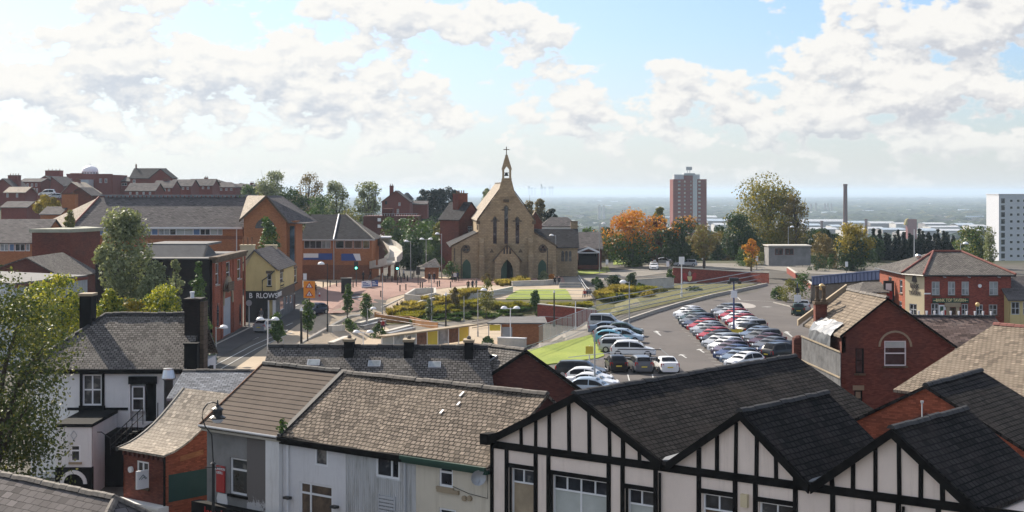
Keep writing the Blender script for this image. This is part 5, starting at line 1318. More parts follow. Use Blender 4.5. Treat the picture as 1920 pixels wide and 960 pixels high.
dd_ = MB(); fpoly(dd_, [(pa - 1.0, .8), (pa - .02, .8), (pa - .02, 4.1), (pa - .6, 3.5), (pa - 1.0, 2.6)], -1.9, .1); dd_.build('door', 'door_green', Bch)
dd_ = MB(); fpoly(dd_, [(pa + .9, .8), (pa + 1.0, .8), (pa + 1.0, 2.6), (pa + .9, 2.8)], -1.9, 1.2); dd_.build('door', 'door_green', Bch)
MB().box(pa - .02, pa + 1.0, -.4, -.3, .8, 4.2, 0, CH).build('entrance_shadow_panel', 'paint_black', Bch)  # black panel painted as the shadow inside the open doorway
# right wing
YW = 273.0; CW = Fr((0, YW), (1, 0), (0, 1)); w0, w1 = CW.px(1005, 0)[0], CW.px(1083, 0)[0]; we, wr = CW.px(0, 463)[1], CAMZ + (HOR - 430) / FPX * (YW + 5)
lw = []
mb = MB(); wall(mb, CW, w0, w1, base, we, [], rec=.1); mb.box(w0, w1, .05, 10, base, we - .05, 0, CW); mb.prism([CW(w1, 0, we - .1), CW(w1, 10, we - .1), CW(w1, 5, wr)], (-.3, 0, 0)); mb.build('wing_wall', 'stone', Bch)
mb = MB(); slab(mb, [CW(w0 - 1, -.3, we - .05), CW(w1 + .3, -.3, we - .05), CW(w1 + .3, 5, wr + .1), CW(w0 - 1, 5, wr + .1)]); slab(mb, [CW(w0 - 1, 5, wr + .1), CW(w1 + .3, 5, wr + .1), CW(w1 + .3, 10.3, we), CW(w0 - 1, 10.3, we)]); mb.build('wing_roof', 'slate_dusk', Bch)
for px in (1055, 1062, 1069):
    u = CW.px(px, 0)[0]; w = MB(); w.prism([CW(a, -.03, z) for a, z in lancet(u, CW.px(0, 490)[1], CW.px(0, 470)[1], .5)], (0, .028, 0)); wf = w.build('lancet_window', 'glass', Bch)
chimney(Bch, (CW.px(1079, 0)[0], YW + 6), 1.2, 1.0, 4, CW.px(0, 416)[1], 'stone', 0)
for px, py in ((852, 0), (865, 0), (1027, 0)):
    u = CP(px, 0)[0]; MB().tube([CH(u, .22, .8), CH(u, .22, zA0 - .2)], .06, 5).build('downpipe', 'pole_black', Bch)

# ---- presbytery: red brick gabled house behind the church, stone-roofed house to its right
def gable_house(name, label, px0, px1, pya, pye, pyb, Y, depth, mats=('brick_far', 'slate_far'), cat='house', wins=(), chim=(), loc_z=None, apex=None, skew=0.0, mw='upvc'):
    """gable end towards the viewer; picture points give its front wall"""
    F = Fr((0, Y), (1, 0), (0, 1)); a, b = F.px(px0, 0)[0], F.px(px1, 0)[0]; ze_, za_, zb_ = F.px(0, pye)[1], F.px(0, pya)[1], F.px(0, pyb)[1]
    m_ = F.px(apex, 0)[0] if apex else (a + b) / 2
    t = thing(name, label, cat, ((a + b) / 2, Y, zb_))
    hs = [(F.px(q[0], 0)[0], F.px(q[1], 0)[0], F.px(0, q[3])[1], F.px(0, q[2])[1]) for q in wins]
    mb = MB(); wall(mb, F, a, b, zb_, ze_, [h for h in hs if h[3] < ze_], rec=.12)
    mb.poly([F(a, 0, ze_), F(b, 0, ze_), F(m_, 0, za_)])
    mb.box(a, b, .25, depth, zb_, ze_ - .05, 0, F); mb.prism([F(a, depth, ze_ - .05), F(b, depth, ze_ - .05), F(m_, depth, za_)], (0, -.3, 0)); mb.build('wall', mats[0], t)
    for h in hs:
        window(t, F, h, 2, 2, rec=.08, mf=mw) if h[3] < ze_ else MB().box(h[0], h[1], -.04, -.005, h[2], h[3], 0, F).build('window', 'glass', t)
    mb = MB(); o = .3; sl = (za_ - ze_) / max(.1, m_ - a); sr = (za_ - ze_) / max(.1, b - m_)
    slab(mb, [F(a - o, -o, ze_ - o * sl + .12), F(m_, -o, za_ + .12), F(m_, depth + o, za_ + .12), F(a - o, depth + o, ze_ - o * sl + .12)]); slab(mb, [F(m_, -o, za_ + .12), F(b + o, -o, ze_ - o * sr + .12), F(b + o, depth + o, ze_ - o * sr + .12), F(m_, depth + o, za_ + .12)]); mb.build('roof', mats[1], t)
    for (px, pyt, w) in chim: chimney(t, (F.px(px, 0)[0], Y + depth * .5), w, w * .8, ze_ - 1, F.px(0, pyt)[1], mats[0], 2 if w < 2 else 4, cap='stone_dark')
    return t
def long_house(name, label, px0, px1, pyr, pye, pyb, Y, depth, mats=('brick_far', 'slate_far'), cat='house', wins=(), chim=(), hip=(0, 0), mw='upvc', glass='glass', gw=None):
    """ridge across the view"""
    F = Fr((0, Y), (1, 0), (0, 1)); a, b = F.px(px0, 0)[0], F.px(px1, 0)[0]; ze_, zb_ = F.px(0, pye)[1], F.px(0, pyb)[1]; zr_ = CAMZ + (HOR - pyr) / FPX * (Y + depth / 2)
    t = thing(name, label, cat, ((a + b) / 2, Y, zb_))
    hs = [(F.px(q[0], 0)[0], F.px(q[1], 0)[0], F.px(0, q[3])[1], F.px(0, q[2])[1]) for q in wins]
    mb = MB(); wall(mb, F, a, b, zb_, ze_, hs, rec=.12); mb.box(a, b, .25, depth, zb_, ze_ - .05, 0, F)
    if not hip[0]: mb.prism([F(a, 0, ze_ - .05), F(a, depth, ze_ - .05), F(a, depth / 2, zr_)], (.3, 0, 0))
    if not hip[1]: mb.prism([F(b, 0, ze_ - .05), F(b, depth, ze_ - .05), F(b, depth / 2, zr_)], (-.3, 0, 0))
    mb.build('wall', mats[0], t)
    for h, q in zip(hs, wins): window(t, F, h, q[4] if len(q) > 4 else 2, q[5] if len(q) > 5 else 1, rec=.08, mf=mw, mg=q[6] if len(q) > 6 else glass)
    mb = MB(); o = .3; e = .1; s = (zr_ - ze_) / (depth / 2); lo = ze_ - o * s + e; A, Bq = a - o, b + o; ra, rb = (a + hip[0], b - hip[1])
    if not hip[0]: ra = A
    if not hip[1]: rb = Bq
    slab(mb, [F(A, -o, lo), F(Bq, -o, lo), F(rb, depth / 2, zr_ + e), F(ra, depth / 2, zr_ + e)]); slab(mb, [F(ra, depth / 2, zr_ + e), F(rb, depth / 2, zr_ + e), F(Bq, depth + o, lo), F(A, depth + o, lo)])
    if hip[0]: slab(mb, [F(A, -o, lo), F(ra, depth / 2, zr_ + e), F(A, depth + o, lo)])
    if hip[1]: slab(mb, [F(Bq, -o, lo), F(rb, depth / 2, zr_ + e), F(Bq, depth + o, lo)])
    mb.build('roof', mats[1], t)
    for (px, pyt, w) in chim: chimney(t, (F.px(px, 0)[0], Y + depth * .5), w, w * .7, ze_ - .5, F.px(0, pyt)[1], mats[0], 2, cap='stone_dark')
    return t
gable_house('presbytery', 'red brick gabled presbytery with slate roof and chimney behind the left of the church', 856, 910, 380, 410, 520, 288, 6, ('brick_red', 'slate_dusk'), 'house', [(876, 886, 424, 434), ], [(881, 362, 2.2)]).rotation_euler.z = R(40)
gable_house('stone_roofed_house', 'small red brick house with pale stone roof showing past the right shoulder of the church', 992, 1016, 397, 416, 500, 300, 10, ('brick_red', 'slate_beige'), 'house')
long_house('church_hall', 'low church hall with dark slate roof and open fronted timber lean-to right of the church', 1084, 1128, 436, 466, 505, 290, 14, ('brick_dark', 'slate_mid'), 'hall')
long_house('grey_roof_house', 'long low house with dark hipped roof beyond the church wing', 1016, 1083, 408, 424, 460, 330, 9, ('paint_white', 'slate_far'), 'house', hip=(2, 2))
LS = thing('timber_shelter', 'dark open fronted shelter with pale gable beside the church lawn', 'shelter', GX(1103, 276))
F = Fr((0, 276), (1, 0), (0, 1)); a, b = F.px(1085, 0)[0], F.px(1121, 0)[0]; z0 = F.px(0, 497)[1]; ze_ = F.px(0, 472)[1]; za_ = F.px(0, 463)[1]
MB().box(a, b, 2, 2.2, z0, ze_, 0, F).box(a, a + .2, 0, 2, z0, ze_, 0, F).box(b - .2, b, 0, 2, z0, ze_, 0, F).box(a + .2, b - .2, 0, .2, z0, ze_ - 1.0, 0, F).build('boards', 'paint_black', LS)
mb = MB(); slab(mb, [F(a - .3, -.4, ze_), F((a + b) / 2, -.4, za_), F((a + b) / 2, 6, za_), F(a - .3, 6, ze_)]); slab(mb, [F((a + b) / 2, -.4, za_), F(b + .3, -.4, ze_), F(b + .3, 6, ze_), F((a + b) / 2, 6, za_)]); mb.build('roof', 'slate_mid', LS)
fm = MB()
for p, q in (((a - .3, ze_), ((a + b) / 2, za_)), (((a + b) / 2, za_), (b + .3, ze_))): fm.prism([F(p[0], -.5, p[1] - .3), F(q[0], -.5, q[1] - .3), F(q[0], -.5, q[1] + .05), F(p[0], -.5, p[1] + .05)], (0, .09, 0))
fm.box(a, b, -.05, -.01, ze_ - .3, ze_ - .1, 0, F); fm.build('fascia', 'lamp_white', LS)

# ------------------------------------------------------------------ orange brick offices, left
YO = 240.0
OB = Fr((0, YO), (1, 0), (0, 1)); op = OB.px
Bo = thing('orange_office', 'long orange brick office with blue window bands, hipped slate roof and gabled end', 'office building', (-55, YO, .8))
x0, x1, x2 = op(140, 0)[0], op(455, 0)[0], op(560, 0)[0]; zE = op(0, 426)[1]; zR = CAMZ + (HOR - 370) / FPX * (YO + 8)
bands = [(155, 182, 'panel_blue'), (182, 206, 'panel_blue'), (262, 284, 'glass_light'), (284, 296, 'panel_blue'), (297, 318, 'glass_light'), (318, 330, 'glass'), (330, 362, 'blind'), (362, 375, 'panel_blue'), (375, 394, 'glass'), (394, 408, 'blind'), (408, 417, 'glass_light')]
mb = MB(); hz0, hz1 = op(0, 441)[1], op(0, 425.8)[1]
hs = [(op(a, 0)[0], op(b, 0)[0], hz0, hz1 - .12) for a, b, _ in bands]
E1 = DP(80, 0, 250); E2 = OB(x0, 0, 0); E1.z = E2.z = 0; CE = Fr(E1, E2 - E1, Vector(((E1 - E2).y, (E2 - E1).x, 0))); LE = (E2 - E1).length
hb2 = [(LE * .25, LE * .55, op(0, 433)[1], hz1 - .15)]
wall(mb, OB, x0, x1, .3, zE, hs, rec=.15); wall(mb, CE, 0, LE, .3, zE, hb2, rec=.15); mb.box(x0, x1, .3, 16, .3, zE - .1, 0, OB); mb.build('wall', 'brick_orange', Bo)
MB().box(x0, x1, -.04, -.003, hz0 - .62, hz0 - .12, 0, OB).build('band_course', 'brick_brown', Bo)
for h, (_, _, mg) in zip(hs, bands): window(Bo, OB, h, 2 if h[1] - h[0] > 1.5 else 1, 1, mg=mg, rec=.10)
window(Bo, CE, hb2[0], 4, 1, rec=.1)
xr0 = op(160, 0)[0]
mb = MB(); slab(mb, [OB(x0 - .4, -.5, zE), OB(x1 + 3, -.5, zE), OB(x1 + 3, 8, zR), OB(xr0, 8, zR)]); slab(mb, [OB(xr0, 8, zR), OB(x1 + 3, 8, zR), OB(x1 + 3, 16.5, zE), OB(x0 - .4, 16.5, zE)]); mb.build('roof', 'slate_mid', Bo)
mb = MB(); slab(mb, [CE(-.5, -.5, zE), CE(LE, -.55, zE), OB(xr0, 8, zR)]); slab(mb, [CE(-.5, -.5, zE), OB(xr0, 8, zR), OB(x0 - 5, 20, zE)]); mb.build('hip_roof', 'slate_pale', Bo)  # hip slopes in paler slate, their sunlight put into the colour
MB().tube([OB(x0 - .4, -.5, zE + .1), OB(xr0, 8, zR + .1)], .15, 5).build('hip_flashing', 'ridge_red', Bo)
vent = MB()
vent.box(xr0 + .5, x1 + 1, 7.6, 8.4, zR + .28, zR + .42, 0, OB)
for i in range(36): u = xr0 + 1 + (x1 - xr0) * i / 36; vent.box(u, u + .35, 7.75, 8.25, zR, zR + .28, 0, OB)
vent.build('ridge_vent', 'lead', Bo)
MB().box(x0 - .5, x1, -.62, -.5, zE - .18, zE + .02, 0, OB).box(x0 - .5, x1, -.5, -.005, zE - .3, zE - .18, 0, OB).build('gutter', 'lamp_white', Bo)
# gabled pavilion
YG = 234.0; OG = Fr((0, YG), (1, 0), (0, 1)); g = OG.px
ga, gb_, gm = g(457, 0)[0], g(536, 0)[0], g(500, 0)[0]; zl_, zr2, zap = g(0, 408)[1], g(0, 412)[1], g(0, 368)[1]
mb = MB(); mb.prism([OG(ga, 0, .3), OG(gb_, 0, .3), OG(gb_, 0, zr2), OG(gm, 0, zap), OG(ga, 0, zl_)], (0, 8, 0)); mb.box(gb_, op(562, 0)[0], 1.5, 9, .3, zr2 - .2, 0, OG); mb.build('gable_wall', 'brick_orange', Bo)
mb = MB(); slab(mb, [OG(ga - .6, -.5, zl_ - .4), OG(gm, -.5, zap + .1), OB(op(456, 0)[0] - .8, 8.2, zR + .3)]); mb.build('gable_roof', 'slate_pale', Bo)  # facet paler than its neighbours, painted as sunlit
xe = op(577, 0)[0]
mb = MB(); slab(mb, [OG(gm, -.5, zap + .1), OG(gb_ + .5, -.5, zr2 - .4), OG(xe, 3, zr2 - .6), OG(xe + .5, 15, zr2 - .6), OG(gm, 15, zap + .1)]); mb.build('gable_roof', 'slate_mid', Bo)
vb = MB()
for a, b, c_, d_ in ((ga - .6, zl_ - .4, gm, zap + .1), (gm, zap + .1, gb_ + .5, zr2 - .4)): vb.prism([OG(a, -.6, b - .3), OG(c_, -.6, d_ - .3), OG(c_, -.6, d_ + .1), OG(a, -.6, b + .1)], (0, .1, 0))
vb.build('bargeboards', 'stone_dark', Bo)
u, z = g(497, 428); am = MB()
for i in range(12):
    a0, a1 = math.pi * i / 12, math.pi * (i + 1) / 12; am.prism([OG(u + r * math.cos(a), -.06, z + r * math.sin(a)) for r, a in ((1.5, a0), (1.3, a0), (1.3, a1), (1.5, a1))], (0, .057, 0))
am.prism([OG(u + 1.3 * math.cos(a), -.03, z + 1.3 * math.sin(a)) for a in [math.pi * i / 12 for i in range(13)]], (0, .027, 0))
am.build('round_window', 'glass', Bo)
MB().box(gb_ + .4, op(560, 0)[0], 1.40, 1.495, 1, zr2 - 1.0, 0, OG).build('window_strip', 'glass_blue', Bo)
for px in (444,): u = op(px, 0)[0]; MB().tube([OB(u, -.12, .5), OB(u, -.12, zE - .3)], .09, 6).build('downpipe', 'lamp_white', Bo)
# left end wing seen at the frame edge
long_house('grey_roofed_office', 'orange brick office wing with wide grey roof and blue panels at the left edge', -40, 72, 412, 455, 520, 215, 15, ('brick_orange', 'slate_mid'), 'office building', [(0, 16, 457, 471, 2, 1, 'glass_light'), (17, 27, 457, 471, 1, 1, 'panel_blue'), (28, 47, 457, 471, 2, 1, 'glass'), (48, 56, 457, 471, 1, 1, 'glass_light')])
# right wing with banners
YR = 262.0; OR_ = Fr((0, YR), (1, 0), (0, 1)); r_ = OR_.px
Bw2 = thing('brick_office_wing', 'dark roofed brown brick office with two blue banners at the junction', 'office building', (-33, YR, .8))
xa, xb, xc = r_(562, 0)[0], r_(626, 0)[0], r_(697, 0)[0]; zE = r_(0, 449)[1]; zW = r_(0, 466)[1]
hs = [(r_(603, 0)[0], r_(611, 0)[0], zW, zE - .2), (r_(611, 0)[0], r_(620, 0)[0], zW, zE - .2), (r_(570, 0)[0], r_(603, 0)[0], zW, zE - .2), (r_(629, 0)[0], r_(645, 0)[0], zW, zE - .2), (r_(646, 0)[0], r_(661, 0)[0], zW, zE - .2), (r_(663, 0)[0], r_(678, 0)[0], zW, zE - .2), (r_(680, 0)[0], r_(693, 0)[0], zW, zE - .2)]
mb = MB(); wall(mb, OR_, xa, xc, .3, zE, hs, rec=.15); mb.box(xa, xc, .3, 14, .3, zE - .1, 0, OR_); mb.build('wall', 'brick_orange', Bw2)
for h, mg in zip(hs, ('glass_light', 'glass_light', 'glass', 'glass', 'ply_dark', 'ply_dark', 'glass')): window(Bw2, OR_, h, 1 if h[1] - h[0] < 2 else 3, 1, mf='frame_grey', mg=mg, rec=.1)
zp = r_(0, 497)[1]; MB().box(xa, xc, -.06, -.004, .3, zp, 0, OR_).build('plinth', 'brick_brown', Bw2)
zR = CAMZ + (HOR - 402) / FPX * (YR + 7)
ua, ub = r_(630, 0)[0], r_(640, 0)[0]
mb = MB(); slab(mb, [OR_(xa, -.5, zE), OR_(xb, -.5, zE), OR_(ub - 1.2, 7, zR), OR_(xa + 1, 7, zR)]); slab(mb, [OR_(xb, -.5, zE), OR_(xc + .5, -.5, zE), OR_(ub, 7, zR), OR_(ub - 1.2, 7, zR)]); slab(mb, [OR_(xa + 1, 7, zR), OR_(ub, 7, zR), OR_(xc + .5, 14.5, zE), OR_(xa, 14.5, zE)]); mb.build('roof', 'slate_dusk', Bw2)
mb = MB(); slab(mb, [OR_(xc + .5, -.5, zE), OR_(xc + .5, 14.5, zE), OR_(ub, 7, zR)]); mb.build('hip_roof', 'slate_grey', Bw2)
MB().tube([OR_(xb, -.5, zE + .05), OR_(ub - 1.2, 7, zR + .05)], .12, 5).build('valley_flashing', 'lamp_white', Bw2); MB().tube([OR_(xc + .5, -.5, zE + .05), OR_(ub, 7, zR + .08)], .14, 5).build('hip_flashing', 'stone_pale', Bw2)
MB().box(xa, xc + .6, -.62, -.5, zE - .16, zE + .02, 0, OR_).build('gutter', 'frame_grey', Bw2)
u = r_(626, 0)[0]; MB().tube([OR_(u, -.1, .8), OR_(u, -.1, zE - .2)], .08, 6).build('downpipe', 'frame_grey', Bw2)
# banners: flat printed sheets
bn = MB(); a0, a1, z0, z1 = r_(569, 0)[0], r_(623, 0)[0], r_(0, 487)[1], r_(0, 475)[1]
bA = thing('wall_banner', 'long banner half white and half blue on the brown brick office', 'banner', OR_((a0 + a1) / 2, -.1, z0))
mid_ = r_(597, 0)[0]
MB().box(a0, mid_, -.10, -.07, z0 + .35, z1, 0, OR_).build('white_panel', 'sign_white', bA); MB().box(a0, mid_ - .0, -.10, -.07, z0, z0 + .347, 0, OR_).box(mid_, a1, -.10, -.07, z0, z1, 0, OR_).build('blue_panel', 'sign_blue', bA)
bB = thing('wall_banner', 'shorter blue banner with slanted white end on the brown brick office', 'banner', OR_(r_(659, 0)[0], -.1, z0))
c0, c1, c2, c3 = r_(640, 0)[0], r_(662, 0)[0], r_(668, 0)[0], r_(677, 0)[0]
MB().prism([OR_(c0, -.1, z0 - .15), OR_(c2, -.1, z0 - .15), OR_(c1, -.1, z1 - .05), OR_(c0, -.1, z1 - .05)], (0, .03, 0)).build('blue_panel', 'sign_blue', bB); MB().prism([OR_(c2, -.1, z0 - .15), OR_(c3, -.1, z0 - .15), OR_(c3 - .2, -.1, z1 - .05), OR_(c1, -.1, z1 - .05)], (0, .03, 0)).build('white_panel', 'sign_white', bB)
# ------------------------------------------------------------------ dark theatre-like block with brick front
Bd = thing('dark_hall', 'dark hall with ornate red brick front, arched grey door and flat parapet', 'hall', (-45, 172, 0))
xw = -32.0; y0, y1 = 164.0, 182.5; zt = 8.7
mb = MB(); mb.box(-44.5, xw - .3, y0, y1, -.5, zt); mb.build('side_wall', 'brick_black', Bd)  # near-black brick behind the bright brick front
SF = Fr((xw, y0), (0, 1), (-1, 0))
def sp_(px, py): return SF.px(px, py)
holes = [hole(404, 411, 494, 535, SF), hole(424, 432, 492, 532, SF), hole(445, 452, 487, 524, SF)]
wa = hole(419, 434, 560, 622, SF)
mb = MB(); wall(mb, SF, 0, y1 - y0, -.5, zt - .4, holes + [(wa[0], wa[1], -.2, 4.0)], rec=.2); mb.build('front_wall', 'brick_bright', Bd)
for h in holes: window(Bd, SF, h, 1, 2, rec=.15, sill='stone_pale')
MB().box(wa[0] + .02, wa[1] - .02, .1, .18, -.2, 3.98, 0, SF).build('door', 'door_grey', Bd)
am = MB(); ac = (wa[0] + wa[1]) / 2; rr_ = (wa[1] - wa[0]) / 2
for i in range(12):
    a0, a1 = math.pi * i / 12, math.pi * (i + 1) / 12; am.prism([SF(ac + r * math.cos(a), -.15, 3.3 + r * math.sin(a)) for r, a in ((rr_ + .7, a0), (rr_ + .05, a0), (rr_ + .05, a1), (rr_ + .7, a1))], SF.v * .147)
am.prism([SF(ac - .25, -.18, 4.6), SF(ac + .25, -.18, 4.6), SF(ac + .12, -.18, 6.0), SF(ac - .12, -.18, 6.0)], SF.v * .17)
am.build('door_arch', 'stone_trim', Bd)
tr = MB()
for px in (401, 415, 437, 458): u = sp_(px, 550)[0]; tr.box(u - .3, u + .3, -.12, -.002, -.4, zt - .5, 0, SF)
tr.build('pilasters', 'brick_bright', Bd)
MB().box(-.2, y1 - y0 + .2, -.45, -.002, zt - .4, zt, 0, SF).box(-.3, y1 - y0 + .3, -.6, .3, zt, zt + .25, 0, SF).build('cornice', 'stone_dark', Bd)
ub = sp_(418, 0)[0]; MB().box(ub - .8, ub + 2.6, -.8, -.13, 4.9, 5.1, 0, SF).box(ub - .8, ub + 2.6, -.8, -.72, 5.1, 5.9, 0, SF).build('balcony', 'stone_dark', Bd)
for px in (408, 450):
    u, z = sp_(px, 590); MB().prism([SF(u + a, -.05, z_) for a, z_ in lancet(0, z - 1.2, z + 1.3, .9)], SF.v * .047).build('window', 'glass', Bd)
MB().box(-44.7, xw + .3, y0 - .2, y1 + .2, zt, zt + .12).build('flat_roof', 'flat_roof', Bd)
mb = MB(); zq = DP(0, 457, 172).z
mb.prism([(DP(262, 0, 166).x, 167, zt + .1), (DP(380, 0, 166).x, 167, zt + .1), (DP(380, 0, 166).x, 169, zq), (DP(262, 0, 166).x, 169, zq)], (0, .3, 0))
mb.prism([(DP(380, 0, 166).x, 167, zt + .1), (DP(395, 0, 176).x, 170, zt + .1), (DP(395, 0, 176).x, 179, zt + .1), (DP(380, 0, 166).x, 169, zq)], (-.2, 0, 0))
mb.box(DP(262, 0, 166).x, DP(383, 0, 168).x, 169.1, 178, zq - .12, zq + .1); mb.build('roof_monitor', 'flat_roof', Bd)
Bt2 = thing('flat_brick_tower', 'square dark red brick block with flat grey green roof behind the willow', 'building', (-62, 196, .3))
xt0, xt1, xt2 = DP(60, 0, 196).x, DP(132, 0, 196).x, DP(184, 0, 203).x
zt = DP(0, 436, 196).z
MB().prism([(xt0, 196, .2), (xt1, 196, .2), (xt2, 204, .2), (xt0 + 3, 210, .2)], (0, 0, zt - .2)).build('wall', 'brick_red', Bt2)
MB().prism([(xt0 - .3, 195.7, zt), (xt1 + .1, 195.7, zt), (xt2 + .4, 204, zt), (xt0 + 2.8, 210.4, zt)], (0, 0, .45)).build('roof', 'flat_green', Bt2)
Bsd = thing('metal_shed', 'pale ribbed metal shed with red edged flat roof at the left', 'shed', (-52, 160, 0))
ys = 152.0; zs = DP(0, 516, 165).z
mb = MB(); a = Vector((DP(40, 0, 148).x, 146, 0)); b = Vector((DP(164, 0, 160).x, 160, 0)); c = Vector((b.x - 24, 176, 0)); d = Vector((a.x - 24, 162, 0))
for p_ in (a, b, c, d): p_.z = -.5
z1 = DP(164, 519, 160).z
mb.prism([a, b, c, d], (0, 0, z1 + .5)); mb.build('cladding', 'sheet_grey', Bsd)
MB().prism([Vector((p_.x, p_.y, z1)) for p_ in (a, b, c, d)], (0, 0, .18)).build('roof', 'flat_roof', Bsd)
dn = (b - a).normalized(); nn = Vector((dn.y, -dn.x, 0)); rib = MB()
for i in range(26): p_ = a.lerp(b, i / 26) + nn * .01; rib.box(p_.x - .03, p_.x + .03, p_.y - .06, p_.y, 0, z1 - .35)
rib.build('ribs', 'frame_grey', Bsd)
MB().prism([Vector((p_.x, p_.y, z1 - .28)) for p_ in (a + nn * .09, b + nn * .09, b, a)], (0, 0, .3)).build('red_edge', 'ridge_red', Bsd)
gable_house('lean_brick_house', 'low dark brick house with stone slates in front of the flat brick block', -60, 120, 484, 522, 560, 178, 14, ('brick_dark', 'slate_grey'), 'house', apex=50)

# ------------------------------------------------------------------ yellow corner shop
BR = Fr((0, 188), (1, 0), (0, 1)); bp_ = BR.px
Bb = thing('corner_shop', 'pale yellow corner shop with black fascia reading B RLOWS and slate roof', 'shop', (-30, 190, 0))
xL, xC = bp_(458, 0)[0], bp_(517, 0)[0]; zE = 6.35; zR = 8.7; xm = bp_(477, 0)[0]; y1 = 203.5
BS = Fr((xC, 188), (0, 1), (-1, 0))
h0 = hole(501, 509, 513, 536, BR)
sh = [hole(525, 531, 512, 535, BS), hole(551.5, 556.5, 505, 531, BS)]
zf0, zf1 = 2.65, 3.75
sd = [hole(525, 534, 558, 583, BS), hole(537, 541, 556, 570, BS), hole(544, 548, 555, 569, BS), hole(550.5, 554, 552, 580, BS)]
mb = MB(); wall(mb, BR, xL, xC, zf0, zE, [h0], rec=.15); mb.poly([BR(xL, 0, zE), BR(xC, 0, zE), BR(xm, 0, zR)])
wall(mb, BS, 0, y1 - 188, zf0, zE, sh, rec=.15); mb.box(xL, xC - .3, .3, y1 - 188.1, -.3, zE - .05, 0, BR); mb.build('wall', 'render_yellow', Bb)
mb = MB(); wall(mb, BS, 0, y1 - 188, -.3, zf0, sd, rec=.15); mb.build('shop_front', 'board_grey', Bb)
MB().box(xL, bp_(503, 0)[0], .02, .1, -.3, zf0, 0, BR).build('shutter', 'sign_black', Bb)
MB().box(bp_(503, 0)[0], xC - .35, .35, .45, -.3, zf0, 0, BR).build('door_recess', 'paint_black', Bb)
MB().box(bp_(503, 0)[0] - .05, bp_(503, 0)[0] + .1, -.05, .3, -.3, zf0, 0, BR).box(xC - .38, xC, -.02, .3, -.3, zf0, 0, BR).build('door_posts', 'paint_white', Bb)
window(Bb, BR, h0, 1, 2, rec=.1, sill='paint_black', mf='frame_grey')
for h in sh: window(Bb, BS, h, 1, 2, rec=.1, sill='paint_black', mf='frame_grey')
for h in sd[:3]: window(Bb, BS, h, 1, 1, rec=.1, mf='upvc', mg='glass')
MB().box(sd[3][0], sd[3][1], .12, .18, sd[3][2] - 1.0, sd[3][3], 0, BS).build('door', 'brick_dark', Bb)
tm = MB()
for h, F_ in ((h0, BR), (sh[0], BS), (sh[1], BS)): tm.box(h[0] - .15, h[1] + .15, -.05, -.002, h[3] + .01, h[3] + .35, 0, F_)
tm.build('lintels', 'stone_dark', Bb)
fs = MB(); fs.box(xL, xC + .12, -.12, -.002, zf0, zf1, 0, BR); fs.box(0.003, y1 - 188, -.12, -.002, zf0, zf1, 0, BS); fs.build('fascia', 'sign_black', Bb)
text_mesh(Bb, 'B  RLOWS', .88, BR((bp_(494, 0)[0]), -.14, 3.17), (1, 0, 0), (0, 0, 1), 'sign_white', 'lettering', .02, sx=.88, bold=.012)
text_mesh(Bb, 'BARLOWS', .80, BS(2.3, -.14, 3.2), (0, 1, 0), (0, 0, 1), 'sign_white', 'lettering', .02, sx=.85, bold=.012)
u, z = BS.px(528, 535.5); sg = MB().box(u - 1.5, u + 1.5, -.07, -.005, z - .55, z + .5, 0, BS).build('wall_sign', 'render_yellow', Bb)
fr_ = MB(); 
for q in ((-1.5, 1.5, .42, .5), (-1.5, 1.5, -.55, -.47), (-1.5, -1.42, -.47, .42), (1.42, 1.5, -.47, .42), (-1.0, 1.0, -.05, .08), (-1.1, 1.1, -.3, -.18)): fr_.box(u + q[0], u + q[1], -.09, -.072, z + q[2], z + q[3], 0, BS)
fr_.build('sign_border', 'text_dark', sg)
mb = MB(); slab(mb, [(xm, 187.7, zR + .1), (xC + .35, 187.7, zE + .0), (xC + .35, y1 + .2, zE + .0), (xm, y1 + .2, zR + .1)]); slab(mb, [(xL - .2, 187.7, 7.2), (xm, 187.7, zR + .1), (xm, y1 + .2, zR + .1), (xL - .2, y1 + .2, 7.2)]); mb.build('roof', 'slate_mid', Bb)
chimney(Bb, (bp_(462, 0)[0], 188.9), 1.6, 1.6, 6.2, bp_(0, 459)[1], 'cream_pale', 3, fr=None, cap='cream_pale', potmat='rust', poth=.9); chimney(Bb, (DP(508, 0, 202).x, 202), 1.5, .9, 7.4, DP(0, 459, 202).z, 'cream_pale', 0, cap='cream_pale')
dp = MB(); u0 = bp_(515, 0)[0]; dp.tube([BR(u0, -.1, zE - .1), BR(bp_(505, 0)[0], -.1, zE - .75), BR(bp_(492, 0)[0], -.1, zE - 1.3), BR(bp_(492, 0)[0], -.1, zf1)], .07, 6); dp.build('downpipe', 'pole_black', Bb)
MB().box(0, y1 - 188, -.38, -.28, zE - .12, zE, 0, BS).build('gutter', 'pole_black', Bb)
MB().box(xC - 3.5, xC - .1, y1 + .1, y1 + .4, -.2, 4.2).build('end_wall', 'brick_black', Bb)

# ------------------------------------------------------------------ the tavern
Bv = thing('corner_tavern', 'red brick corner tavern with cream canted corner and hipped roof with red ridges', 'pub', (48, 170, -.2))
pF, pL, pLb, pR = Vector((44.3, 165, 0)), Vector((43.0, 168, 0)), Vector((43.2, 180.5, 0)), Vector((53.6, 165, 0))
TF = Fr(pF, (1, 0), (0, 1)); TC = Fr(pL, pF - pL, Vector((pF - pL).yx).to_3d() * 0 + Vector((-(pF - pL).y, (pF - pL).x, 0))); TL = Fr(pLb, pL - pLb, (1, 0))
zE = 7.0; Wf, Wc, Wl = (pR - pF).length, (pF - pL).length, (pL - pLb).length
up = [hole(747, 762, 528, 552, TF), hole(777.5, 791, 528, 553, TF), hole(1803, 1818, 529, 554, TF), hole(1855, 1872, 531, 556, TF)]
up = [hole(a, b, 528, 553.5, TF) for a, b in ((1747, 1762), (1777.5, 1791), (1803, 1817), (1855, 1871.5))]
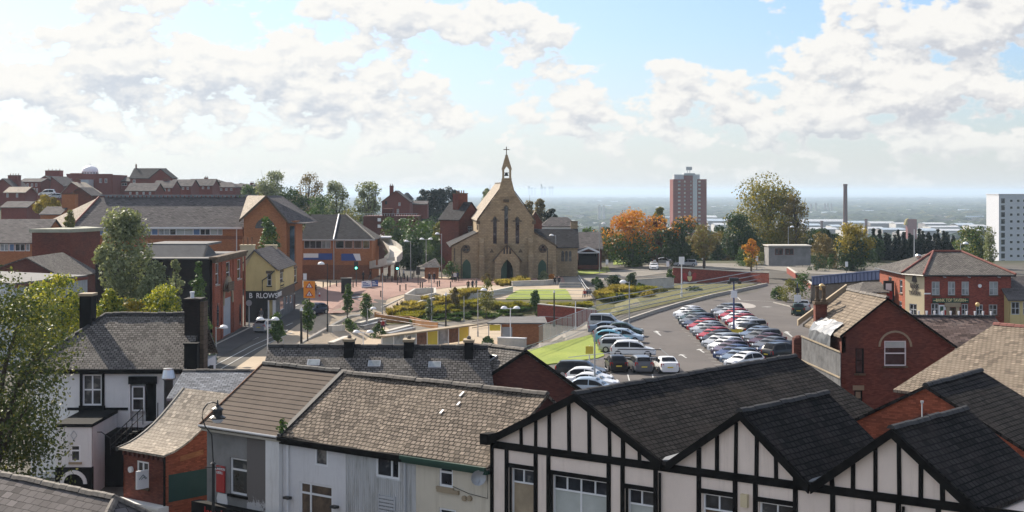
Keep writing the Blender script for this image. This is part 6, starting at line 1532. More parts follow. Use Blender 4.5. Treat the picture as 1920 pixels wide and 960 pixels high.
lo = [hole(a, b, t_, 590, TF) for a, b, t_ in ((1746, 1760, 569), (1803, 1815, 570), (1830, 1843, 571), (1854, 1870, 571))]
dr = hole(1779.5, 1791.5, 577, 596, TF)
mb = MB(); wall(mb, TF, 0, Wf, -.8, zE, up + lo + [dr], rec=.14); mb.build('front_wall', 'brick_wall', Bv)
hl = [hole(1666, 1672, 518, 543, TL), hole(1687, 1692, 524, 549, TL), hole(1663, 1669, 556, 575, TL), hole(1686, 1691, 564, 580, TL)]
mb = MB(); wall(mb, TL, 0, Wl, -.8, zE, hl, rec=.14); mb.build('side_wall', 'brick_bright', Bv)  # brighter brick than the front paints in the sun on this wall
hc = [hole(1705, 1719, 569, 590, TC)]
mb = MB(); wall(mb, TC, 0, Wc, -.8, zE, hc, rec=.14); mb.build('corner_wall', 'cream_pale', Bv)
MB().box(44.2, 53.4, 165.4, 180, -.8, zE - .1).build('rear_wall', 'brick_dark', Bv)
for h in up + lo: window(Bv, TF, h, 2, 2, rec=.09, mf='frame_grey', mg='glass_light' if h in up else 'glass', sill='stone_dark')
for h in hl: window(Bv, TL, h, 1, 2, rec=.09, mf='frame_grey', mg='glass', sill='stone_dark')
window(Bv, TC, hc[0], 2, 2, rec=.09, mf='frame_grey', mg='glass')
MB().box(dr[0], dr[1], .1, .16, dr[2], dr[3], 0, TF).build('door', 'ply_dark', Bv)
ds = MB(); ds.box(dr[0] - .35, dr[0], -.25, -.002, dr[2], dr[3] + .1, 0, TF).box(dr[1], dr[1] + .35, -.25, -.002, dr[2], dr[3] + .1, 0, TF).box(dr[0] - .5, dr[1] + .5, -.3, -.002, dr[3] + .1, dr[3] + .55, 0, TF); ds.build('door_surround', 'stone_trim', Bv)
s0, s1, zs0, zs1 = TF.px(1748, 0)[0], TF.px(1816, 0)[0], TF.px(0, 568)[1], TF.px(0, 559)[1]
fs = MB().box(s0, s1, -.14, -.002, zs0, zs1, 0, TF).build('fascia', 'gutter_green', Bv)
text_mesh(Bv, 'BANK TOP TAVERN', .46, TF((s0 + s1) / 2, -.16, (zs0 + zs1) / 2 + .03), (1, 0, 0), (0, 0, 1), 'text_gold', 'lettering', .012, sx=.78, bold=.008)
MB().box(s0 + .1, s0 + .45, -.16, -.143, zs0 + .25, zs0 + .31, 0, TF).box(s1 - .45, s1 - .1, -.16, -.143, zs0 + .25, zs0 + .31, 0, TF).build('flourish', 'text_gold', fs)
uc_ = Wc * .5
for tx, py, sz in (('BANK', 536, .62), ('TOP', 542.5, .62), ('TAVERN', 549.5, .62)):
    z = TC.px(1713, py)[1]; text_mesh(Bv, tx, sz, TC(uc_, -.03, z), TC.u, (0, 0, 1), 'text_dark', 'lettering', .012, sx=.95 if tx != 'TAVERN' else .82, bold=.008)
z = TC.px(1713, 530)[1]; text_mesh(Bv, 'THE', .32, TC(uc_, -.03, z), TC.u, (0, 0, 1), 'text_dark', 'lettering', .012)
em = MB(); z = TC.px(1713, 522)[1]
em.prism([TC(uc_ - .5, -.04, z - .35), TC(uc_ + .45, -.04, z - .4), TC(uc_ + .3, -.04, z + .1), TC(uc_, -.04, z + .55), TC(uc_ - .35, -.04, z + .2)], TC.v * .03); em.build('emblem', 'text_dark', Bv)
hgs = MB(); u, z = TL.px(1678, 548); hgs.box(u - .08, u + .08, -1.3, -.1, z - 1.0, z + 1.3, 0, TL); hg = hgs.build('hanging_sign', 'sign_black', Bv)
MB().box(u + .082, u + .10, -1.05, -.4, z + .2, z + 1.0, 0, TL).build('pictured_head', 'sign_white', hg); MB().box(u + .082, u + .10, -1.1, -.3, z - .8, z + .1, 0, TL).build('pictured_coat', 'sign_red', hg)
zc = CAMZ + (HOR - 472) / FPX * 172; rA, rB = Vector((DP(1750, 0, 172).x, 172, zc)), Vector((DP(1802, 0, 172).x, 172, zc))
o = .35; eF, eL, eLb, eR, eRb = Vector((44.1, 164.6, zE)), Vector((42.6, 167.9, zE)), Vector((42.8, 181, zE)), Vector((54.0, 164.6, zE)), Vector((54, 181, zE))
mb = MB(); slab(mb, [eF, eR, rB, rA]); slab(mb, [eL, eF, rA]); slab(mb, [eLb, eL, rA]); slab(mb, [eR, eRb, rB]); slab(mb, [eLb, rA, rB, eRb]); mb.build('roof', 'slate_grey', Bv)
hr = MB()
for a_, b_ in ((eF, rA), (eL, rA), (rA, rB), (eR, rB)): hr.tube([a_ + Vector((0, 0, .08)), b_ + Vector((0, 0, .08))], .13, 6)
hr.build('ridge_tiles', 'ridge_red', Bv)
gt = MB()
for a_, b_ in ((eL, eF), (eF, eR), (eLb, eL)): gt.tube([a_ - Vector((0, 0, .1)), b_ - Vector((0, 0, .1))], .09, 6)
gt.build('gutter', 'pole_black', Bv)
vp = DP(1722, 490, 171); MB().lathe((vp.x, vp.y, 7.6), [(.16, 0), (.16, .9), (.3, .95), (.35, 1.2), (.2, 1.35)], 8).build('roof_vent', 'steel', Bv)
u, z = TF.px(1837, 536); MB().tube([TF(u, -.1, z), TF(u, -.003, z)], .2, 12).build('wall_light', 'lamp_white', Bv)
u, z = TF.px(1739, 550.5); MB().box(u - .35, u + .35, -.04, -.002, z - .07, z + .07, 0, TF).build('street_name_plate', 'sign_white', Bv)
for px in (1767, 1813, 1869):
    u, z = TF.px(px, 519); MB().tube([TF(u, -.02, z + .1), TF(u, -.5, z), TF(u + .25, -.55, z - .05)], .04, 5).build('floodlight', 'frame_grey', Bv)
u, z = TF.px(1769.5, 583); pb_ = MB().box(u - .55, u + .55, -.06, -.003, z - .75, z + .65, 0, TF).build('notice_board', 'sign_white', Bv)
MB().box(u - .42, u - .05, -.08, -.062, z - .05, z + .5, 0, TF).build('green_notice', 'door_green', pb_); MB().box(u + .05, u + .42, -.08, -.062, z - .6, z + .1, 0, TF).build('red_notice', 'sign_red', pb_)
long_house('yellow_annexe', 'yellow rendered annexe with dark slate roof at the right edge beside the tavern', 1894, 1965, 519, 561, 640, 163, 9, ('render_yellow', 'slate_mid'), 'building', [(1896, 1912, 566, 590, 2, 2), (1918, 1932, 566, 590, 2, 2)], mw='frame_grey')
long_house('cream_outbuilding', 'low cream outbuilding with brown slates left of the tavern', 1614, 1662, 530, 548, 580, 172, 8, ('cream_pale', 'slate_grey'), 'outbuilding', [(1625, 1629, 549, 556, 1, 1)], hip=(1.2, 0), mw='frame_grey')

# ------------------------------------------------------------------ tower blocks, stacks and hill houses
Y = 1065.0; F = Fr((0, Y), (1, 0), (0, 1)); p = F.px
T1 = thing('red_tower_block', 'tall red brick tower block with pale floor bands, grey lift strip and rooftop mast', 'tower block', GX(1291, Y))
a, b = p(1262, 0)[0], p(1325, 0)[0]; zt = p(0, 336)[1]; zb = -36
mb = MB(); mb.box(a, b, 0, 22, zb, zt, 0, F); mb.build('wall', 'brick_far', T1)
bd = MB(); nfl = 18; fh = (p(0, 336)[1] - p(0, 416)[1]) / 11.2
for i in range(nfl): z = zt - (i + .95) * fh; bd.box(a - .05, p(1299, 0)[0], -.12, -.004, z, z + .22, 0, F); bd.box(p(1307, 0)[0], b + .05, -.12, -.004, z, z + .22, 0, F)
bd.build('floor_bands', 'rust', T1)
MB().box(p(1299, 0)[0], p(1307, 0)[0], -.5, -.004, zb, p(0, 330)[1], 0, F).build('lift_strip', 'frame_grey', T1)
for i in range(nfl - 3):
    z = zt - (i + .62) * fh
    for px, w in ((1273.5, 1.7), (1284, 1.0), (1295.5, .7), (1311.5, 1.6)):
        u = p(px, 0)[0]; MB().box(u - w / 2, u + w / 2, -.1, -.004, z - .6, z + .6, 0, F).build('window', 'conc_pale' if (i * 7 + int(px)) % 3 == 0 else 'glass_light', T1)
MB().box(p(1265, 0)[0], p(1313, 0)[0], 3, 14, zt, p(0, 327)[1], 0, F).box(p(1283, 0)[0], p(1304, 0)[0], 2, 12, p(0, 327)[1], p(0, 324.5)[1], 0, F).build('roof_plant', 'sheet_grey', T1)
MB().box(p(1283, 0)[0], p(1300, 0)[0], 2.2, 2.5, zt, p(0, 329)[1], 0, F).build('roof_parapet', 'brick_far', T1)
ms = MB()
for px in (1290.5, 1295): ms.tube([F(p(px, 0)[0], 5, p(0, 325)[1]), F(p(px, 0)[0], 5, p(0, 318)[1])], .25, 5)
ms.box(p(1288, 0)[0], p(1299, 0)[0], 4.5, 6, p(0, 319)[1], p(0, 312.5)[1], 0, F); ms.build('antenna_mast', 'galv', T1)
Y = 603.0; F = Fr((0, Y), (1, 0), (0, 1)); p = F.px
T2 = thing('white_tower_block', 'white tower block with square windows at the right edge', 'tower block', GX(1890, Y))
a, b = p(1873, 0)[0], p(1960, 0)[0]; zt = p(0, 365)[1]; zb = -27.5; fh = 12.9 / FPX * Y
MB().box(a, b, 0, 16, zb, zt, 0, F).box(a - .2, b, -.2, 16.2, zt, zt + .3, 0, F).build('wall', 'tower_white', T2)
for i in range(13):
    z = p(0, 376.5)[1] - i * fh
    for px, w, h, mg in ((1880.5, 1.4, 1.9, 'glass'), (1896, 1.05, .95, 'glass'), (1909, 1.05, .95, 'glass'), (1921, 1.05, .95, 'glass')):
        u = p(px, 0)[0]; wo_ = MB().box(u - w / 2 - .08, u + w / 2 + .08, -.06, -.004, z - h / 2 - .08, z + h / 2 + .08, 0, F).build('window', 'lamp_white' if mg == 'glass_light' or px > 1890 else 'frame_grey', T2)
        MB().box(u - w / 2, u + w / 2, -.08, -.062, z - h / 2, z + h / 2, 0, F).build('pane', mg, wo_)
def stack(px, w, pyt, Y, mat, label):
    b = GX(px, Y); t = thing('mill_chimney', label, 'chimney', b); r = w / 2 / FPX * Y; zt = CAMZ + (HOR - pyt) / FPX * Y
    MB().lathe(b, [(r * 1.3, -2), (r * 1.05, (zt - b.z) * .6), (r * .95, zt - b.z - r * .8)], 14).build('shaft', mat, t)
    MB().lathe((b.x, b.y, zt - r * .8), [(r * 1.02, 0), (r * 1.12, r * .2), (r * 1.08, r * .8)], 14).build('rim', mat, t)
stack(1585, 7.6, 345, 1500, 'brick_dark', 'very tall dark red mill chimney standing over the warehouses')
stack(1541, 5, 414, 1900, 'brick_dark', 'short dark chimney left of the tall mill chimney'); stack(1624, 5, 410.5, 1900, 'brick_dark', 'short dark chimney right of the tall mill chimney'); stack(1368, 8, 411, 700, 'brick_dark', 'stub of brick chimney behind the pale brown trees')
Y = 1700; F = Fr((0, Y), (1, 0), (0, 1)); p = F.px
T3 = thing('mill_tower', 'square red mill tower with gold top among the warehouses', 'tower', GX(1709, Y))
MB().box(p(1702, 0)[0], p(1719, 0)[0], 0, 9, -50, p(0, 411)[1], 0, F).build('wall', 'brick_far', T3); MB().prism([F(p(1697, 0)[0], 1, p(0, 422)[1]), F(p(1704, 0)[0], 1, p(0, 422)[1]), F(p(1704, 0)[0], 1, p(0, 409.5)[1]), F(p(1700, 0)[0], 1, p(0, 412)[1])], (0, 6, 0)).build('golden_corner', 'leaf_gold', T3)
plain('roof_metal', (.44, .45, .46), .5, 0, .06); plain('roof_metal_blue', (.34, .40, .46), .5, 0, .06); plain('far_wall', (.22, .20, .19), .8, 0, .1); plain('far_pale', (.50, .48, .45), .8, 0, .1)
WH = [(1504, 1590, 411, 417, 2600, 'roof_metal'), (1590, 1625, 414, 419, 2500, 'roof_metal_blue'), (1520, 1572, 426, 431, 2100, 'roof_metal'), (1560, 1610, 421, 426, 2300, 'roof_metal_blue'), (1632, 1680, 415, 420, 2500, 'roof_metal'), (1628, 1660, 425, 430, 2150, 'roof_metal'), (1655, 1700, 427, 432, 2050, 'roof_metal_blue'), (1680, 1704, 417, 421, 2450, 'roof_metal'), (1735, 1775, 417, 421, 2450, 'roof_metal'), (1745, 1800, 423, 427, 2250, 'roof_metal'), (1730, 1760, 428, 434, 2000, 'roof_metal_blue'), (1765, 1820, 429, 434, 2000, 'roof_metal'), (1796, 1830, 418, 424, 2400, 'roof_metal_blue'), (1820, 1852, 421, 426, 2300, 'roof_metal'), (1830, 1856, 428, 433, 2050, 'roof_metal'), (1325, 1345, 404, 409, 2900, 'roof_metal'), (1327, 1370, 410, 416, 2600, 'roof_metal_blue'), (1340, 1372, 418, 423, 2400, 'roof_metal'), (1506, 1540, 419, 424, 2400, 'roof_metal_blue'), (1580, 1622, 428, 434, 2020, 'roof_metal'), (1690, 1735, 433, 440, 1850, 'far_pale'), (1460, 1510, 416, 421, 2450, 'roof_metal')]
for i, (x0, x1, yt, yb, Y, mt) in enumerate(WH):
    F = Fr((0, Y), (1, 0), (0, 1)); a, b = F.px(x0, 0)[0], F.px(x1, 0)[0]; zt, zb = F.px(0, yt)[1], F.px(0, yb)[1]; g_ = ground_z(a, Y); zm = zb + (zt - zb) * .30; dep = 45
    t = thing('warehouse', '%s warehouse with %s metal roof, %s counting from the left across the plain' % ('long' if x1 - x0 > 40 else 'short', {'roof_metal': 'pale', 'roof_metal_blue': 'blue grey', 'far_pale': 'cream'}[mt], ORD[sorted(w[0] for w in WH).index(x0)]), 'warehouse', ((a + b) / 2, Y, g_), 'warehouses on the plain')
    MB().box(a, b, 0, dep, g_ - 1, zm, 0, F).build('wall', ['far_wall', 'far_pale'][i % 2], t)
    zr_ = CAMZ + (HOR - yt) / FPX * (Y + dep / 2)
    mb = MB(); slab(mb, [F(a, -1, zm), F(b, -1, zm), F(b, dep / 2, zr_), F(a, dep / 2, zr_)], .5); slab(mb, [F(a, dep / 2, zr_), F(b, dep / 2, zr_), F(b, dep, zm), F(a, dep, zm)], .5); mb.build('roof', mt, t)
# houses on the left hill
HW = lambda *q: [q_ for q_ in q]
gable_house('brick_hill_house', 'brick house with tan roof at the far left edge of the hill', -20, 30, 335, 356, 400, 430, 14, cat='house', chim=[(12, 328, 3)])
long_house('hill_terrace', 'brick terrace with grey hipped roof below the stepped brown tower roof', 36, 76, 335, 341, 375, 455, 12, wins=[(42, 46, 344, 350), (50, 54, 344, 350), (58, 62, 344, 350), (66, 70, 344, 350), (58, 61, 353, 362), (63, 66, 353, 362), (68, 71, 353, 362)])
gable_house('stepped_roof_house', 'tall brick house with dark steep roof and wide square stack on the hill', 62, 106, 330, 344, 380, 475, 14, chim=[(89, 319, 4.6)])
gable_house('side_roof_house', 'brick house with long sloping grey roof left of the domed building', 94, 118, 331, 348, 385, 450, 16, apex=96)
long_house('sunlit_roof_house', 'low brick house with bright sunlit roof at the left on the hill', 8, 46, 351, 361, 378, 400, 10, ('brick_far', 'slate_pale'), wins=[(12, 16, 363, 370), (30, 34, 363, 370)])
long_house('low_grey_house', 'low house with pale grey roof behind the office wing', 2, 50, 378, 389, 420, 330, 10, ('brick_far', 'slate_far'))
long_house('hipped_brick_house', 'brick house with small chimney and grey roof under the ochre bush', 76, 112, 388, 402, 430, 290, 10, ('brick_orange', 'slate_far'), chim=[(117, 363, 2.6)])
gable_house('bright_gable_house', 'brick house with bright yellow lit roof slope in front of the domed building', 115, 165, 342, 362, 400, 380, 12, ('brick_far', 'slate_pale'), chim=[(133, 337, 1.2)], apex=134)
gable_house('small_brick_house', 'small brick gabled house just behind the long office roof', 128, 170, 352, 366, 395, 350, 10, ('brick_red', 'slate_far'), apex=150)
Y = 470.0; F = Fr((0, Y), (1, 0), (0, 1)); p = F.px
D = thing('domed_building', 'flat roofed brick building topped by a white dome', 'domed building', GX(168, Y)); g_ = ground_z(p(168, 0)[0], Y)
hs = [(p(q, 0)[0], p(q + 5, 0)[0], p(0, 343)[1], p(0, 335)[1]) for q in (130, 186, 196)]
mb = MB(); wall(mb, F, p(125, 0)[0], p(211, 0)[0], g_ - 1, p(0, 327)[1], hs, rec=.15); mb.box(p(125, 0)[0], p(211, 0)[0], .3, 18, g_ - 1, p(0, 327)[1] - .1, 0, F); mb.build('wall', 'brick_far', D)
for h in hs: window(D, F, h, 2, 1, rec=.1)
MB().box(p(124.5, 0)[0], p(211.5, 0)[0], -.2, -.003, p(0, 328)[1], p(0, 326)[1], 0, F).box(p(128, 0)[0], p(145, 0)[0], 2, 6, p(0, 327)[1] - .1, p(0, 324.5)[1], 0, F).build('parapet', 'brick_far', D)
uc = p(169, 0)[0] * (Y + 8) / Y; z0 = p(0, 327)[1]; rd = (p(184, 0)[0] - p(154, 0)[0]) / 2
prof = [(rd * .96, 0), (rd * .97, .9), (rd * 1.02, 1.0), (rd * 1.02, 1.2)] + [(rd * math.cos(t) if t < 1.5 else .06, 1.2 + rd * .72 * math.sin(t)) for t in np.linspace(.05, 1.56, 10)] + [(.12, 1.3 + rd * .74), (.05, 1.6 + rd * .8)]
dm = MB().lathe((uc, Y + 8, z0 - .1), prof, 24).build('dome', 'dome_white', D, smooth=True)
for i in range(16):
    an = 6.2832 * i / 16; c = Vector((uc + rd * .97 * math.cos(an), Y + 8 + rd * .97 * math.sin(an), z0 + .45)); MB().lathe(c + Vector((0, 0, -.3)), [(.18, 0), (.18, .5), (.02, .65)], 6).build('window', 'glass', dm)
MB().box(p(158, 0)[0], p(176, 0)[0], -6, -.3, g_, p(0, 337)[1], 0, F).build('white_extension', 'sheet_grey', D)
long_house('grey_flat_house', 'low grey roofed block between the domed building and the dark gabled house', 211, 246, 332, 340, 370, 480, 12, wins=[(215, 222, 343, 348), (228, 238, 343, 348)])
Y = 450.0
gable_house('dark_gabled_house', 'large brick house with dark slate roof and white verges standing above the hill terraces', 281, 321, 317, 333, 365, 455, 8, ('brick_far', 'slate_dusk'))
long_house('dark_slate_wing', 'dark slate roofed wing of the gabled house with slim spike at its corner', 244, 302, 316, 334, 365, 457, 12, ('brick_far', 'slate_dusk'), wins=[(249, 254, 337, 343)], chim=[(246, 310, .4)])
for i, (x0, x1, yr, ye) in enumerate([(236, 290, 344, 358), (286, 322, 339, 352), (318, 358, 337, 349), (352, 398, 336, 348), (356, 410, 336, 341), (398, 440, 342, 351), (410, 470, 345, 352), (440, 500, 346, 356)]):
    Yh = [400, 415, 430, 445, 500, 470, 510, 480][i]
    long_house('hill_terrace', 'brick terrace with dark slate roof, %s from the left along the hill crest' % ORD[i], x0, x1, yr, ye, ye + 22, Yh, 11, ('brick_far', 'slate_far'), wins=[(x0 + (x1 - x0) * f, x0 + (x1 - x0) * f + 4, ye + 2, ye + 6.5) for f in (.12, .35, .58, .8)], hip=(0, 0) if i < 4 else (2, 2), chim=[(x0 + (x1 - x0) * .45, yr - 3.5, 1.2)] if i % 3 == 1 else ())
Y = 420.0
gable_house('far_brick_house', 'brick house with white gable and square tower chimney beyond the left trees', 716, 768, 358, 378, 425, 420, 12, wins=[(722, 726, 377, 383), (747, 751, 380, 386), (735, 739, 392, 400), (744, 748, 392, 400)], chim=[(731, 348, 1.1)])
gable_house('white_gable_house', 'pale gabled house behind the far brick house', 752, 770, 362, 372, 410, 432, 10, ('far_pale', 'slate_far'))
long_house('far_low_house', 'low brick house right of the pale gabled house, left of the dark conifers', 768, 800, 377, 383, 410, 440, 10)
Bk2 = thing('flat_brick_block', 'flat roofed dark brick block with railings between the left trees', 'building', GX(733, 340))
F = Fr((0, 340), (1, 0), (0, 1)); p = F.px
MB().box(p(681, 0)[0], p(784, 0)[0], 0, 12, -8, p(0, 405)[1], 0, F).box(p(717, 0)[0], p(735, 0)[0], .5, 6, p(0, 405)[1], p(0, 391)[1], 0, F).build('wall', 'brick_dark', Bk2)
for px, py in ((711, 412), (711, 424), (758, 412)): MB().box(p(px - 3, 0)[0], p(px + 3, 0)[0], -.06, -.004, p(0, py + 3)[1], p(0, py - 3)[1], 0, F).build('window', 'upvc', Bk2)
rl = MB()
for i in range(22): u = p(684 + i * 4.6, 0)[0]; rl.tube([F(u, .3, p(0, 405)[1]), F(u, .3, p(0, 401)[1])], .06, 4)
rl.box(p(684, 0)[0], p(784, 0)[0], .25, .35, p(0, 401)[1], p(0, 400.4)[1], 0, F); rl.build('roof_railing', 'galv', Bk2)
# grey cabin among the trees on the right
Cb = thing('grey_cabin', 'pale flat roofed site cabin among the trees right of the golden tree', 'cabin', GX(1480, 262)); F = Fr((0, 262), (1, 0), (0, 1)); p = F.px
hs = [(p(1453, 0)[0], p(1468, 0)[0], p(0, 478)[1], p(0, 466)[1]), (p(1472, 0)[0], p(1488, 0)[0], p(0, 478)[1], p(0, 466)[1])]
mb = MB(); wall(mb, F, p(1442, 0)[0], p(1520, 0)[0], p(0, 498)[1], p(0, 462)[1], hs, rec=.1); mb.box(p(1442, 0)[0], p(1520, 0)[0], .3, 5, p(0, 498)[1], p(0, 463)[1], 0, F); mb.build('wall', 'render_grey', Cb)
for h in hs: window(Cb, F, h, 2, 1, rec=.06, mf='brick_red')
MB().box(p(1440, 0)[0], p(1522, 0)[0], -.4, 5.3, p(0, 462)[1], p(0, 460)[1], 0, F).build('roof', 'conc_pale', Cb)
# the far plain: woods, streets and blocks beyond counting
def blob_field(name, n, yr, az_, size, mat, label, seed, hk=.35, y_pow=1.0):
    g = np.random.default_rng(seed); ico = bmesh.new(); bmesh.ops.create_icosphere(ico, subdivisions=1, radius=1)
    bv = np.array([v.co[:] for v in ico.verts]); bf = [[v.index for v in f.verts] for f in ico.faces]; ico.free(); V, Fc = [], []
    for i in range(n):
        y = yr[0] * (yr[1] / yr[0]) ** (g.uniform() ** y_pow); x = g.uniform(az_[0], az_[1]) * y
        s = size * (y / 1000) ** .55 * g.uniform(.5, 1.4); h = min(11, s * hk * g.uniform(.5, 1.3))
        v = bv * np.array([s * g.uniform(.8, 2.2), s, h]) * (1 + g.normal(0, .16, (len(bv), 1))) + np.array([x, y, ground_z(x, y) + h * .3])
        o = len(V) * len(bv); V.append(v); Fc += [[q + o for q in f] for f in bf]
    me = bpy.data.meshes.new(name); me.from_pydata(np.concatenate(V).tolist(), [], Fc); me.materials.append(MATS[mat]); o = bpy.data.objects.new(name, me); COL.objects.link(o); o['kind'] = 'stuff'; o['label'] = label; return o
def wood(name, c):
    m, t = newmat(name); setp(t, .9, 0, .1); tcn = t.add('ShaderNodeTexCoord'); n = t.noise(tcn.outputs['Object'], .02, 5, .65); n2 = t.noise(tcn.outputs['Object'], .22, 4, .7)
    t.link(t.mix(t.smooth(n2, .4, .65), t.ramp(n, [(.3, sc(c, .55)), (.7, sc(c, 1.5))]), sc(c, .35)), t.b.inputs['Base Color'])
wood('wood_green', (.075, .095, .032)); wood('wood_dark', (.038, .055, .022)); wood('wood_tan', (.14, .13, .05))
blob_field('woodland', 9000, (1000, 16000), (-.18, .40), 9, 'wood_dark', 'dark woods across the far plain', 1, .55)
blob_field('woodland', 7000, (900, 14000), (-.18, .40), 8, 'wood_green', 'green tree belts across the far plain', 2, .55)
blob_field('woodland', 1800, (1100, 9000), (-.18, .40), 7, 'wood_tan', 'turning autumn trees across the far plain', 3, .55)
blob_field('woodland', 260, (420, 900), (-.06, .40), 5.5, 'wood_dark', 'scrub on the slope below the town', 4, .8)
def town(name, n, yr, az_, mats, label, seed, hmax=9):
    g = np.random.default_rng(seed); mb = MB()
    for i in range(n):
        y = yr[0] * (yr[1] / yr[0]) ** g.uniform(); x = g.uniform(*az_) * y; w = g.uniform(6, 30) * (1 + y / 5000); d = g.uniform(8, 16); h = g.uniform(5, hmax) ; z = ground_z(x, y); k = int(g.integers(0, 3))
        c = [(x, y), (x + w, y), (x + w, y + d), (x, y + d)]; mb.prism([(q[0], q[1], z - 1) for q in c], (0, 0, h), 0)
        mb.prism([(x - .5, y - .5, z + h - 1), (x - .5, y + d + .5, z + h - 1), (x - .5, y + d / 2, z + h + 2.2)], (w + 1, 0, 0), 1 + k % (len(mats) - 1))
    o = mb.build(name, mats, None, (0, 0, 0)); o['kind'] = 'stuff'; o['label'] = label; return o
town('distant_town', 900, (1000, 9000), (-.16, .40), ['far_wall', 'slate_far', 'far_wall', 'far_pale'], 'countless small roofs of the far town', 5)
town('distant_town', 260, (2500, 14000), (-.10, .40), ['far_pale', 'slate_far', 'roof_metal_blue'], 'pale sheds scattered over the farthest plain', 6, 12)
town('distant_town', 160, (1000, 2600), (-.02, .30), ['brick_far', 'slate_far', 'slate_far'], 'red roofed streets below the hill', 8)
def block(px, w, pyt, pyb, Y, mat, label):
    F = Fr((0, Y), (1, 0), (0, 1)); a, b = F.px(px - w / 2, 0)[0], F.px(px + w / 2, 0)[0]; g_ = ground_z(a, Y)
    return tag(MB().box(a, b, 0, (b - a) * .8, g_ - 1, F.px(0, pyt)[1], 0, F).box(a + (b - a) * .3, a + (b - a) * .6, (b - a) * .2, (b - a) * .5, F.px(0, pyt)[1], F.px(0, pyt)[1] + 3, 0, F).build('distant_tower', mat, None, GX(px, Y)), label, 'tower block', 'tower blocks far across the plain')
block(1124, 6, 385, 395, 3600, 'far_pale', 'pale twin tower far off, left one of the pair right of the church'); block(1132, 5, 385.5, 395, 3600, 'far_pale', 'pale twin tower far off, right one of the pair right of the church')
for i, (px, yt) in enumerate(((1530, 381), (1547, 382), (1552.5, 382), (1559, 383), (1513, 384), (1521, 383))): block(px, 3.2, yt, 395, 5200, 'far_wall', 'dim far tower left of the tall mill chimney, %s from the left' % ORD[[1513, 1521, 1530, 1547, 1552.5, 1559].index(px)])
for i, (px, yt, w) in enumerate(((992, 349, 3), (997, 352, 4), (1003, 353, 3), (1015, 345, 2), (1017, 350, 3), (1022, 351, 3), (1031, 350, 3), (1036, 350, 3))): block(px, w, yt, 360, 25000, 'far_wall', 'faint city skyscraper on the horizon right of the bell turret, %s from the left' % ORD[i])

# ------------------------------------------------------------------ trees and planting
def T(label, px, Y, pyt, wpx, mat, n=2200, leaf=.42, shape='round', name='tree', pyb=None, **kw):
    b = GX(px, Y)
    if pyb is not None: b.z = CAMZ + (HOR - pyb) / FPX * Y
    h = CAMZ + (HOR - pyt) / FPX * Y - b.z
    rx_ = wpx / 2 / FPX * Y
    if shape == 'round': kw['lo'] = max(kw.get('lo', .22), min(.6, 1 - 3.2 * rx_ / h))
    return tree(name, label, b, h, rx_, mat, int(n * 1.35), leaf * 1.08, shape, seed=int(px * 3 + Y), **kw)
# right of the church
T('rounded maple turning orange on its crown beside the church lawn', 1186, 305, 393, 104, 'leaf_green', 4600, .42, 'round', 'maple_tree', clumps=26, lo=.04, mat2='leaf_orange', top2=.54)
T('dark maroon leaved tree right of the orange maple', 1232, 312, 405, 46, 'leaf_maroon', 1700, .42, 'round', clumps=14, lo=.05)
T('deep green tree with orange top under the red tower block', 1280, 306, 404, 78, 'leaf_dark', 3200, .42, 'round', clumps=20, lo=.04, mat2='leaf_orange', top2=.90)
T('small bronze tree with bare stems on the church verge', 1320, 290, 426, 62, 'leaf_brown', 1700, .34, 'round', clumps=18, lo=.35, mat2='leaf_olive', f2=.3)
T('dense dark green tree left of the tall golden willow', 1385, 318, 411, 74, 'leaf_dark', 3000, .42, 'round', clumps=18, lo=.03)
T('huge golden green willow taller than all trees around it', 1440, 345, 345, 138, 'leaf_olive', 8500, .46, 'round', 'willow_tree', clumps=46, lo=.06, mat2='leaf_gold', f2=.35, dead=14)
T('thin half bare poplar on the right flank of the golden willow', 1492, 338, 372, 60, 'leaf_brown', 1500, .4, 'round', clumps=18, lo=.15, dead=14)
T('little bright orange sapling in front of the golden willow', 1409, 270, 450, 34, 'leaf_gold', 700, .3, 'round', 'sapling', clumps=10, lo=.1, mat2='leaf_orange', top2=.55)
T('yellow turning tree right of the grey cabin', 1598, 290, 423, 74, 'leaf_dark', 3000, .4, 'round', clumps=22, lo=.05, mat2='leaf_gold', top2=.55)
T('dull green tree between the grey cabin and the yellow tree', 1545, 300, 444, 60, 'leaf_brown', 1700, .4, 'round', clumps=14, lo=.05)
T('round olive tree in front of the white tower block', 1826, 300, 432, 76, 'leaf_green', 2600, .4, 'round', clumps=20, lo=.05, mat2='leaf_olive', f2=.4)
T('slim pale leaved tree against the white tower block', 1856, 285, 428, 34, 'leaf_silver', 650, .35, 'col', clumps=14, lo=.15, dead=6)
for i in range(17):
    px = 1640 + i * 9.2 + (i * 37 % 5) - 2
    T('dark conifer in the row behind the tavern, %s from the left' % ORD[i], px, 330 + (i * 53 % 7), 430 + (i * 29 % 13), 27, 'leaf_conifer', 1100, .42, 'cone', 'conifer', clumps=26, lo=0, group='row of dark conifers', limbs=0)
for i, (px, yt, w, Y, mt, lb) in enumerate([(1128, 440, 40, 330, 'leaf_brown', 'russet tree between the church hall and the orange maple'), (1105, 424, 40, 360, 'leaf_green', 'green tree above the church hall roof'), (1255, 440, 40, 330, 'leaf_dark', 'dark tree filling the gap behind the maroon tree'), (1345, 428, 44, 345, 'leaf_dark', 'dark tree behind the bronze tree'), (1530, 430, 60, 352, 'leaf_dark', 'dark tree behind the grey cabin, right of the willow'), (1640, 448, 50, 325, 'leaf_dark', 'dark tree between the yellow tree and the conifer row'), (1475, 425, 60, 356, 'leaf_olive', 'olive tree behind the grey cabin'), (1235, 392, 30, 380, 'leaf_olive', 'pale tree top between the orange maple and red tower block')]):
    T(lb, px, Y, yt, w, mt, 1700, .45, 'round', clumps=14, lo=.03)
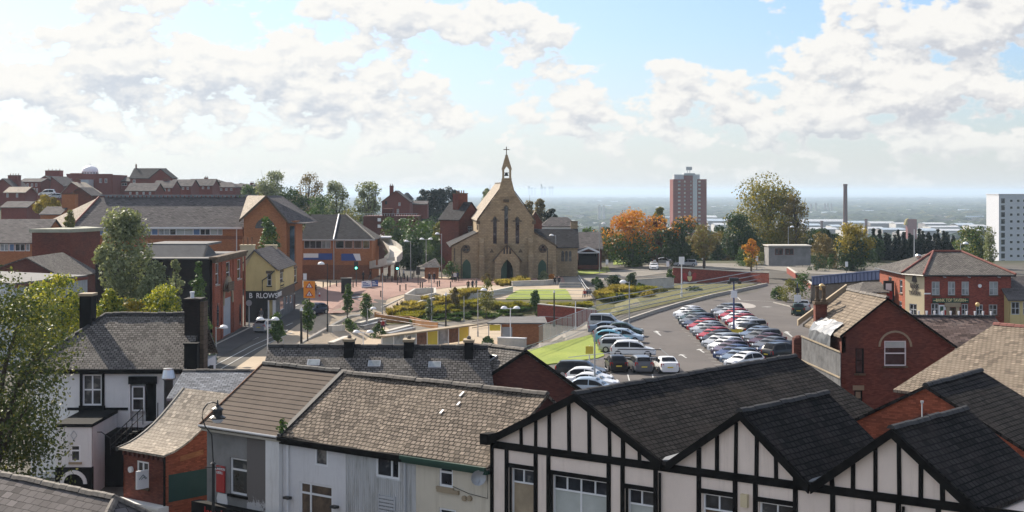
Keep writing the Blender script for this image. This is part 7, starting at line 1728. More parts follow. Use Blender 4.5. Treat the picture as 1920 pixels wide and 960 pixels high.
for i in range(14):
    px = 1138 + i * 37; T('dark tree in the belt behind the church road, %s from the left' % ORD[i], px, 350 + (i * 31 % 17), 432 + (i * 17 % 23), 58, ['leaf_dark', 'leaf_green', 'leaf_brown', 'leaf_dark'][i % 4], 1900, .5, 'round', clumps=14, lo=.0, group='belt of trees behind the church road', limbs=3)
# behind the church and offices, left
for px, yt, w, Y, mt, n, dd, lb in [(508, 321, 62, 420, 'leaf_silver', 2200, 10, 'tall airy tree behind the gabled office end'), (578, 329, 66, 425, 'leaf_brown', 2000, 10, 'sparse autumn tree second in the line left of the church'), (631, 344, 64, 400, 'leaf_silver', 2600, 12, 'round silvery tree with twiggy top above the dark office roof'), (690, 346, 58, 395, 'leaf_silver', 2400, 12, 'round silvery tree with twiggy top left of the far brick house'), (545, 356, 70, 380, 'leaf_dark', 2000, 0, 'dark green tree filling behind the gabled office end'), (600, 372, 70, 370, 'leaf_green', 1800, 0, 'green tree just above the dark office roof'), (655, 388, 70, 362, 'leaf_olive', 1600, 0, 'olive tree behind the flat brick block'), (465, 350, 40, 430, 'leaf_green', 1000, 0, 'small green tree beside the hill terraces')]:
    T(lb, px, Y, yt, w, mt, n, .48, 'round', clumps=24, lo=.06, dead=dd)
for i, (px, yt, w) in enumerate([(796, 360, 24), (812, 352, 26), (826, 356, 30), (843, 353, 30), (858, 357, 24), (782, 374, 24)]):
    T('dark pine in the clump left of the church, %s from the left' % ORD[[2, 3, 4, 5, 6, 1][i] - 1], px, 470 + i * 4, yt, w * 1.5, 'leaf_conifer', 1500, .6, 'round', 'pine_tree', clumps=14, lo=.05, group='dark pines left of the church')
for px, yt, w, Y, mt, lb in [(740, 408, 60, 325, 'leaf_green', 'bright green tree beside the white ramp'), (790, 413, 80, 318, 'leaf_green', 'broad green tree above the crossing'), (828, 418, 44, 300, 'leaf_olive', 'light green tree against the presbytery'), (768, 440, 60, 296, 'leaf_dark', 'dark lower tree behind the traffic lights'), (815, 450, 50, 292, 'leaf_green', 'low green tree left of the church gate'), (820, 398, 60, 400, 'leaf_dark', 'shadowy tree under the pines left of the church'), (912, 353, 24, 420, 'leaf_silver', 'bare topped tree peeping behind the church roof'), (990, 375, 26, 410, 'leaf_brown', 'twiggy tree first right of the bell turret'), (1012, 377, 26, 415, 'leaf_brown', 'twiggy tree second right of the bell turret'), (1030, 392, 30, 400, 'leaf_conifer', 'dark evergreen above the church wing')]:
    T(lb, px, Y, yt, w, mt, 2000, .42, 'round', clumps=18, lo=.05, dead=6 if 'twig' in lb or 'bare' in lb else 0)
shrub('bush', 'trimmed round green bush left of the church front', GX(848, 262), 3.0, 1.9, 'leaf_green', 900, .28, shape='round')
T('ochre bush on the left hill below the brick terrace', 88, 300, 369, 58, 'leaf_gold', 1500, .4, 'round', 'large_bush', clumps=14, lo=0, pyb=402)
T('green spruce in front of the gabled office', 501, 222, 412, 104, 'leaf_green', 2600, .35, 'cone', 'spruce_tree', clumps=30, lo=.0, limbs=0)
# left gardens
T('tall silvery willow leaning over the dark hall', 222, 150, 404, 124, 'leaf_silver', 6500, .30, 'vase', 'willow_tree', clumps=36, lo=.10, cx=.6, ry=2.6)
T('grey green shrubby tree against the dark hall wall', 292, 146, 500, 80, 'leaf_silver', 3000, .24, 'round', clumps=20, lo=.05)
T('pale sapling with pointed top near the dark hall corner', 330, 140, 484, 34, 'leaf_silver', 900, .24, 'col', 'sapling', clumps=12, lo=.1)
T('young green conifer beside the ornate brick front', 372, 148, 494, 80, 'leaf_green', 1800, .24, 'cone', clumps=20, lo=0, limbs=0)
for i, (px, yt, w, mt, lb) in enumerate([(118, 520, 90, 'leaf_yellow', 'bright yellow green tree by the metal shed'), (70, 545, 80, 'leaf_yellow', 'yellow green bush behind the near leafy tree'), (205, 548, 46, 'leaf_yellow', 'golden bush just right of the white house chimney'), (250, 566, 60, 'leaf_gold', 'low golden bush over the white house ridge'), (300, 538, 72, 'leaf_yellow', 'taller yellow tree over the white house ridge'), (150, 572, 60, 'leaf_yellow', 'yellow green bush left of the white house chimney')]):
    T(lb, px, 118 + i * 2, yt, w * 1.35, mt, 2600, .22, 'round', 'garden_tree', clumps=26, lo=.42, mat2='leaf_green', f2=.25)
T('sapling growing from the office roof edge', 131, 205, 396, 26, 'leaf_olive', 500, .3, 'col', 'sapling', clumps=10, lo=.1, pyb=440)
# street trees
for px, pyb, yt, w, lb in [(520, 655, 590, 34, 'slender street tree nearest the lower road, left of the lantern pillar'), (577, 640, 561, 34, 'bushy street tree by the black capped pillar'), (652, 606, 533, 22, 'slim upright street tree on the kerb'), (687, 612, 551, 34, 'spreading young street tree above the steps')]:
    b = G(px, pyb); h = CAMZ + (HOR - yt) / FPX * b.y - b.z
    tree('street_tree', lb, b, h, w / 2 / FPX * b.y, 'leaf_green', 900, .26, 'col', 16, .28, .07, seed=px)
for px, pyb, yt, w, lb, mt in [(912, 600, 527, 40, 'feathery tree in the planting below the church', 'leaf_olive'), (1004, 585, 546, 24, 'little pine by the terrace railing', 'leaf_green'), (853, 580, 540, 18, 'thin reddish sapling at the lawn corner', 'leaf_brown'), (805, 607, 560, 20, 'wispy sapling in the tall grass', 'leaf_silver'), (1150, 545, 516, 34, 'dark pine below the church lawn railing', 'leaf_dark'), (1182, 545, 512, 28, 'spiky dark shrub tree left of the crest wall', 'leaf_dark'), (1256, 540, 506, 18, 'small green tree touching the crest wall', 'leaf_green')]:
    b = G(px, pyb); h = CAMZ + (HOR - yt) / FPX * b.y - b.z
    tree('young_tree', lb, b, h, w / 2 / FPX * b.y, mt, 700, .28, 'col' if w > 20 else 'col', 14, .2, .06, seed=px)
# beds of ornamental grass: clumps one can tell apart
def grass_clump(b, h, r, mat, label, n=170, seed=1, group='clumps of ornamental grass', name='grass_clump'):
    g = np.random.default_rng(seed); V, Fc = [], []
    for i in range(n):
        a = g.uniform(0, 6.283); rr = r * math.sqrt(g.uniform()) * .6; l = h * g.uniform(.6, 1.1); o = np.array([math.cos(a) * rr, math.sin(a) * rr, 0]); d = np.array([math.cos(a), math.sin(a), 0]) * r * g.uniform(.2, .75); s = np.array([-math.sin(a), math.cos(a), 0]) * .05 * g.uniform(.7, 1.8)
        k = len(V); V += [o - s, o + s, o + d * .6 + s * .8 + [0, 0, l * .75], o + d + [0, 0, l], o + d * .6 - s * .8 + [0, 0, l * .75]]; Fc.append([k, k + 1, k + 2, k + 3, k + 4])
    me = bpy.data.meshes.new(name); me.from_pydata([tuple(v) for v in V], [], Fc); me.materials.append(MATS[mat]); o = bpy.data.objects.new(name, me); COL.objects.link(o); o.location = b
    return tag(o, label, 'grass', group)
protos = {}
def clump_at(px, py, h, r, mat, label, i):
    k = (mat, i % 3)
    if k not in protos:
        o = protos[k] = grass_clump(G(px, py), h, r, mat, label, 200, i)
        o['h'] = h; o['r'] = r
    else:
        p = protos[k]; o = p.copy(); COL.objects.link(o); o.location = G(px, py); o['label'] = label
        o.scale = (r / p['r'], r / p['r'], h / p['h']); o.rotation_euler.z = i * 1.7
    return o
rq = random.Random(5); k_ = 0
LB = {'grass_ochre': 'ochre feathery grass clump in the bank below the church lawn', 'grass_olive': 'olive grass clump in the bank below the church lawn', 'leaf_green': 'low green plant in the bank above the tram stop'}
for (x0, y0, x1, y1, n, mat, h, r, dy) in [(735, 592, 880, 555, 34, 'grass_ochre', 1.5, 1.0, 5), (745, 600, 910, 572, 30, 'grass_olive', 1.2, 1.0, 6), (880, 560, 905, 553, 10, 'grass_ochre', 1.5, .9, 3), (760, 604, 990, 588, 30, 'leaf_green', .8, .9, 6), (915, 582, 1000, 574, 14, 'grass_olive', 1.1, 1.0, 5), (1010, 592, 1112, 584, 16, 'leaf_green', .9, 1.0, 5), (1125, 560, 1200, 540, 16, 'grass_ochre', 1.6, 1.1, 5), (1130, 570, 1230, 545, 14, 'grass_olive', 1.2, 1.1, 6), (935, 536, 985, 530, 12, 'grass_ochre', 1.3, .9, 3), (740, 588, 790, 575, 10, 'leaf_green', .9, .8, 4), (1000, 580, 1110, 572, 12, 'grass_olive', .9, .9, 4)]:
    for i in range(n):
        f = (i + rq.random() * .8) / n; clump_at(x0 + (x1 - x0) * f, y0 + (y1 - y0) * f + rq.uniform(-dy, dy), h * rq.uniform(.45, .95), r * rq.uniform(.6, 1.15), mat, LB[mat] if y0 > 553 and x1 < 1115 else 'grass clump in the beds beside the church steps', k_); k_ += 1
for px, py, h, w, mt, lb in [(655, 622, 22, 40, 'leaf_green', 'rounded green grass mound at the head of the steps'), (708, 634, 24, 40, 'leaf_green', 'drooping green grass mound beside the tram shelter'), (1019, 528, 18, 26, 'leaf_silver', 'grey green shrub in front of the right church door'), (1033, 528, 14, 14, 'leaf_orange', 'small russet shrub beside the church steps'), (980, 531, 9, 14, 'leaf_gold', 'little golden clipped shrub before the church porch'), (912, 530, 16, 26, 'leaf_brown', 'rusty shrub before the church porch'), (915, 650, 18, 30, 'leaf_green', 'spiky shrub beside the brick hut'), (1485, 566, 40, 60, 'leaf_olive', 'overgrown bush at the far corner of the car park'), (1535, 508, 34, 50, 'leaf_dark', 'dark shrub mass right of the grey cabin'), (1580, 506, 36, 46, 'leaf_brown', 'russet shrub under the yellow tree'), (1632, 504, 40, 52, 'leaf_dark', 'dark shrub mass left of the conifer row'), (1450, 496, 26, 34, 'leaf_olive', 'olive shrub left of the grey cabin'), (1505, 560, 48, 44, 'leaf_green', 'taller scrubby bush against the blue bridge'), (1460, 562, 26, 36, 'leaf_green', 'low spreading bush left of the car park scrub'), (1125, 545, 16, 24, 'leaf_dark', 'dark spiky shrub at the terrace corner'), (1215, 556, 12, 34, 'grass_ochre', 'ochre grasses behind the ramp railing'), (1160, 566, 14, 40, 'leaf_dark', 'dark shrubs behind the ramp railing'), (1200, 548, 16, 30, 'leaf_green', 'green shrub below the concrete wall'), (1240, 548, 10, 26, 'leaf_olive', 'olive shrub below the concrete wall'), (1300, 545, 8, 40, 'leaf_dark', 'low dark shrubs below the crest wall'), (1118, 533, 12, 24, 'leaf_green', 'green shrub beside the church steps railing'), (800, 548, 8, 24, 'leaf_olive', 'low plants in the stone planter'), (1395, 500, 34, 40, 'leaf_green', 'shrub mass right of the bronze tree'), (1420, 498, 28, 40, 'leaf_olive', 'olive shrub under the orange sapling'), (1560, 505, 26, 26, 'leaf_green', 'green shrub behind the right low wall'), (1610, 505, 30, 30, 'leaf_green', 'taller shrub behind the right low wall'), (1495, 500, 30, 60, 'leaf_green', 'hedge like shrub in front of the grey cabin')]:
    b = G(px, py); shrub('bush', lb, b, h / FPX * b.y, w / 2 / FPX * b.y, mt, 800, .24, seed=px)

# ------------------------------------------------------------------ cars
def make_car(kind):
    P = dict(hatch=(4.05, 1.48, .87), suv=(4.5, 1.68, .92), saloon=(4.55, 1.44, .90), estate=(4.6, 1.50, .90), van=(4.4, 1.85, .92))[kind]
    L, H, w = P; f = L / 2; root = bpy.data.objects.new('parked_car', None); COL.objects.link(root); ORG[root.name] = Vector((0, 0, 0)); root.name = 'parked_car'
    ORG[root.name] = Vector((0, 0, 0))
    hb = .88 if kind not in ('suv', 'van') else 1.0; gc = .20 if kind != 'suv' else .26
    ws = f - 1.0 if kind != 'saloon' else f - 1.25
    rt = {'hatch': -f + .75, 'suv': -f + .65, 'saloon': -f + 1.35, 'estate': -f + .45, 'van': -f + .3}[kind]
    tail = {'hatch': (-f + .18, 1.0), 'suv': (-f + .16, 1.1), 'saloon': (-f + .75, 1.04), 'estate': (-f + .10, 1.02), 'van': (-f + .08, 1.1)}[kind]
    S = [(f, .52), (f - .06, .66), (f - .35, hb - .14), (ws, hb + .02), (ws - .42, hb + (H - hb) * .56), (ws - .82, H - .05), (ws - 1.35, H), ((ws - 1.35 + rt) / 2, H - .005), (rt, H - .06), ((rt + tail[0]) / 2, (H - .06 + tail[1]) / 2 + .04), (tail[0], tail[1])]
    if kind == 'saloon': S += [(-f + .12, 1.0)]
    S += [(-f + .02, .85), (-f, .5)]
    def wid(x): return w * (1 - .16 * max(0, (abs(x) - f + .8) / .8) ** 2)
    def sec(x, zt):
        ww = wid(x); b = min(hb, zt - .02); g = max(0, (zt - hb) / (H - hb)); k = 1 - .22 * g
        return [(ww * .86, gc), (ww, gc + .14), (ww * 1.0, b * .72 + .05), (ww * .97, b), (ww * (.97 - .22 * g), b + (zt - b) * .86), (ww * (.80 - .18 * g), zt), (0, zt + .02)]
    mb = MB(); rings = []
    for x, z in S:
        h = sec(x, max(z, .5)); rings.append([Vector((x, y, q)) for y, q in h] + [Vector((x, -y, q)) for y, q in h[-2::-1]])
    for a, b in zip(rings, rings[1:]): mb.strip(a, b)
    mb.poly(rings[0]); mb.poly(rings[-1][::-1])
    mb.strip([r[0] for r in rings], [r[-1] for r in rings])
    body = mb.build('body', 'car_white', root); body.material_slots[0].link = 'OBJECT'
    bm = bmesh.new(); bm.from_mesh(body.data); bmesh.ops.remove_doubles(bm, verts=bm.verts, dist=.001); bmesh.ops.recalc_face_normals(bm, faces=bm.faces)
    for e in bm.edges: e.smooth = len(e.link_faces) == 2 and e.calc_face_angle(0) < .55
    for q in bm.faces: q.smooth = True
    bm.to_mesh(body.data); bm.free()
    def ztop(x):
        for (x0, z0), (x1, z1) in zip(S, S[1:]):
            if x1 <= x <= x0: return z1 + (z0 - z1) * (x - x1) / (x0 - x1 + 1e-9)
        return .5
    def side(x, t, s):
        zt = ztop(x); h = sec(x, zt); (ya, za), (yb, zb) = h[3], h[4]; return Vector((x, s * (ya + (yb - ya) * t + .03), za + (zb - za) * t))
    def glassq(name, p, m='car_glass'):
        return MB().prism(p[0], p[1]).build(name, m, root)
    n1 = Vector((.5, 0, .8)).normalized() * .012
    wsx0, wsx1 = ws - .05, ws - .76
    MB().strip([Vector((wsx0, y * wid(wsx0) * .80, ztop(wsx0) + .05 - .03 * abs(y))) for y in (-1, -.5, 0, .5, 1)], [Vector((wsx1, y * wid(wsx1) * .66, ztop(wsx1) + .05 - .03 * abs(y))) for y in (-1, -.5, 0, .5, 1)]).build('windscreen', 'car_glass', root)
    rx0, rx1 = rt - .03, tail[0] + .05 if kind != 'saloon' else tail[0] + .06
    MB().strip([Vector((rx0 - .012, y * wid(rx0) * .62, ztop(rx0) + .05 - .03 * abs(y))) for y in (-1, 0, 1)], [Vector((rx1 - .03, y * wid(rx1) * .72, ztop(rx1) + .06 - .03 * abs(y))) for y in (-1, 0, 1)]).build('rear_window', 'car_glass', root)
    for s in (-1, 1):
        m = MB(); a0 = ws - .18; e0 = rt - .05; md = (a0 + e0) / 2 - .05; fr_ = lambda x: .93 if ztop(x) > H - .08 else .86
        xs1 = [a0, ws - .45, ws - .75, md + .04]; xs2 = [md - .04, (md + e0) / 2, e0 + .12, max(e0 - .25, tail[0] + .3)]
        for xs in (xs1, xs2): m.strip([side(x, .10, s) for x in xs], [side(x, fr_(x), s) for x in xs])
        m.build('side_window', 'car_glass', root)
        MB().prism([(ws - .28, s * w * .96, hb + .02), (ws - .42, s * w * .96, hb + .02), (ws - .42, s * (w + .17), hb + .05), (ws - .30, s * (w + .17), hb + .05)], (0, 0, .14)).build('door_mirror', 'trim', root)
        MB().prism([(f - .02, s * w * .50, .60), (f - .20, s * w * .90, .62), (f - .34, s * w * .93, .80), (f - .12, s * w * .58, .74)], (.02, s * .015, .02)).build('headlight', 'lamp_clear', root)
        tz = .62 if kind != 'estate' else .7
        MB().prism([(-f + .03, s * w * .62, tz), (-f + .18, s * w * .93, tz), (-f + .16, s * w * .92, tz + .34), (-f + .03, s * w * .64, tz + .30)], (-.025, s * .02, .01)).build('taillight', 'lamp_red', root)
        for xx in (f - .80, -f + .78):
            r = .32 if kind not in ('suv', 'van') else .36
            c = [Vector((xx + r * math.cos(t), s * (w - .15), r + r * math.sin(t))) for t in [6.2832 * i / 14 for i in range(14)]]
            wh = MB().prism(c, (0, s * .19, 0)).build('wheel', 'rubber', root)
            c2 = [Vector((xx + r * .64 * math.cos(t), s * (w + .035), r + r * .64 * math.sin(t))) for t in [6.2832 * i / 10 for i in range(10)]]
            MB().prism(c2, (0, s * .02, 0)).build('rim', 'rim', wh)
    MB().box(-f - .025, -f - .003, -.26, .26, .56, .67).build('number_plate', 'plate_yellow', root)
    MB().box(f + .0, f + .022, -.26, .26, .36, .47).build('number_plate', 'plate_white', root)
    MB().prism([(f - .02, -w * .42, .34), (f - .02, w * .42, .34), (f - .03, w * .38, .58), (f - .03, -w * .38, .58)], (.035, 0, 0)).build('grille', 'trim', root)
    return root
CARS = {}
USED = set()
def car(kind, col, p, ang, label, group):
    if kind not in CARS: CARS[kind] = make_car(kind)
    src = CARS[kind]
    if kind not in USED: USED.add(kind); o = src
    else: o = copy_tree(src)
    o.location = (p[0], p[1], ground_z(p[0], p[1]) + .04); o.rotation_euler = (0, 0, ang)
    o['label'] = label; o['category'] = 'car'; o['group'] = group
    _ch = o.children
    for c in o.children:
        if c.name.startswith('body'): c.material_slots[0].link = 'OBJECT'; c.material_slots[0].material = MATS['car_' + col]
    return o
bpy.context.view_layer.update()
def nm(col): return {'grey': 'dark grey', 'bluegrey': 'blue grey', 'pale': 'pale blue', 'cyan': 'turquoise'}.get(col, col)
HEAD = math.radians(180 + 36)
Lc = [('hatch', 'white'), ('hatch', 'silver'), ('hatch', 'green'), ('estate', 'grey'), ('saloon', 'navy'), ('hatch', 'red'), ('hatch', 'silver'), ('hatch', 'grey'), ('hatch', 'red'), ('hatch', 'black'), ('estate', 'silver'), ('hatch', 'white'), ('hatch', 'purple'), ('saloon', 'blue'), ('hatch', 'bluegrey'), ('hatch', 'white')]
a, b = G(1291, 596), G(1396, 690)
for i, (k, c) in enumerate(Lc):
    p = a.lerp(b, i / 15); car(k, c, p, HEAD + random.uniform(-.03, .03), '%s %s, %s from the far end of the left double row column' % (nm(c), {'hatch': 'hatchback', 'estate': 'estate car', 'saloon': 'saloon', 'suv': 'tall car'}[k], ORD[i]), 'cars in the left column of the double row')
Rc = [('estate', 'grey'), ('saloon', 'silver'), ('hatch', 'red'), ('hatch', 'white'), ('hatch', 'red'), ('hatch', 'white'), ('estate', 'silver'), ('hatch', 'black'), ('saloon', 'bluegrey'), ('estate', 'grey'), ('saloon', 'maroon'), ('saloon', 'grey'), ('saloon', 'navy'), ('suv', 'black')]
a, b = G(1364, 591), G(1467, 674)
for i, (k, c) in enumerate(Rc):
    p = a.lerp(b, i / 13); rev = i in (7, 13); car(k, c, p, HEAD + (math.pi if rev else 0) + random.uniform(-.03, .03), '%s %s, %s from the far end of the right double row column' % (nm(c), {'hatch': 'hatchback', 'estate': 'estate car', 'saloon': 'saloon', 'suv': 'tall car'}[k], ORD[i]), 'cars in the right column of the double row')
gl = 'cars beside the bright lawn'
for k, c, px, py, an, lb in [('van', 'silver', 1138, 618, -12, 'silver van like car at the far end of the row beside the lawn'), ('saloon', 'bluegrey', 1142, 627, -14, 'blue grey saloon in the row beside the lawn behind the pink grey hatchback'), ('hatch', 'green', 1172, 630, -14, 'dark green hatchback in the second row beside the lawn'), ('hatch', 'silver', 1147, 637, -14, 'silver hatchback between the blue grey saloon and the turquoise car'), ('hatch', 'cyan', 1150, 645, -14, 'turquoise hatchback beside the lawn edge'), ('hatch', 'pale', 1172, 642, -14, 'pale blue hatchback beside the turquoise car'), ('hatch', 'silver', 1158, 654, -14, 'silver hatchback just behind the tall white car by the lawn'), ('estate', 'silver', 1166, 661, -12, 'silver estate half hidden behind the tall white car'), ('suv', 'white', 1187, 670, -6, 'tall white car seen from its side behind the black posts')]:
    car(k, c, G(px, py), math.radians(an), lb, gl)
for k, c, px, py, lb in [('hatch', 'black', 1155, 705, 'black hatchback seen from behind, leftmost of the three nose in cars'), ('estate', 'grey', 1201, 706, 'grey estate seen from behind, middle of the three nose in cars'), ('saloon', 'white', 1249, 707, 'white coupe seen from behind, rightmost of the three nose in cars')]:
    car(k, c, G(px, py - 10), math.radians(90 + 4), lb, 'nose in cars below the white fence')
for i, (k, c, px, py) in enumerate([('estate', 'black', 1090, 708), ('hatch', 'white', 1105, 721), ('saloon', 'white', 1110, 731), ('hatch', 'pale', 1113, 742)]):
    car(k, c, G(px, py), math.radians(-14), '%s car half hidden by the timbered roof, %s from the top' % (nm(c), ORD[i]), 'cars tucked behind the near roofs')
for k, c, px, py, an, lb in [('hatch', 'black', 1206, 496, 178, 'black hatchback parked under the orange maple'), ('saloon', 'silver', 1240, 496, 176, 'silver saloon parked under the maroon tree'), ('hatch', 'white', 1226, 506, -95, 'white hatchback facing the viewer on the church road'), ('estate', 'silver', 1285, 500, 180, 'silver estate on the church road above the crest wall'), ('hatch', 'green', 1497, 590, 80, 'dark green hatchback at the right edge of the car park'), ('saloon', 'silver', 1506, 583, 80, 'silver saloon behind the dark green hatchback at the car park edge'), ('hatch', 'silver', 503, 622, 66, 'silver hatchback driving up the street past the corner shop'), ('hatch', 'navy', 590, 590, 240, 'dark blue hatchback behind the bushy street tree')]:
    car(k, c, G(px, py), math.radians(an), lb, 'single cars on the roads')
for i, (px, py, c, k) in enumerate([(88, 362, 'white', 'van'), (97, 366, 'white', 'hatch'), (104, 367, 'silver', 'hatch')]):
    p = DP(px, py, 420); o = car(k, c, p, math.radians(185), ['white van parked on the left hill', 'white car below the van on the left hill', 'silver car rightmost on the left hill'][i], 'cars on the left hill'); o.location.z = p.z - .8

# ------------------------------------------------------------------ walls, fences, street furniture, people
def fence(name, label, pts, h=1.1, step=2.4, rails=(1.0, .5), mat='galv', r=.035, bars=0, cat='fence', base=0.0, mesh=False):
    P = [Vector(p) for p in pts]; t = thing(name, label, cat, P[0]); seg = [(a, b) for a, b in zip(P, P[1:])]; tot = sum((b - a).length for a, b in seg); n = max(1, round(tot / step)); q = []
    for i in range(n + 1):
        d = tot * i / n
        for a, b in seg:
            l = (b - a).length
            if d <= l + 1e-4: q.append(a.lerp(b, min(1, d / l))); break
            d -= l
    pm = MB().box(-r, r, -r, r, -.1, h).build('post', mat, t); pm.location = q[0] - P[0]
    for p in q[1:]: o = pm.copy(); COL.objects.link(o); o.parent = t; o.location = p - P[0]
    for f in rails:
        m = MB()
        for a, b in zip(q, q[1:]): m.tube([a + Vector((0, 0, h * f)), b + Vector((0, 0, h * f))], r * .8, 5)
        m.build('rail', mat, t)
    if bars:
        m = MB()
        for a, b in zip(q, q[1:]):
            k = max(1, int((b - a).length / bars))
            for i in range(1, k): p = a.lerp(b, i / k); m.box(p.x - .012, p.x + .012, p.y - .012, p.y + .012, p.z + h * .08, p.z + h * .98)
        m.build('infill_bars', mat, t)
    return t
def lowwall(name, label, pts, h, w, mat, cap=None, cat='wall', base=-.3):
    P = [Vector(p) for p in pts]; t = thing(name, label, cat, P[0]); m = MB(); c = MB()
    for a, b in zip(P, P[1:]):
        d = (b - a); d.z = 0; d.normalize(); n = Vector((d.y, -d.x, 0)) * w / 2; dz = Vector((0, 0, base)); q = [a - n, a + n, b + n, b - n]
        top = [p + Vector((0, 0, h)) for p in q]; bot = [p + dz for p in q]
        m.poly(top); [m.poly([bot[i], bot[(i + 1) % 4], top[(i + 1) % 4], top[i]]) for i in range(4)]
        if cap: c.prism([p + Vector((0, 0, .01)) + (p - (a + b) / 2).normalized() * .05 for p in top], (0, 0, .12))
    m.build('wall', mat, t)
    if cap: c.build('coping', cap, t)
    return t
# brick wall with the town crest, beside the car park ramp
b0, b1, b2 = G(1262, 531), G(1420, 531), G(1442, 534)
b1 = GX(1405, b0.y + 4); b2 = GX(1442, b1.y - 5)
H0 = 31 / FPX * b0.y
W1 = thing('crest_wall', 'long dark red brick wall bearing a painted coat of arms beside the ramp', 'wall', b0)
zt0, zt1 = CAMZ + (HOR - 502) / FPX * b0.y, CAMZ + (HOR - 511) / FPX * b1.y; zt2 = CAMZ + (HOR - 512) / FPX * b2.y
m = MB()
for a, b, za, zb in ((b0, b1, zt0, zt1), (b1, b2, zt1, zt2)): m.prism([Vector((a.x, a.y, -.5)), Vector((b.x, b.y, -.5)), Vector((b.x, b.y, zb)), Vector((a.x, a.y, za))], (0, .4, 0))
m.build('wall', 'brick_wall', W1)
c_ = MB()
for a, b, za, zb in ((b0, b1, zt0, zt1), (b1, b2, zt1, zt2)): c_.prism([Vector((a.x, a.y - .08, za + .005)), Vector((b.x, b.y - .08, zb + .005)), Vector((b.x, b.y - .08, zb + .16)), Vector((a.x, a.y - .08, za + .16))], (0, .56, 0))
c_.build('coping', 'concrete', W1)
dw = (b1 - b0); dw.z = 0; dw.normalize(); CF = Fr(b0, dw, (-dw.y, dw.x)); u, z = CF.px(1293, 517)
cr = MB(); cr.prism([CF(u - .45, -.06, z - .1), CF(u - .3, -.06, z - .7), CF(u, -.06, z - .95), CF(u + .3, -.06, z - .7), CF(u + .45, -.06, z - .1)], CF.v * .05); crest = cr.build('crest', 'text_gold', W1)
MB().prism([CF(u - .2, -.06, z - .02), CF(u + .2, -.06, z - .02), CF(u + .28, -.06, z + .5), CF(u, -.06, z + .85), CF(u - .28, -.06, z + .5)], CF.v * .05).build('helmet', 'stone_pale', crest)
for s in (-1, 1): MB().prism([CF(u + s * .5, -.06, z - .8), CF(u + s * 1.15, -.06, z - .5), CF(u + s * 1.2, -.06, z + .4), CF(u + s * .8, -.06, z + .5), CF(u + s * .45, -.06, z + .1)], CF.v * .05).build('mantling', 'sign_red', crest)
MB().prism([CF(u - 1.3, -.07, z - 1.25), CF(u + 1.3, -.07, z - 1.25), CF(u + 1.1, -.07, z - .95), CF(u, -.07, z - 1.08), CF(u - 1.1, -.07, z - .95)], CF.v * .05).build('scroll', 'sign_white', crest)
lowwall('low_brick_wall', 'low dark brick wall with pale coping right of the church road', [G(1477, 512), GX(1560, 212), GX(1645, 200)], 1.0, .4, 'brick_wall', 'conc_pale')
pb = G(1474, 513); tag(MB().box(-.45, .45, -.45, .45, 0, 1.25).box(-.52, .52, -.52, .52, 1.25, 1.4).build('gate_pier', 'brick_bright', None, pb), 'stout bright brick pier at the left end of the low brick wall', 'pier')
BB = thing('blue_bridge', 'blue painted steel bridge parapet crossing right of the car park', 'bridge', GX(1590, 205))
p0, p1 = DP(1522, 534, 214), DP(1660, 523, 196)
h = 15 / FPX * 205; MB().prism([p0, p1, p1 + Vector((0, 0, h)), p0 + Vector((0, 0, h))], (.1, .35, 0)).build('girder', 'bridge_blue', BB)
st_ = MB()
for i in range(20): p = p0.lerp(p1, (i + .5) / 20); st_.box(p.x - .04, p.x + .04, p.y - .03, p.y + .05, p.z, p.z + h)
st_.prism([p0 + Vector((0, -.15, h)), p1 + Vector((0, -.15, h)), p1 + Vector((0, -.15, h + .12)), p0 + Vector((0, -.15, h + .12))], (0, .5, 0)); st_.build('stiffeners', 'bridge_blue', BB)
MB().prism([Vector((p0.x, p0.y + .2, -1)), Vector((p1.x, p1.y + .2, -1)), Vector((p1.x, p1.y + .2, p1.z)), Vector((p0.x, p0.y + .2, p0.z))], (0, .6, 0)).build('abutment', 'brick_black', BB)
# ramp wall and railings along the far side of the car park
ramp = [G(1122, 622), G(1165, 605), G(1215, 588), G(1268, 572), G(1330, 556), G(1385, 545), G(1432, 535)]
lowwall('ramp_wall', 'low concrete kerb wall along the ramp edge of the car park', [p + Vector((.4, -.6, 0)) for p in ramp], 
 .3, .3, 'concrete', 'concrete')
fence('ramp_railing', 'long grey railing climbing beside the ramp to the crest wall', [G(1118, 600) + Vector((0, 0, .4)), G(1165, 584), G(1215, 573), G(1268, 562), G(1340, 548), G(1432, 529)], 2.1, 3.2, (1.0, .66, .33, .05), 'galv', .075)
fence('ramp_handrail', 'curved pale handrail between the ramp and the car park', [p + Vector((-.3, .2, .5)) for p in ramp[1:6]], .9, 2.2, (1.0,), 'pole_grey', .04)
fence('path_railing', 'double grey railing along the sloping path from the lawn to the tram stop', [G(985, 672), G(1040, 652), G(1085, 632), G(1118, 618)], 1.15, 2.0, (1.0, .5), 'pole_grey', .035)
fence('mesh_railing', 'grey barred fence above the sloping path', [G(1010, 655) + Vector((0, 1, .5)), G(1060, 636) + Vector((0, 1, .6)), G(1118, 612) + Vector((0, 1, .6))], 1.8, 2.3, (1.0, .05), 'pole_grey', .04, .22)
fence('terrace_railing', 'white railing along the terrace above the brick retaining wall', [G(925, 563) + Vector((0, 0, .3)), G(1000, 564) + Vector((0, 0, .3)), G(1112, 564) + Vector((0, 0, .3))], 1.2, 2.6, (1.0, .55, .1), 'lamp_white', .035)
fence('step_railing', 'white railing running down beside the church steps', [G(1085, 528), G(1092, 540), G(1100, 552), G(1112, 560)], 1.1, 1.6, (1.0, .5), 'lamp_white', .04)
fence('church_railing', 'pale metal railing along the edge of the church lawn', [G(1080, 522), G(1150, 520), G(1200, 519), G(1255, 521)], 1.1, 3.0, (1.0, .1), 'pole_grey', .04)
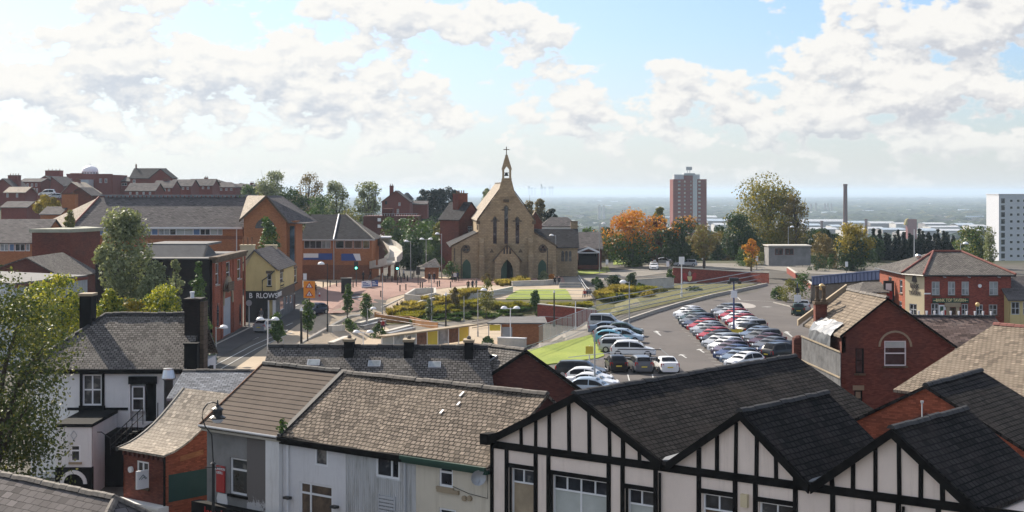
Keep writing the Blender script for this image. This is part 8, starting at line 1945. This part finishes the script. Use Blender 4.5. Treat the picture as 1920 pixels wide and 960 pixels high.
fence('garden_fence', 'dark post and rail fence around the planting above the tram stop', [G(885, 618), G(960, 605), G(1040, 600), G(1112, 588)], 1.1, 1.8, (.95, .55, .2), 'bark', .06)
fence('black_railing', 'short black railing between the tall white car and the nose in cars', [G(1158, 676), G(1240, 677)], 1.1, 1.6, (1.0,), 'pole_black', .06)
fence('black_railing', 'short black railing slanting beside the white coupe', [G(1237, 674), G(1262, 696)], 1.1, .9, (1.0,), 'pole_black', .06)
fence('white_fence', 'white rail fence behind the three nose in cars', [G(1066, 690), G(1150, 680), G(1230, 680)], 1.0, 2.2, (1.0, .5), 'lamp_white', .04)
lowwall('retaining_wall', 'dark red brick retaining wall below the terrace railing', [GX(1010, 214) + Vector((0, 0, 0)), GX(1116, 206)], 2.4, .5, 'brick_wall', 'conc_pale', base=-3.5)
lowwall('curved_stone_wall', 'long curved pale stone wall above the grass bank', [G(742, 592), G(790, 575), G(840, 562), G(905, 560), G(960, 548)], .75, .4, 'conc_pale', 'conc_pale')
lowwall('concrete_wall', 'plain grey concrete retaining wall left of the crest wall', [G(1192, 545), G(1262, 540)], 1.6, .4, 'conc_pale', 'concrete')
lowwall('lawn_wall', 'pale stone wall along the back of the terrace lawn', [G(960, 537), G(1020, 535), G(1050, 533)], .7, .5, 'conc_pale', 'conc_pale')
lowwall('stone_planter', 'boat shaped pale stone planter on the plaza', [G(760, 563), G(778, 552), G(815, 550), G(816, 560), G(790, 566), G(760, 563)], .9, .35, 'conc_pale')
lowwall('stone_bench', 'pale curved stone bench on the buff paving', [G(617, 620), G(642, 618)], .6, .7, 'conc_pale')
for i, (a, b) in enumerate([((672, 612), (712, 602)), ((678, 618), (720, 608)), ((722, 628), (770, 616)), ((728, 632), (775, 621)), ((620, 650), (650, 638))]):
    lowwall('terrace_step', 'dark edged stone step of the amphitheatre, %s from the top left' % ORD[i], [G(*a), G(*b)], .38, .7, 'concrete', 'lead' if i % 2 else 'conc_pale', 'step')
cw = thing('corten_rail', 'wavy rust coloured steel rail winding beside the amphitheatre steps', 'railing', G(702, 600)); cp = [G(702, 598), G(722, 605), G(745, 606), G(768, 607), G(790, 613), G(820, 619)]
m = MB()
for a, b in zip(cp, cp[1:]): m.prism([a, b, b + Vector((0, 0, 1.0)), a + Vector((0, 0, 1.0))], (.1, .25, 0))
m.build('band', 'corten', cw)
fence('corten_posts', 'slim pale handrail following the wavy rust coloured rail', [G(705, 606), G(745, 612), G(790, 620), G(830, 623)], 1.3, 1.3, (1.0, .6), 'lamp_white', .03)
# tram shelter and brick hut
tsl = thing('tram_shelter', 'long low tram shelter with yellow panels and buff canopy', 'shelter', G(800, 642)); F0, F1 = G(738, 668), G(900, 644); d = (F1 - F0); d.z = 0; Lh = d.length; d.normalize(); SHF = Fr(F0, d, (-d.y, d.x)); zb = F0.z
MB().box(-.5, Lh + .5, .7, 2.0, zb + 2.1, zb + 2.26, 0, SHF).build('canopy', 'stone_trim', tsl)
for i in range(9): u = Lh * i / 8; MB().box(u - .06, u + .06, 1.6, 1.72, zb, zb + 2.1, 0, SHF).build('post', 'lamp_white', tsl)
for i in range(8):
    u = Lh * i / 8; mt = ['blind', 'glass_light', 'blind', 'rust', 'sign_yellow', 'glass_light', 'rust', 'sign_yellow'][i]; MB().box(u + .1, u + Lh / 8 - .1, 1.63, 1.68, zb + .3, zb + 1.95, 0, SHF).build('panel', mt, tsl)
ht = thing('brick_hut', 'small orange brick hut with flat brown roof beside the tram stop', 'hut', G(965, 648)); c = G(965, 646); zb = c.z
MB().box(c.x - 1.6, c.x + 3.4, c.y, c.y + 3, zb, zb + 2.45).build('wall', 'brick_orange', ht); MB().prism([(c.x - 3.3, c.y - .8, zb + 2.5), (c.x + 3.9, c.y - .6, zb + 2.5), (c.x + 3.7, c.y + 3.6, zb + 2.9), (c.x - 1.8, c.y + 3.6, zb + 2.9)], (0, 0, .16)).build('roof', 'flat_roof', ht)
MB().box(c.x - 1.5, c.x - .3, c.y - .05, c.y - .004, zb, zb + 2.1).build('door', 'door_grey', ht)
for xx in (-3.1, -1.6): MB().box(c.x + xx - .05, c.x + xx + .05, c.y - .5, c.y - .4, zb, zb + 2.5).build('post', 'pole_grey', ht)
MB().box(c.x - 3.0, c.x - 1.7, c.y - .48, c.y - .42, zb + 1.7, zb + 2.4).build('yellow_panel', 'sign_yellow', ht)
lowwall('ticket_counter', 'pale low cabinet row in front of the brick hut', [G(935, 650), G(985, 652)], 1.0, .8, 'conc_pale', 'lamp_white', 'cabinet')
# white spiral ramp
sr = thing('white_ramp', 'white railed ramp curling up beside the brown brick office', 'ramp', G(722, 520)); path = [DP(704, 500, 262), DP(716, 497, 258), DP(732, 492, 257), DP(742, 482, 260), DP(741, 471, 266), DP(730, 462, 272), DP(716, 455, 276), DP(703, 449, 278)]
m = MB(); dk = MB()
for a, b in zip(path, path[1:]):
    n = Vector(((b - a).y, -(b - a).x, 0)).normalized() * 1.1
    dk.prism([a - n, b - n, b + n, a + n], (0, 0, -.35))
    for s in (-1, 1): m.prism([a + n * s, b + n * s, b + n * s + Vector((0, 0, .9)), a + n * s + Vector((0, 0, .9))], (.05, .05, 0))
dk.build('deck', 'conc_pale', sr); m.build('parapet', 'conc_pale', sr)
for i in (1, 3, 5): MB().tube([path[i] - Vector((0, 0, .3)), Vector((path[i].x, path[i].y, .5))], .25, 8).build('column', 'brick_brown', sr)
cn = DP(716, 446, 276); MB().box(cn.x - 1.5, cn.x + 1.6, 275, 279, cn.z, cn.z + .25).build('canopy', 'lamp_white', sr)
# lamps and poles
def pole(name, label, px, pyb, pyt, mat='pole_grey', r=.07, heads=(), cat='street lamp', signs=(), group=None, base=None):
    b = base or G(px, pyb); zt = CAMZ + (HOR - pyt) / FPX * b.y; t = thing(name, label, cat, b, group); tp = Vector((b.x, b.y, zt))
    MB().tube([b, b.lerp(tp, .12)], r * 1.5, 8).tube([b.lerp(tp, .12), tp], [r, r * .7], 8).build('post', mat, t)
    for s in heads:
        h = tp + Vector((s * .75, 0, 0)); hb_ = MB().tube([tp - Vector((0, 0, .15)), h], .04, 5); hb_.build('arm', mat, t)
        MB().lathe(h + Vector((0, 0, -.12)), [(.42, 0), (.42, .06), (.34, .20), (.16, .30), (.02, .33)], 12).build('lamp_head', 'lamp_white', t)
    for (dz, w, hh, m_, *tx) in signs:
        z = zt - dz; sg = MB().box(b.x - w / 2, b.x + w / 2, b.y - .16, b.y - .11, z - hh / 2, z + hh / 2).build('sign', m_, t)
    return t
for px, pb, pt, mt, hd, lb in [(405, 680, 613, 'pole_grey', (1,), 'grey lamp with one mushroom head left of the road'), (505, 600, 526, 'pole_black', (-1,), 'black lamp post in front of the corner shop sign'), (614, 622, 494, 'pole_black', (-1,), 'tall slim black lamp post on the kerb'), (502, 668, 598, 'lamp_white', (-1, 1), 'white twin headed lamp beside the silver moving car'), (689, 618, 578, 'pole_grey', (1,), 'grey lamp in front of the spreading street tree'), (681, 668, 622, 'lamp_white', (-1, 1), 'white twin headed lamp above the black chimney stack'), (531, 690, 636, 'pole_grey', (), 'short pole behind the stack terrace'), (896, 632, 543, 'pole_grey', (1,), 'tall grey lamp left of the brick hut'), (957, 648, 577, 'lamp_white', (-1, 1), 'white twin headed lamp in front of the brick hut'), (1079, 618, 565, 'lamp_white', (), 'plain white pole under the terrace wall'), (809, 608, 516, 'pole_grey', (), 'plain grey pole in the grass bank'), (717, 595, 512, 'pole_grey', (), 'plain grey pole by the wavy rust rail'), (870, 604, 555, 'pole_grey', (), 'thin grey pole among the tall grass'), (1180, 612, 528, 'pole_grey', (-1,), 'grey lamp with bent arm beside the ramp railing'), (799, 520, 448, 'pole_grey', (1, -1), 'tall lamp with twin heads left of the church gate'), (770, 524, 452, 'pole_grey', (-1,), 'tall lamp by the traffic lights'), (828, 522, 438, 'pole_grey', (-1,), 'tall lamp just left of the church'), (1124, 512, 419, 'pole_grey', (1,), 'tall dark lamp right of the church hall'), (1714, 520, 430, 'lamp_white', (), 'tall white pole in front of the conifers'), (1042, 520, 441, 'pole_grey', (-1,), 'slim lamp in front of the church wing roof'), (1251, 500, 428, 'pole_black', (1,), 'lamp standing in the maroon tree'), (1322, 500, 423, 'pole_black', (1,), 'lamp standing beside the bronze tree'), (1478, 500, 425, 'pole_grey', (1,), 'lamp under the golden willow'), (1589, 505, 437, 'pole_grey', (1,), 'lamp in front of the yellow tree'), (1801, 560, 456, 'pole_grey', (1,), 'lamp in front of the round olive tree')]:
    pole('street_lamp', lb, px, pb, pt, mt, .07, hd, group='street lamps')
for px, pb, pt, lb in [(836, 642, 554, 'black tram wire mast with crossarm in front of the grass bank'), (1039, 612, 549, 'black tram wire mast by the retaining wall'), (565, 655, 583, 'thick black pillar with white pointed cap')]:
    t = pole('tram_mast' if px > 600 else 'black_pillar', lb, px, pb, pt, 'pole_black', .14 if px < 600 else .12, (), 'mast'); b = t.location; zt = CAMZ + (HOR - pt) / FPX * b.y
    if px > 600: MB().tube([Vector((b.x - 2, b.y, zt - 3.2)), Vector((b.x + 2.4, b.y, zt - 3.4))], .04, 5).build('crossarm', 'pole_grey', t)
    MB().lathe((b.x, b.y, zt), [(.16, 0), (.16, .05), (.02, .45)], 8).build('cap', 'lamp_white', t)
t = pole('camera_pole', 'tall white pole with camera box above the ramp railing', 1278, 557, 482, 'lamp_white', .10, (), 'pole', [(.5, .8, 1.1, 'sign_white')])
t = pole('camera_pole', 'tall blue pole with cameras and notices standing in the double row of cars', 1376, 634, 526, 'pole_blue', .11, (), 'pole', [(1.5, .7, .8, 'sign_white'), (6.0, 1.9, 1.2, 'sign_yellow')])
b = t.location; zt = CAMZ + (HOR - 526) / FPX * b.y; MB().box(b.x - .5, b.x + .5, b.y - .3, b.y + .3, zt - .1, zt + .3).box(b.x - .75, b.x - .4, b.y - .5, b.y, zt - .35, zt - .05).box(b.x + .4, b.x + .75, b.y - .5, b.y, zt - .35, zt - .05).build('cameras', 'pole_black', t)
pole('notice_post', 'white post with yellow notice on the edge of the lawn', 1105, 695, 648, 'lamp_white', .06, (), 'sign', [(.4, .7, .7, 'sign_yellow')])
pole('tall_pole', 'tall grey pole rising in front of the lawn row of cars', 1115, 735, 622, 'pole_grey', .08, (), 'pole')
pole('notice_post', 'blue post with white notices at the right edge of the car park', 1495, 590, 530, 'pole_blue', .07, (), 'sign', [(1.0, .5, .7, 'sign_black'), (2.0, .9, .9, 'sign_white')])
for px, pb, pt, lb in [(1252, 525, 489, 'white plate sign on black post left of the crest wall'), (1138, 512, 486, 'white plate sign left of the black hatchback'), (1318, 500, 478, 'white plate sign under the bronze tree'), (1419, 506, 480, 'twin white plate sign on the church road'), (1587, 515, 490, 'white plate sign behind the low brick wall'), (572, 560, 512, 'bus stop flag sign beside the corner shop')]:
    pole('plate_sign', lb, px, pb, pt, 'pole_black', .05, (), 'sign', [(.5, .5, .9, 'sign_white')])
# warning sign, round sign, traffic lights, kiosk, cone, banners
b = G(580, 575); rs = thing('warning_sign', 'orange temporary road sign with two white warning triangles', 'sign', b); zt = CAMZ + (HOR - 527) / FPX * b.y; w = .78
MB().box(b.x - .05, b.x + .05, b.y, b.y + .08, b.z, zt).build('post', 'pole_black', rs); MB().box(b.x - w, b.x + w, b.y - .08, b.y - .02, zt - 2.3, zt).build('plate', 'sign_orange', rs)
for k in (0, 1):
    z = zt - .95 - k * 1.12; tr = MB().prism([(b.x - .55, b.y - .10, z), (b.x + .55, b.y - .10, z), (b.x, b.y - .10, z + .85)], (0, .018, 0)).build('warning_triangle', 'sign_red', rs); MB().prism([(b.x - .36, b.y - .12, z + .1), (b.x + .36, b.y - .12, z + .1), (b.x, b.y - .12, z + .66)], (0, .018, 0)).build('triangle_face', 'sign_white', tr); MB().box(b.x - .06, b.x + .06, b.y - .14, b.y - .122, z + .16, z + .42).build('symbol', 'sign_black', tr)
b = G(467, 613); t = pole('round_sign', 'grey backed round sign outside the corner shop', 467, 613, 563, 'pole_grey', .07, (), 'sign'); zt = CAMZ + (HOR - 568) / FPX * b.y
MB().prism([(b.x + .36 * math.cos(a), b.y - .12, zt + .36 * math.sin(a)) for a in [6.2832 * i / 16 for i in range(16)]], (0, .04, 0)).build('disc', 'galv', t)
for px, pb, pt, lb in [(668, 538, 490, 'traffic light showing green left of the white ramp'), (745, 535, 491, 'traffic light showing green right of the white ramp'), (784, 535, 500, 'unlit traffic light seen side on near the church gate')]:
    b = G(px, pb); t = thing('traffic_light', lb, 'traffic light', b, 'traffic lights'); zt = CAMZ + (HOR - pt) / FPX * b.y
    MB().tube([b, Vector((b.x, b.y, zt - .2))], .07, 8).build('post', 'pole_black', t); MB().box(b.x - .32, b.x + .32, b.y - .25, b.y, zt - 1.3, zt).build('signal_box', 'pole_black', t)
    for k, mt in enumerate(('lamp_red', 'sign_orange', 'signal_green')):
        if 'green' in lb or mt != 'signal_green': MB().tube([Vector((b.x, b.y - .27, zt - .25 - k * .4)), Vector((b.x, b.y - .252, zt - .25 - k * .4))], .15, 10).build('lens', mt if mt == 'signal_green' else 'sign_black', t)
b = G(649, 551); k = thing('information_kiosk', 'black information kiosk with pale top on the junction', 'kiosk', b); MB().box(b.x - .75, b.x + .75, b.y, b.y + .4, b.z, b.z + 2.3).build('cabinet', 'sign_black', k); MB().box(b.x - .85, b.x + .85, b.y - .05, b.y + .45, b.z + 2.3, b.z + 2.45).build('top', 'stone_pale', k)
b = G(599, 557); k = thing('traffic_cone', 'small red and white traffic cone on the road', 'cone', b); MB().box(b.x - .22, b.x + .22, b.y - .22, b.y + .22, b.z, b.z + .05).lathe(b, [(.17, .05), (.11, .4)], 10).build('body', 'sign_red', k); MB().lathe(b, [(.112, .4), (.07, .65)], 10).build('white_sleeve', 'sign_white', k)
b0, b1 = G(678, 541), G(709, 538)
for i, (f0, f1, m1, lb) in enumerate([(0, .58, 'sign_white', 'white printed banner tied on the junction guard rail'), (.6, 1, 'sign_blue', 'blue printed banner tied on the junction guard rail')]):
    a, b = b0.lerp(b1, f0), b0.lerp(b1, f1); bn = thing('rail_banner', lb, 'banner', a); MB().prism([a + Vector((0, 0, .15)), b + Vector((0, 0, .15)), b + Vector((0, 0, 1.15)), a + Vector((0, 0, 1.15))], (0, .05, 0)).build('sheet', m1, bn)
    m2 = 'sign_blue' if i == 0 else 'sign_white'; pr_ = MB()
    for k in range(3): q0, q1 = a.lerp(b, .12), a.lerp(b, .88 - .2 * k); zz = .35 + .25 * k; pr_.prism([q0 + Vector((0, -.02, zz)), q1 + Vector((0, -.02, zz)), q1 + Vector((0, -.02, zz + .12)), q0 + Vector((0, -.02, zz + .12))], (0, .015, 0))
    pr_.build('printing', m2, bn)
fence('guard_rail', 'dark guard rail carrying the two banners at the junction', [b0 + Vector((0, .3, 0)), b1 + Vector((.5, .3, 0))], 1.1, 1.5, (1.0, .1), 'pole_black', .04)
# bollards
BP = [(606, 540), (619, 539), (631, 538), (656, 535), (662, 540), (668, 534), (716, 526), (722, 530), (727, 524), (735, 529), (740, 524), (752, 530), (758, 524), (764, 528), (773, 524), (714, 558), (750, 547), (788, 541), (792, 541), (820, 539), (824, 538), (761, 545), (776, 519), (800, 521), (845, 540), (757, 519)]
order = sorted(range(len(BP)), key=lambda i: BP[i][0]); bo0 = None
for k, i in enumerate(order):
    p = G(*BP[i])
    if bo0 is None: bo0 = MB().lathe((0, 0, 0), [(.09, 0), (.09, .85), (.11, .87), (.11, .95), (.07, 1.0), (.02, 1.08)], 8).build('bollard', 'pole_black', None, (0, 0, 0)); o = bo0
    else: o = bo0.copy(); COL.objects.link(o)
    o.location = p; tag(o, 'black bollard on the plaza, %s counting from the left' % ORD[k], 'bollard', 'bollards around the junction')
wb = thing('wooden_kiosk', 'small hipped kiosk with orange front left of the church gate', 'kiosk', G(806, 523)); c = G(806, 523)
MB().box(c.x - .9, c.x + 1.4, c.y, c.y + 2, c.z, c.z + 2.0).build('wall', 'brick_orange', wb); m = MB(); e = [(c.x - 2.0, c.y - .6), (c.x + 1.8, c.y - .6), (c.x + 1.8, c.y + 2.6), (c.x - 2.0, c.y + 2.6)]; a1 = Vector((c.x + .9, c.y + 1, c.z + 3.6))
for i in range(4): m.poly([Vector((*e[i], c.z + 2.0)), Vector((*e[(i + 1) % 4], c.z + 2.0)), a1])
m.build('roof', 'slate_pale', wb)
ch = thing('church_steps', 'grey stone steps with dark bench beside the terrace lawn', 'steps', G(1070, 540)); c = G(1068, 541)
for i in range(5): MB().box(c.x - 1.6, c.x + 1.8, c.y + i * .4, c.y + i * .4 + .42, c.z - .2, c.z + .16 * (i + 1)).build('step', 'lead' if i % 2 else 'concrete', ch)

# ---- people
def person_mesh(pose):
    V, E, Rr = [], [], []
    def add(p, r, par=None):
        V.append(p); Rr.append(r)
        if par is not None: E.append((par, len(V) - 1))
        return len(V) - 1
    sit = pose == 'sit'; hz = .52 if sit else .92
    pel = add((0, 0, hz), .15); ab = add((0, .0, hz + .22), .135, pel); che = add((0, 0, hz + .42), .155, ab); nk = add((0, -.01, hz + .57), .06, che); hd = add((0, -.03, hz + .68), .085, nk); add((0, -.02, hz + .80), .085, hd)
    for s in (-1, 1):
        sh = add((s * .19, 0, hz + .48), .065, che); el = add((s * .25, .02 if s > 0 or pose != 'walk' else -.06, hz + .22), .05, sh); wr = add((s * .24, -.12 if (pose != 'stand' or s > 0) else -.02, hz + .02), .038, el); add((s * .235, -.16 if pose != 'stand' else -.03, hz - .07), .035, wr)
        st = (.18 * s) if pose == 'walk' else 0
        if sit: hp = add((s * .10, -.02, hz - .04), .10, pel); kn = add((s * .12, -.42, hz - .02), .072, hp); an = add((s * .12, -.45, .10), .05, kn); add((s * .12, -.60, .05), .045, an)
        else: hp = add((s * .10, 0, hz - .08), .10, pel); kn = add((s * .11, -st * .9 - .02, .50), .068, hp); an = add((s * .11, -st * 1.3 + .04, .10), .05, kn); add((s * .12, -st * 1.3 - .13, .05), .045, an)
    me = bpy.data.meshes.new('person'); me.from_pydata(V, E, []); o = bpy.data.objects.new('person_base', me); COL.objects.link(o); md = o.modifiers.new('skin', 'SKIN')
    for i, sv in enumerate(me.skin_vertices[0].data): sv.radius = (Rr[i], Rr[i] * (.72 if i in (0, 1, 2) else 1)); sv.use_root = i == 0
    o.modifiers.new('sub', 'SUBSURF').levels = 1; o.modifiers['sub'].render_levels = 1
    m2 = bpy.data.meshes.new_from_object(o.evaluated_get(bpy.context.evaluated_depsgraph_get())); bpy.data.objects.remove(o)
    for k in ('skin', 'hair', 'cloth_navy', 'cloth_black'): m2.materials.append(MATS[k])
    for p in m2.polygons:
        c = p.center; p.use_smooth = True
        if c.z > hz + .55: p.material_index = 1 if (c.z > hz + .78 or c.y > .0) else 0
        elif abs(c.x) > .2 and c.z < hz + .03 and not (sit and c.z < .45): p.material_index = 0
        elif c.z < hz - .02 or (sit and c.y < -.18 and c.z < hz + .06): p.material_index = 3
        else: p.material_index = 2
    return m2
PM = {k: person_mesh(k) for k in ('stand', 'walk', 'sit')}
def person(pose, px, py, top, leg, ang, label, off=0.0):
    o = bpy.data.objects.new('person', PM[pose]); COL.objects.link(o); o.location = G(px, py, .05 + off); o.rotation_euler.z = math.radians(ang); o.scale = (1.03,) * 3
    for i, k in ((2, top), (3, leg)): o.material_slots[i].link = 'OBJECT'; o.material_slots[i].material = MATS['cloth_' + k]
    return tag(o, label, 'person')
for pose, px, py, a, b, an, lb in [('stand', 805, 531, 'black', 'black', 20, 'person in dark clothes standing left of a pair at the church gate'), ('walk', 814, 531, 'black', 'navy', -30, 'person in dark clothes walking right of a pair at the church gate'), ('stand', 681, 528, 'black', 'black', 60, 'person in black beside the office wall behind the banners'), ('walk', 694, 526, 'black', 'grey', 100, 'person in black and grey walking behind the banners'), ('stand', 878, 547, 'black', 'black', 0, 'leftmost person of three standing on the corner lawn'), ('stand', 886, 546, 'navy', 'black', 40, 'middle person of three standing on the corner lawn'), ('walk', 893, 545, 'grey', 'black', -60, 'person in grey right of three on the corner lawn'), ('stand', 853, 530, 'white', 'black', 10, 'person in a white top standing in the church shade'), ('stand', 848, 530, 'black', 'black', 80, 'person in black left of the white top in the church shade'), ('walk', 858, 529, 'navy', 'black', 200, 'person in navy right of the white top in the church shade'), ('walk', 591, 553, 'black', 'black', 190, 'person in black crossing the road beyond the orange sign'), ('stand', 479, 603, 'white', 'black', 30, 'person in a white top outside the corner shop'), ('walk', 490, 606, 'grey', 'white', -20, 'person in pale trousers outside the corner shop'), ('sit', 745, 585, 'black', 'black', 60, 'left of two people in black sitting on the stone wall'), ('sit', 754, 583, 'black', 'black', 60, 'right of two people in black sitting on the stone wall'), ('sit', 711, 620, 'brown', 'navy', 30, 'person in brown sitting on the amphitheatre steps'), ('sit', 718, 620, 'red', 'navy', 20, 'person in red sitting on the amphitheatre steps'), ('sit', 1096, 560, 'red', 'navy', -20, 'person in red on the terrace bench by the railing'), ('sit', 1101, 559, 'navy', 'black', -20, 'person in navy on the terrace bench, middle of three'), ('sit', 1106, 558, 'grey', 'black', -20, 'person in grey on the terrace bench, right end'), ('sit', 1040, 535, 'black', 'black', 0, 'left of two people in black sitting near the church steps'), ('sit', 1048, 535, 'black', 'navy', 0, 'right of two people in dark clothes sitting near the church steps'), ('walk', 749, 525, 'blue', 'grey', 90, 'person in blue crossing by the traffic lights'), ('walk', 757, 523, 'white', 'grey', 250, 'person in white crossing by the traffic lights')]:
    person(pose, px, py, a, b, an, lb, .0 if pose != 'sit' else .1)
# globe lamps near the arched window house
for px, py, Y, lb in [(1541, 538, 100, 'amber globe lamp above the chimney pots'), (1833, 571, 161, 'amber globe lamp before the tavern')]:
    b = GX(px, Y); zt = CAMZ + (HOR - py) / FPX * Y; t = thing('globe_lamp', lb, 'street lamp', b); MB().tube([b, Vector((b.x, b.y, zt - .2))], .06, 8).build('post', 'pole_black', t); r_ = .0022 * Y if Y < 120 else .24
    MB().lathe((b.x, b.y, zt - r_), [(max(.02, r_ * math.sin(a)), r_ - r_ * math.cos(a)) for a in [math.pi * i / 10 for i in range(11)]], 12).build('globe', 'globe', t, smooth=True)
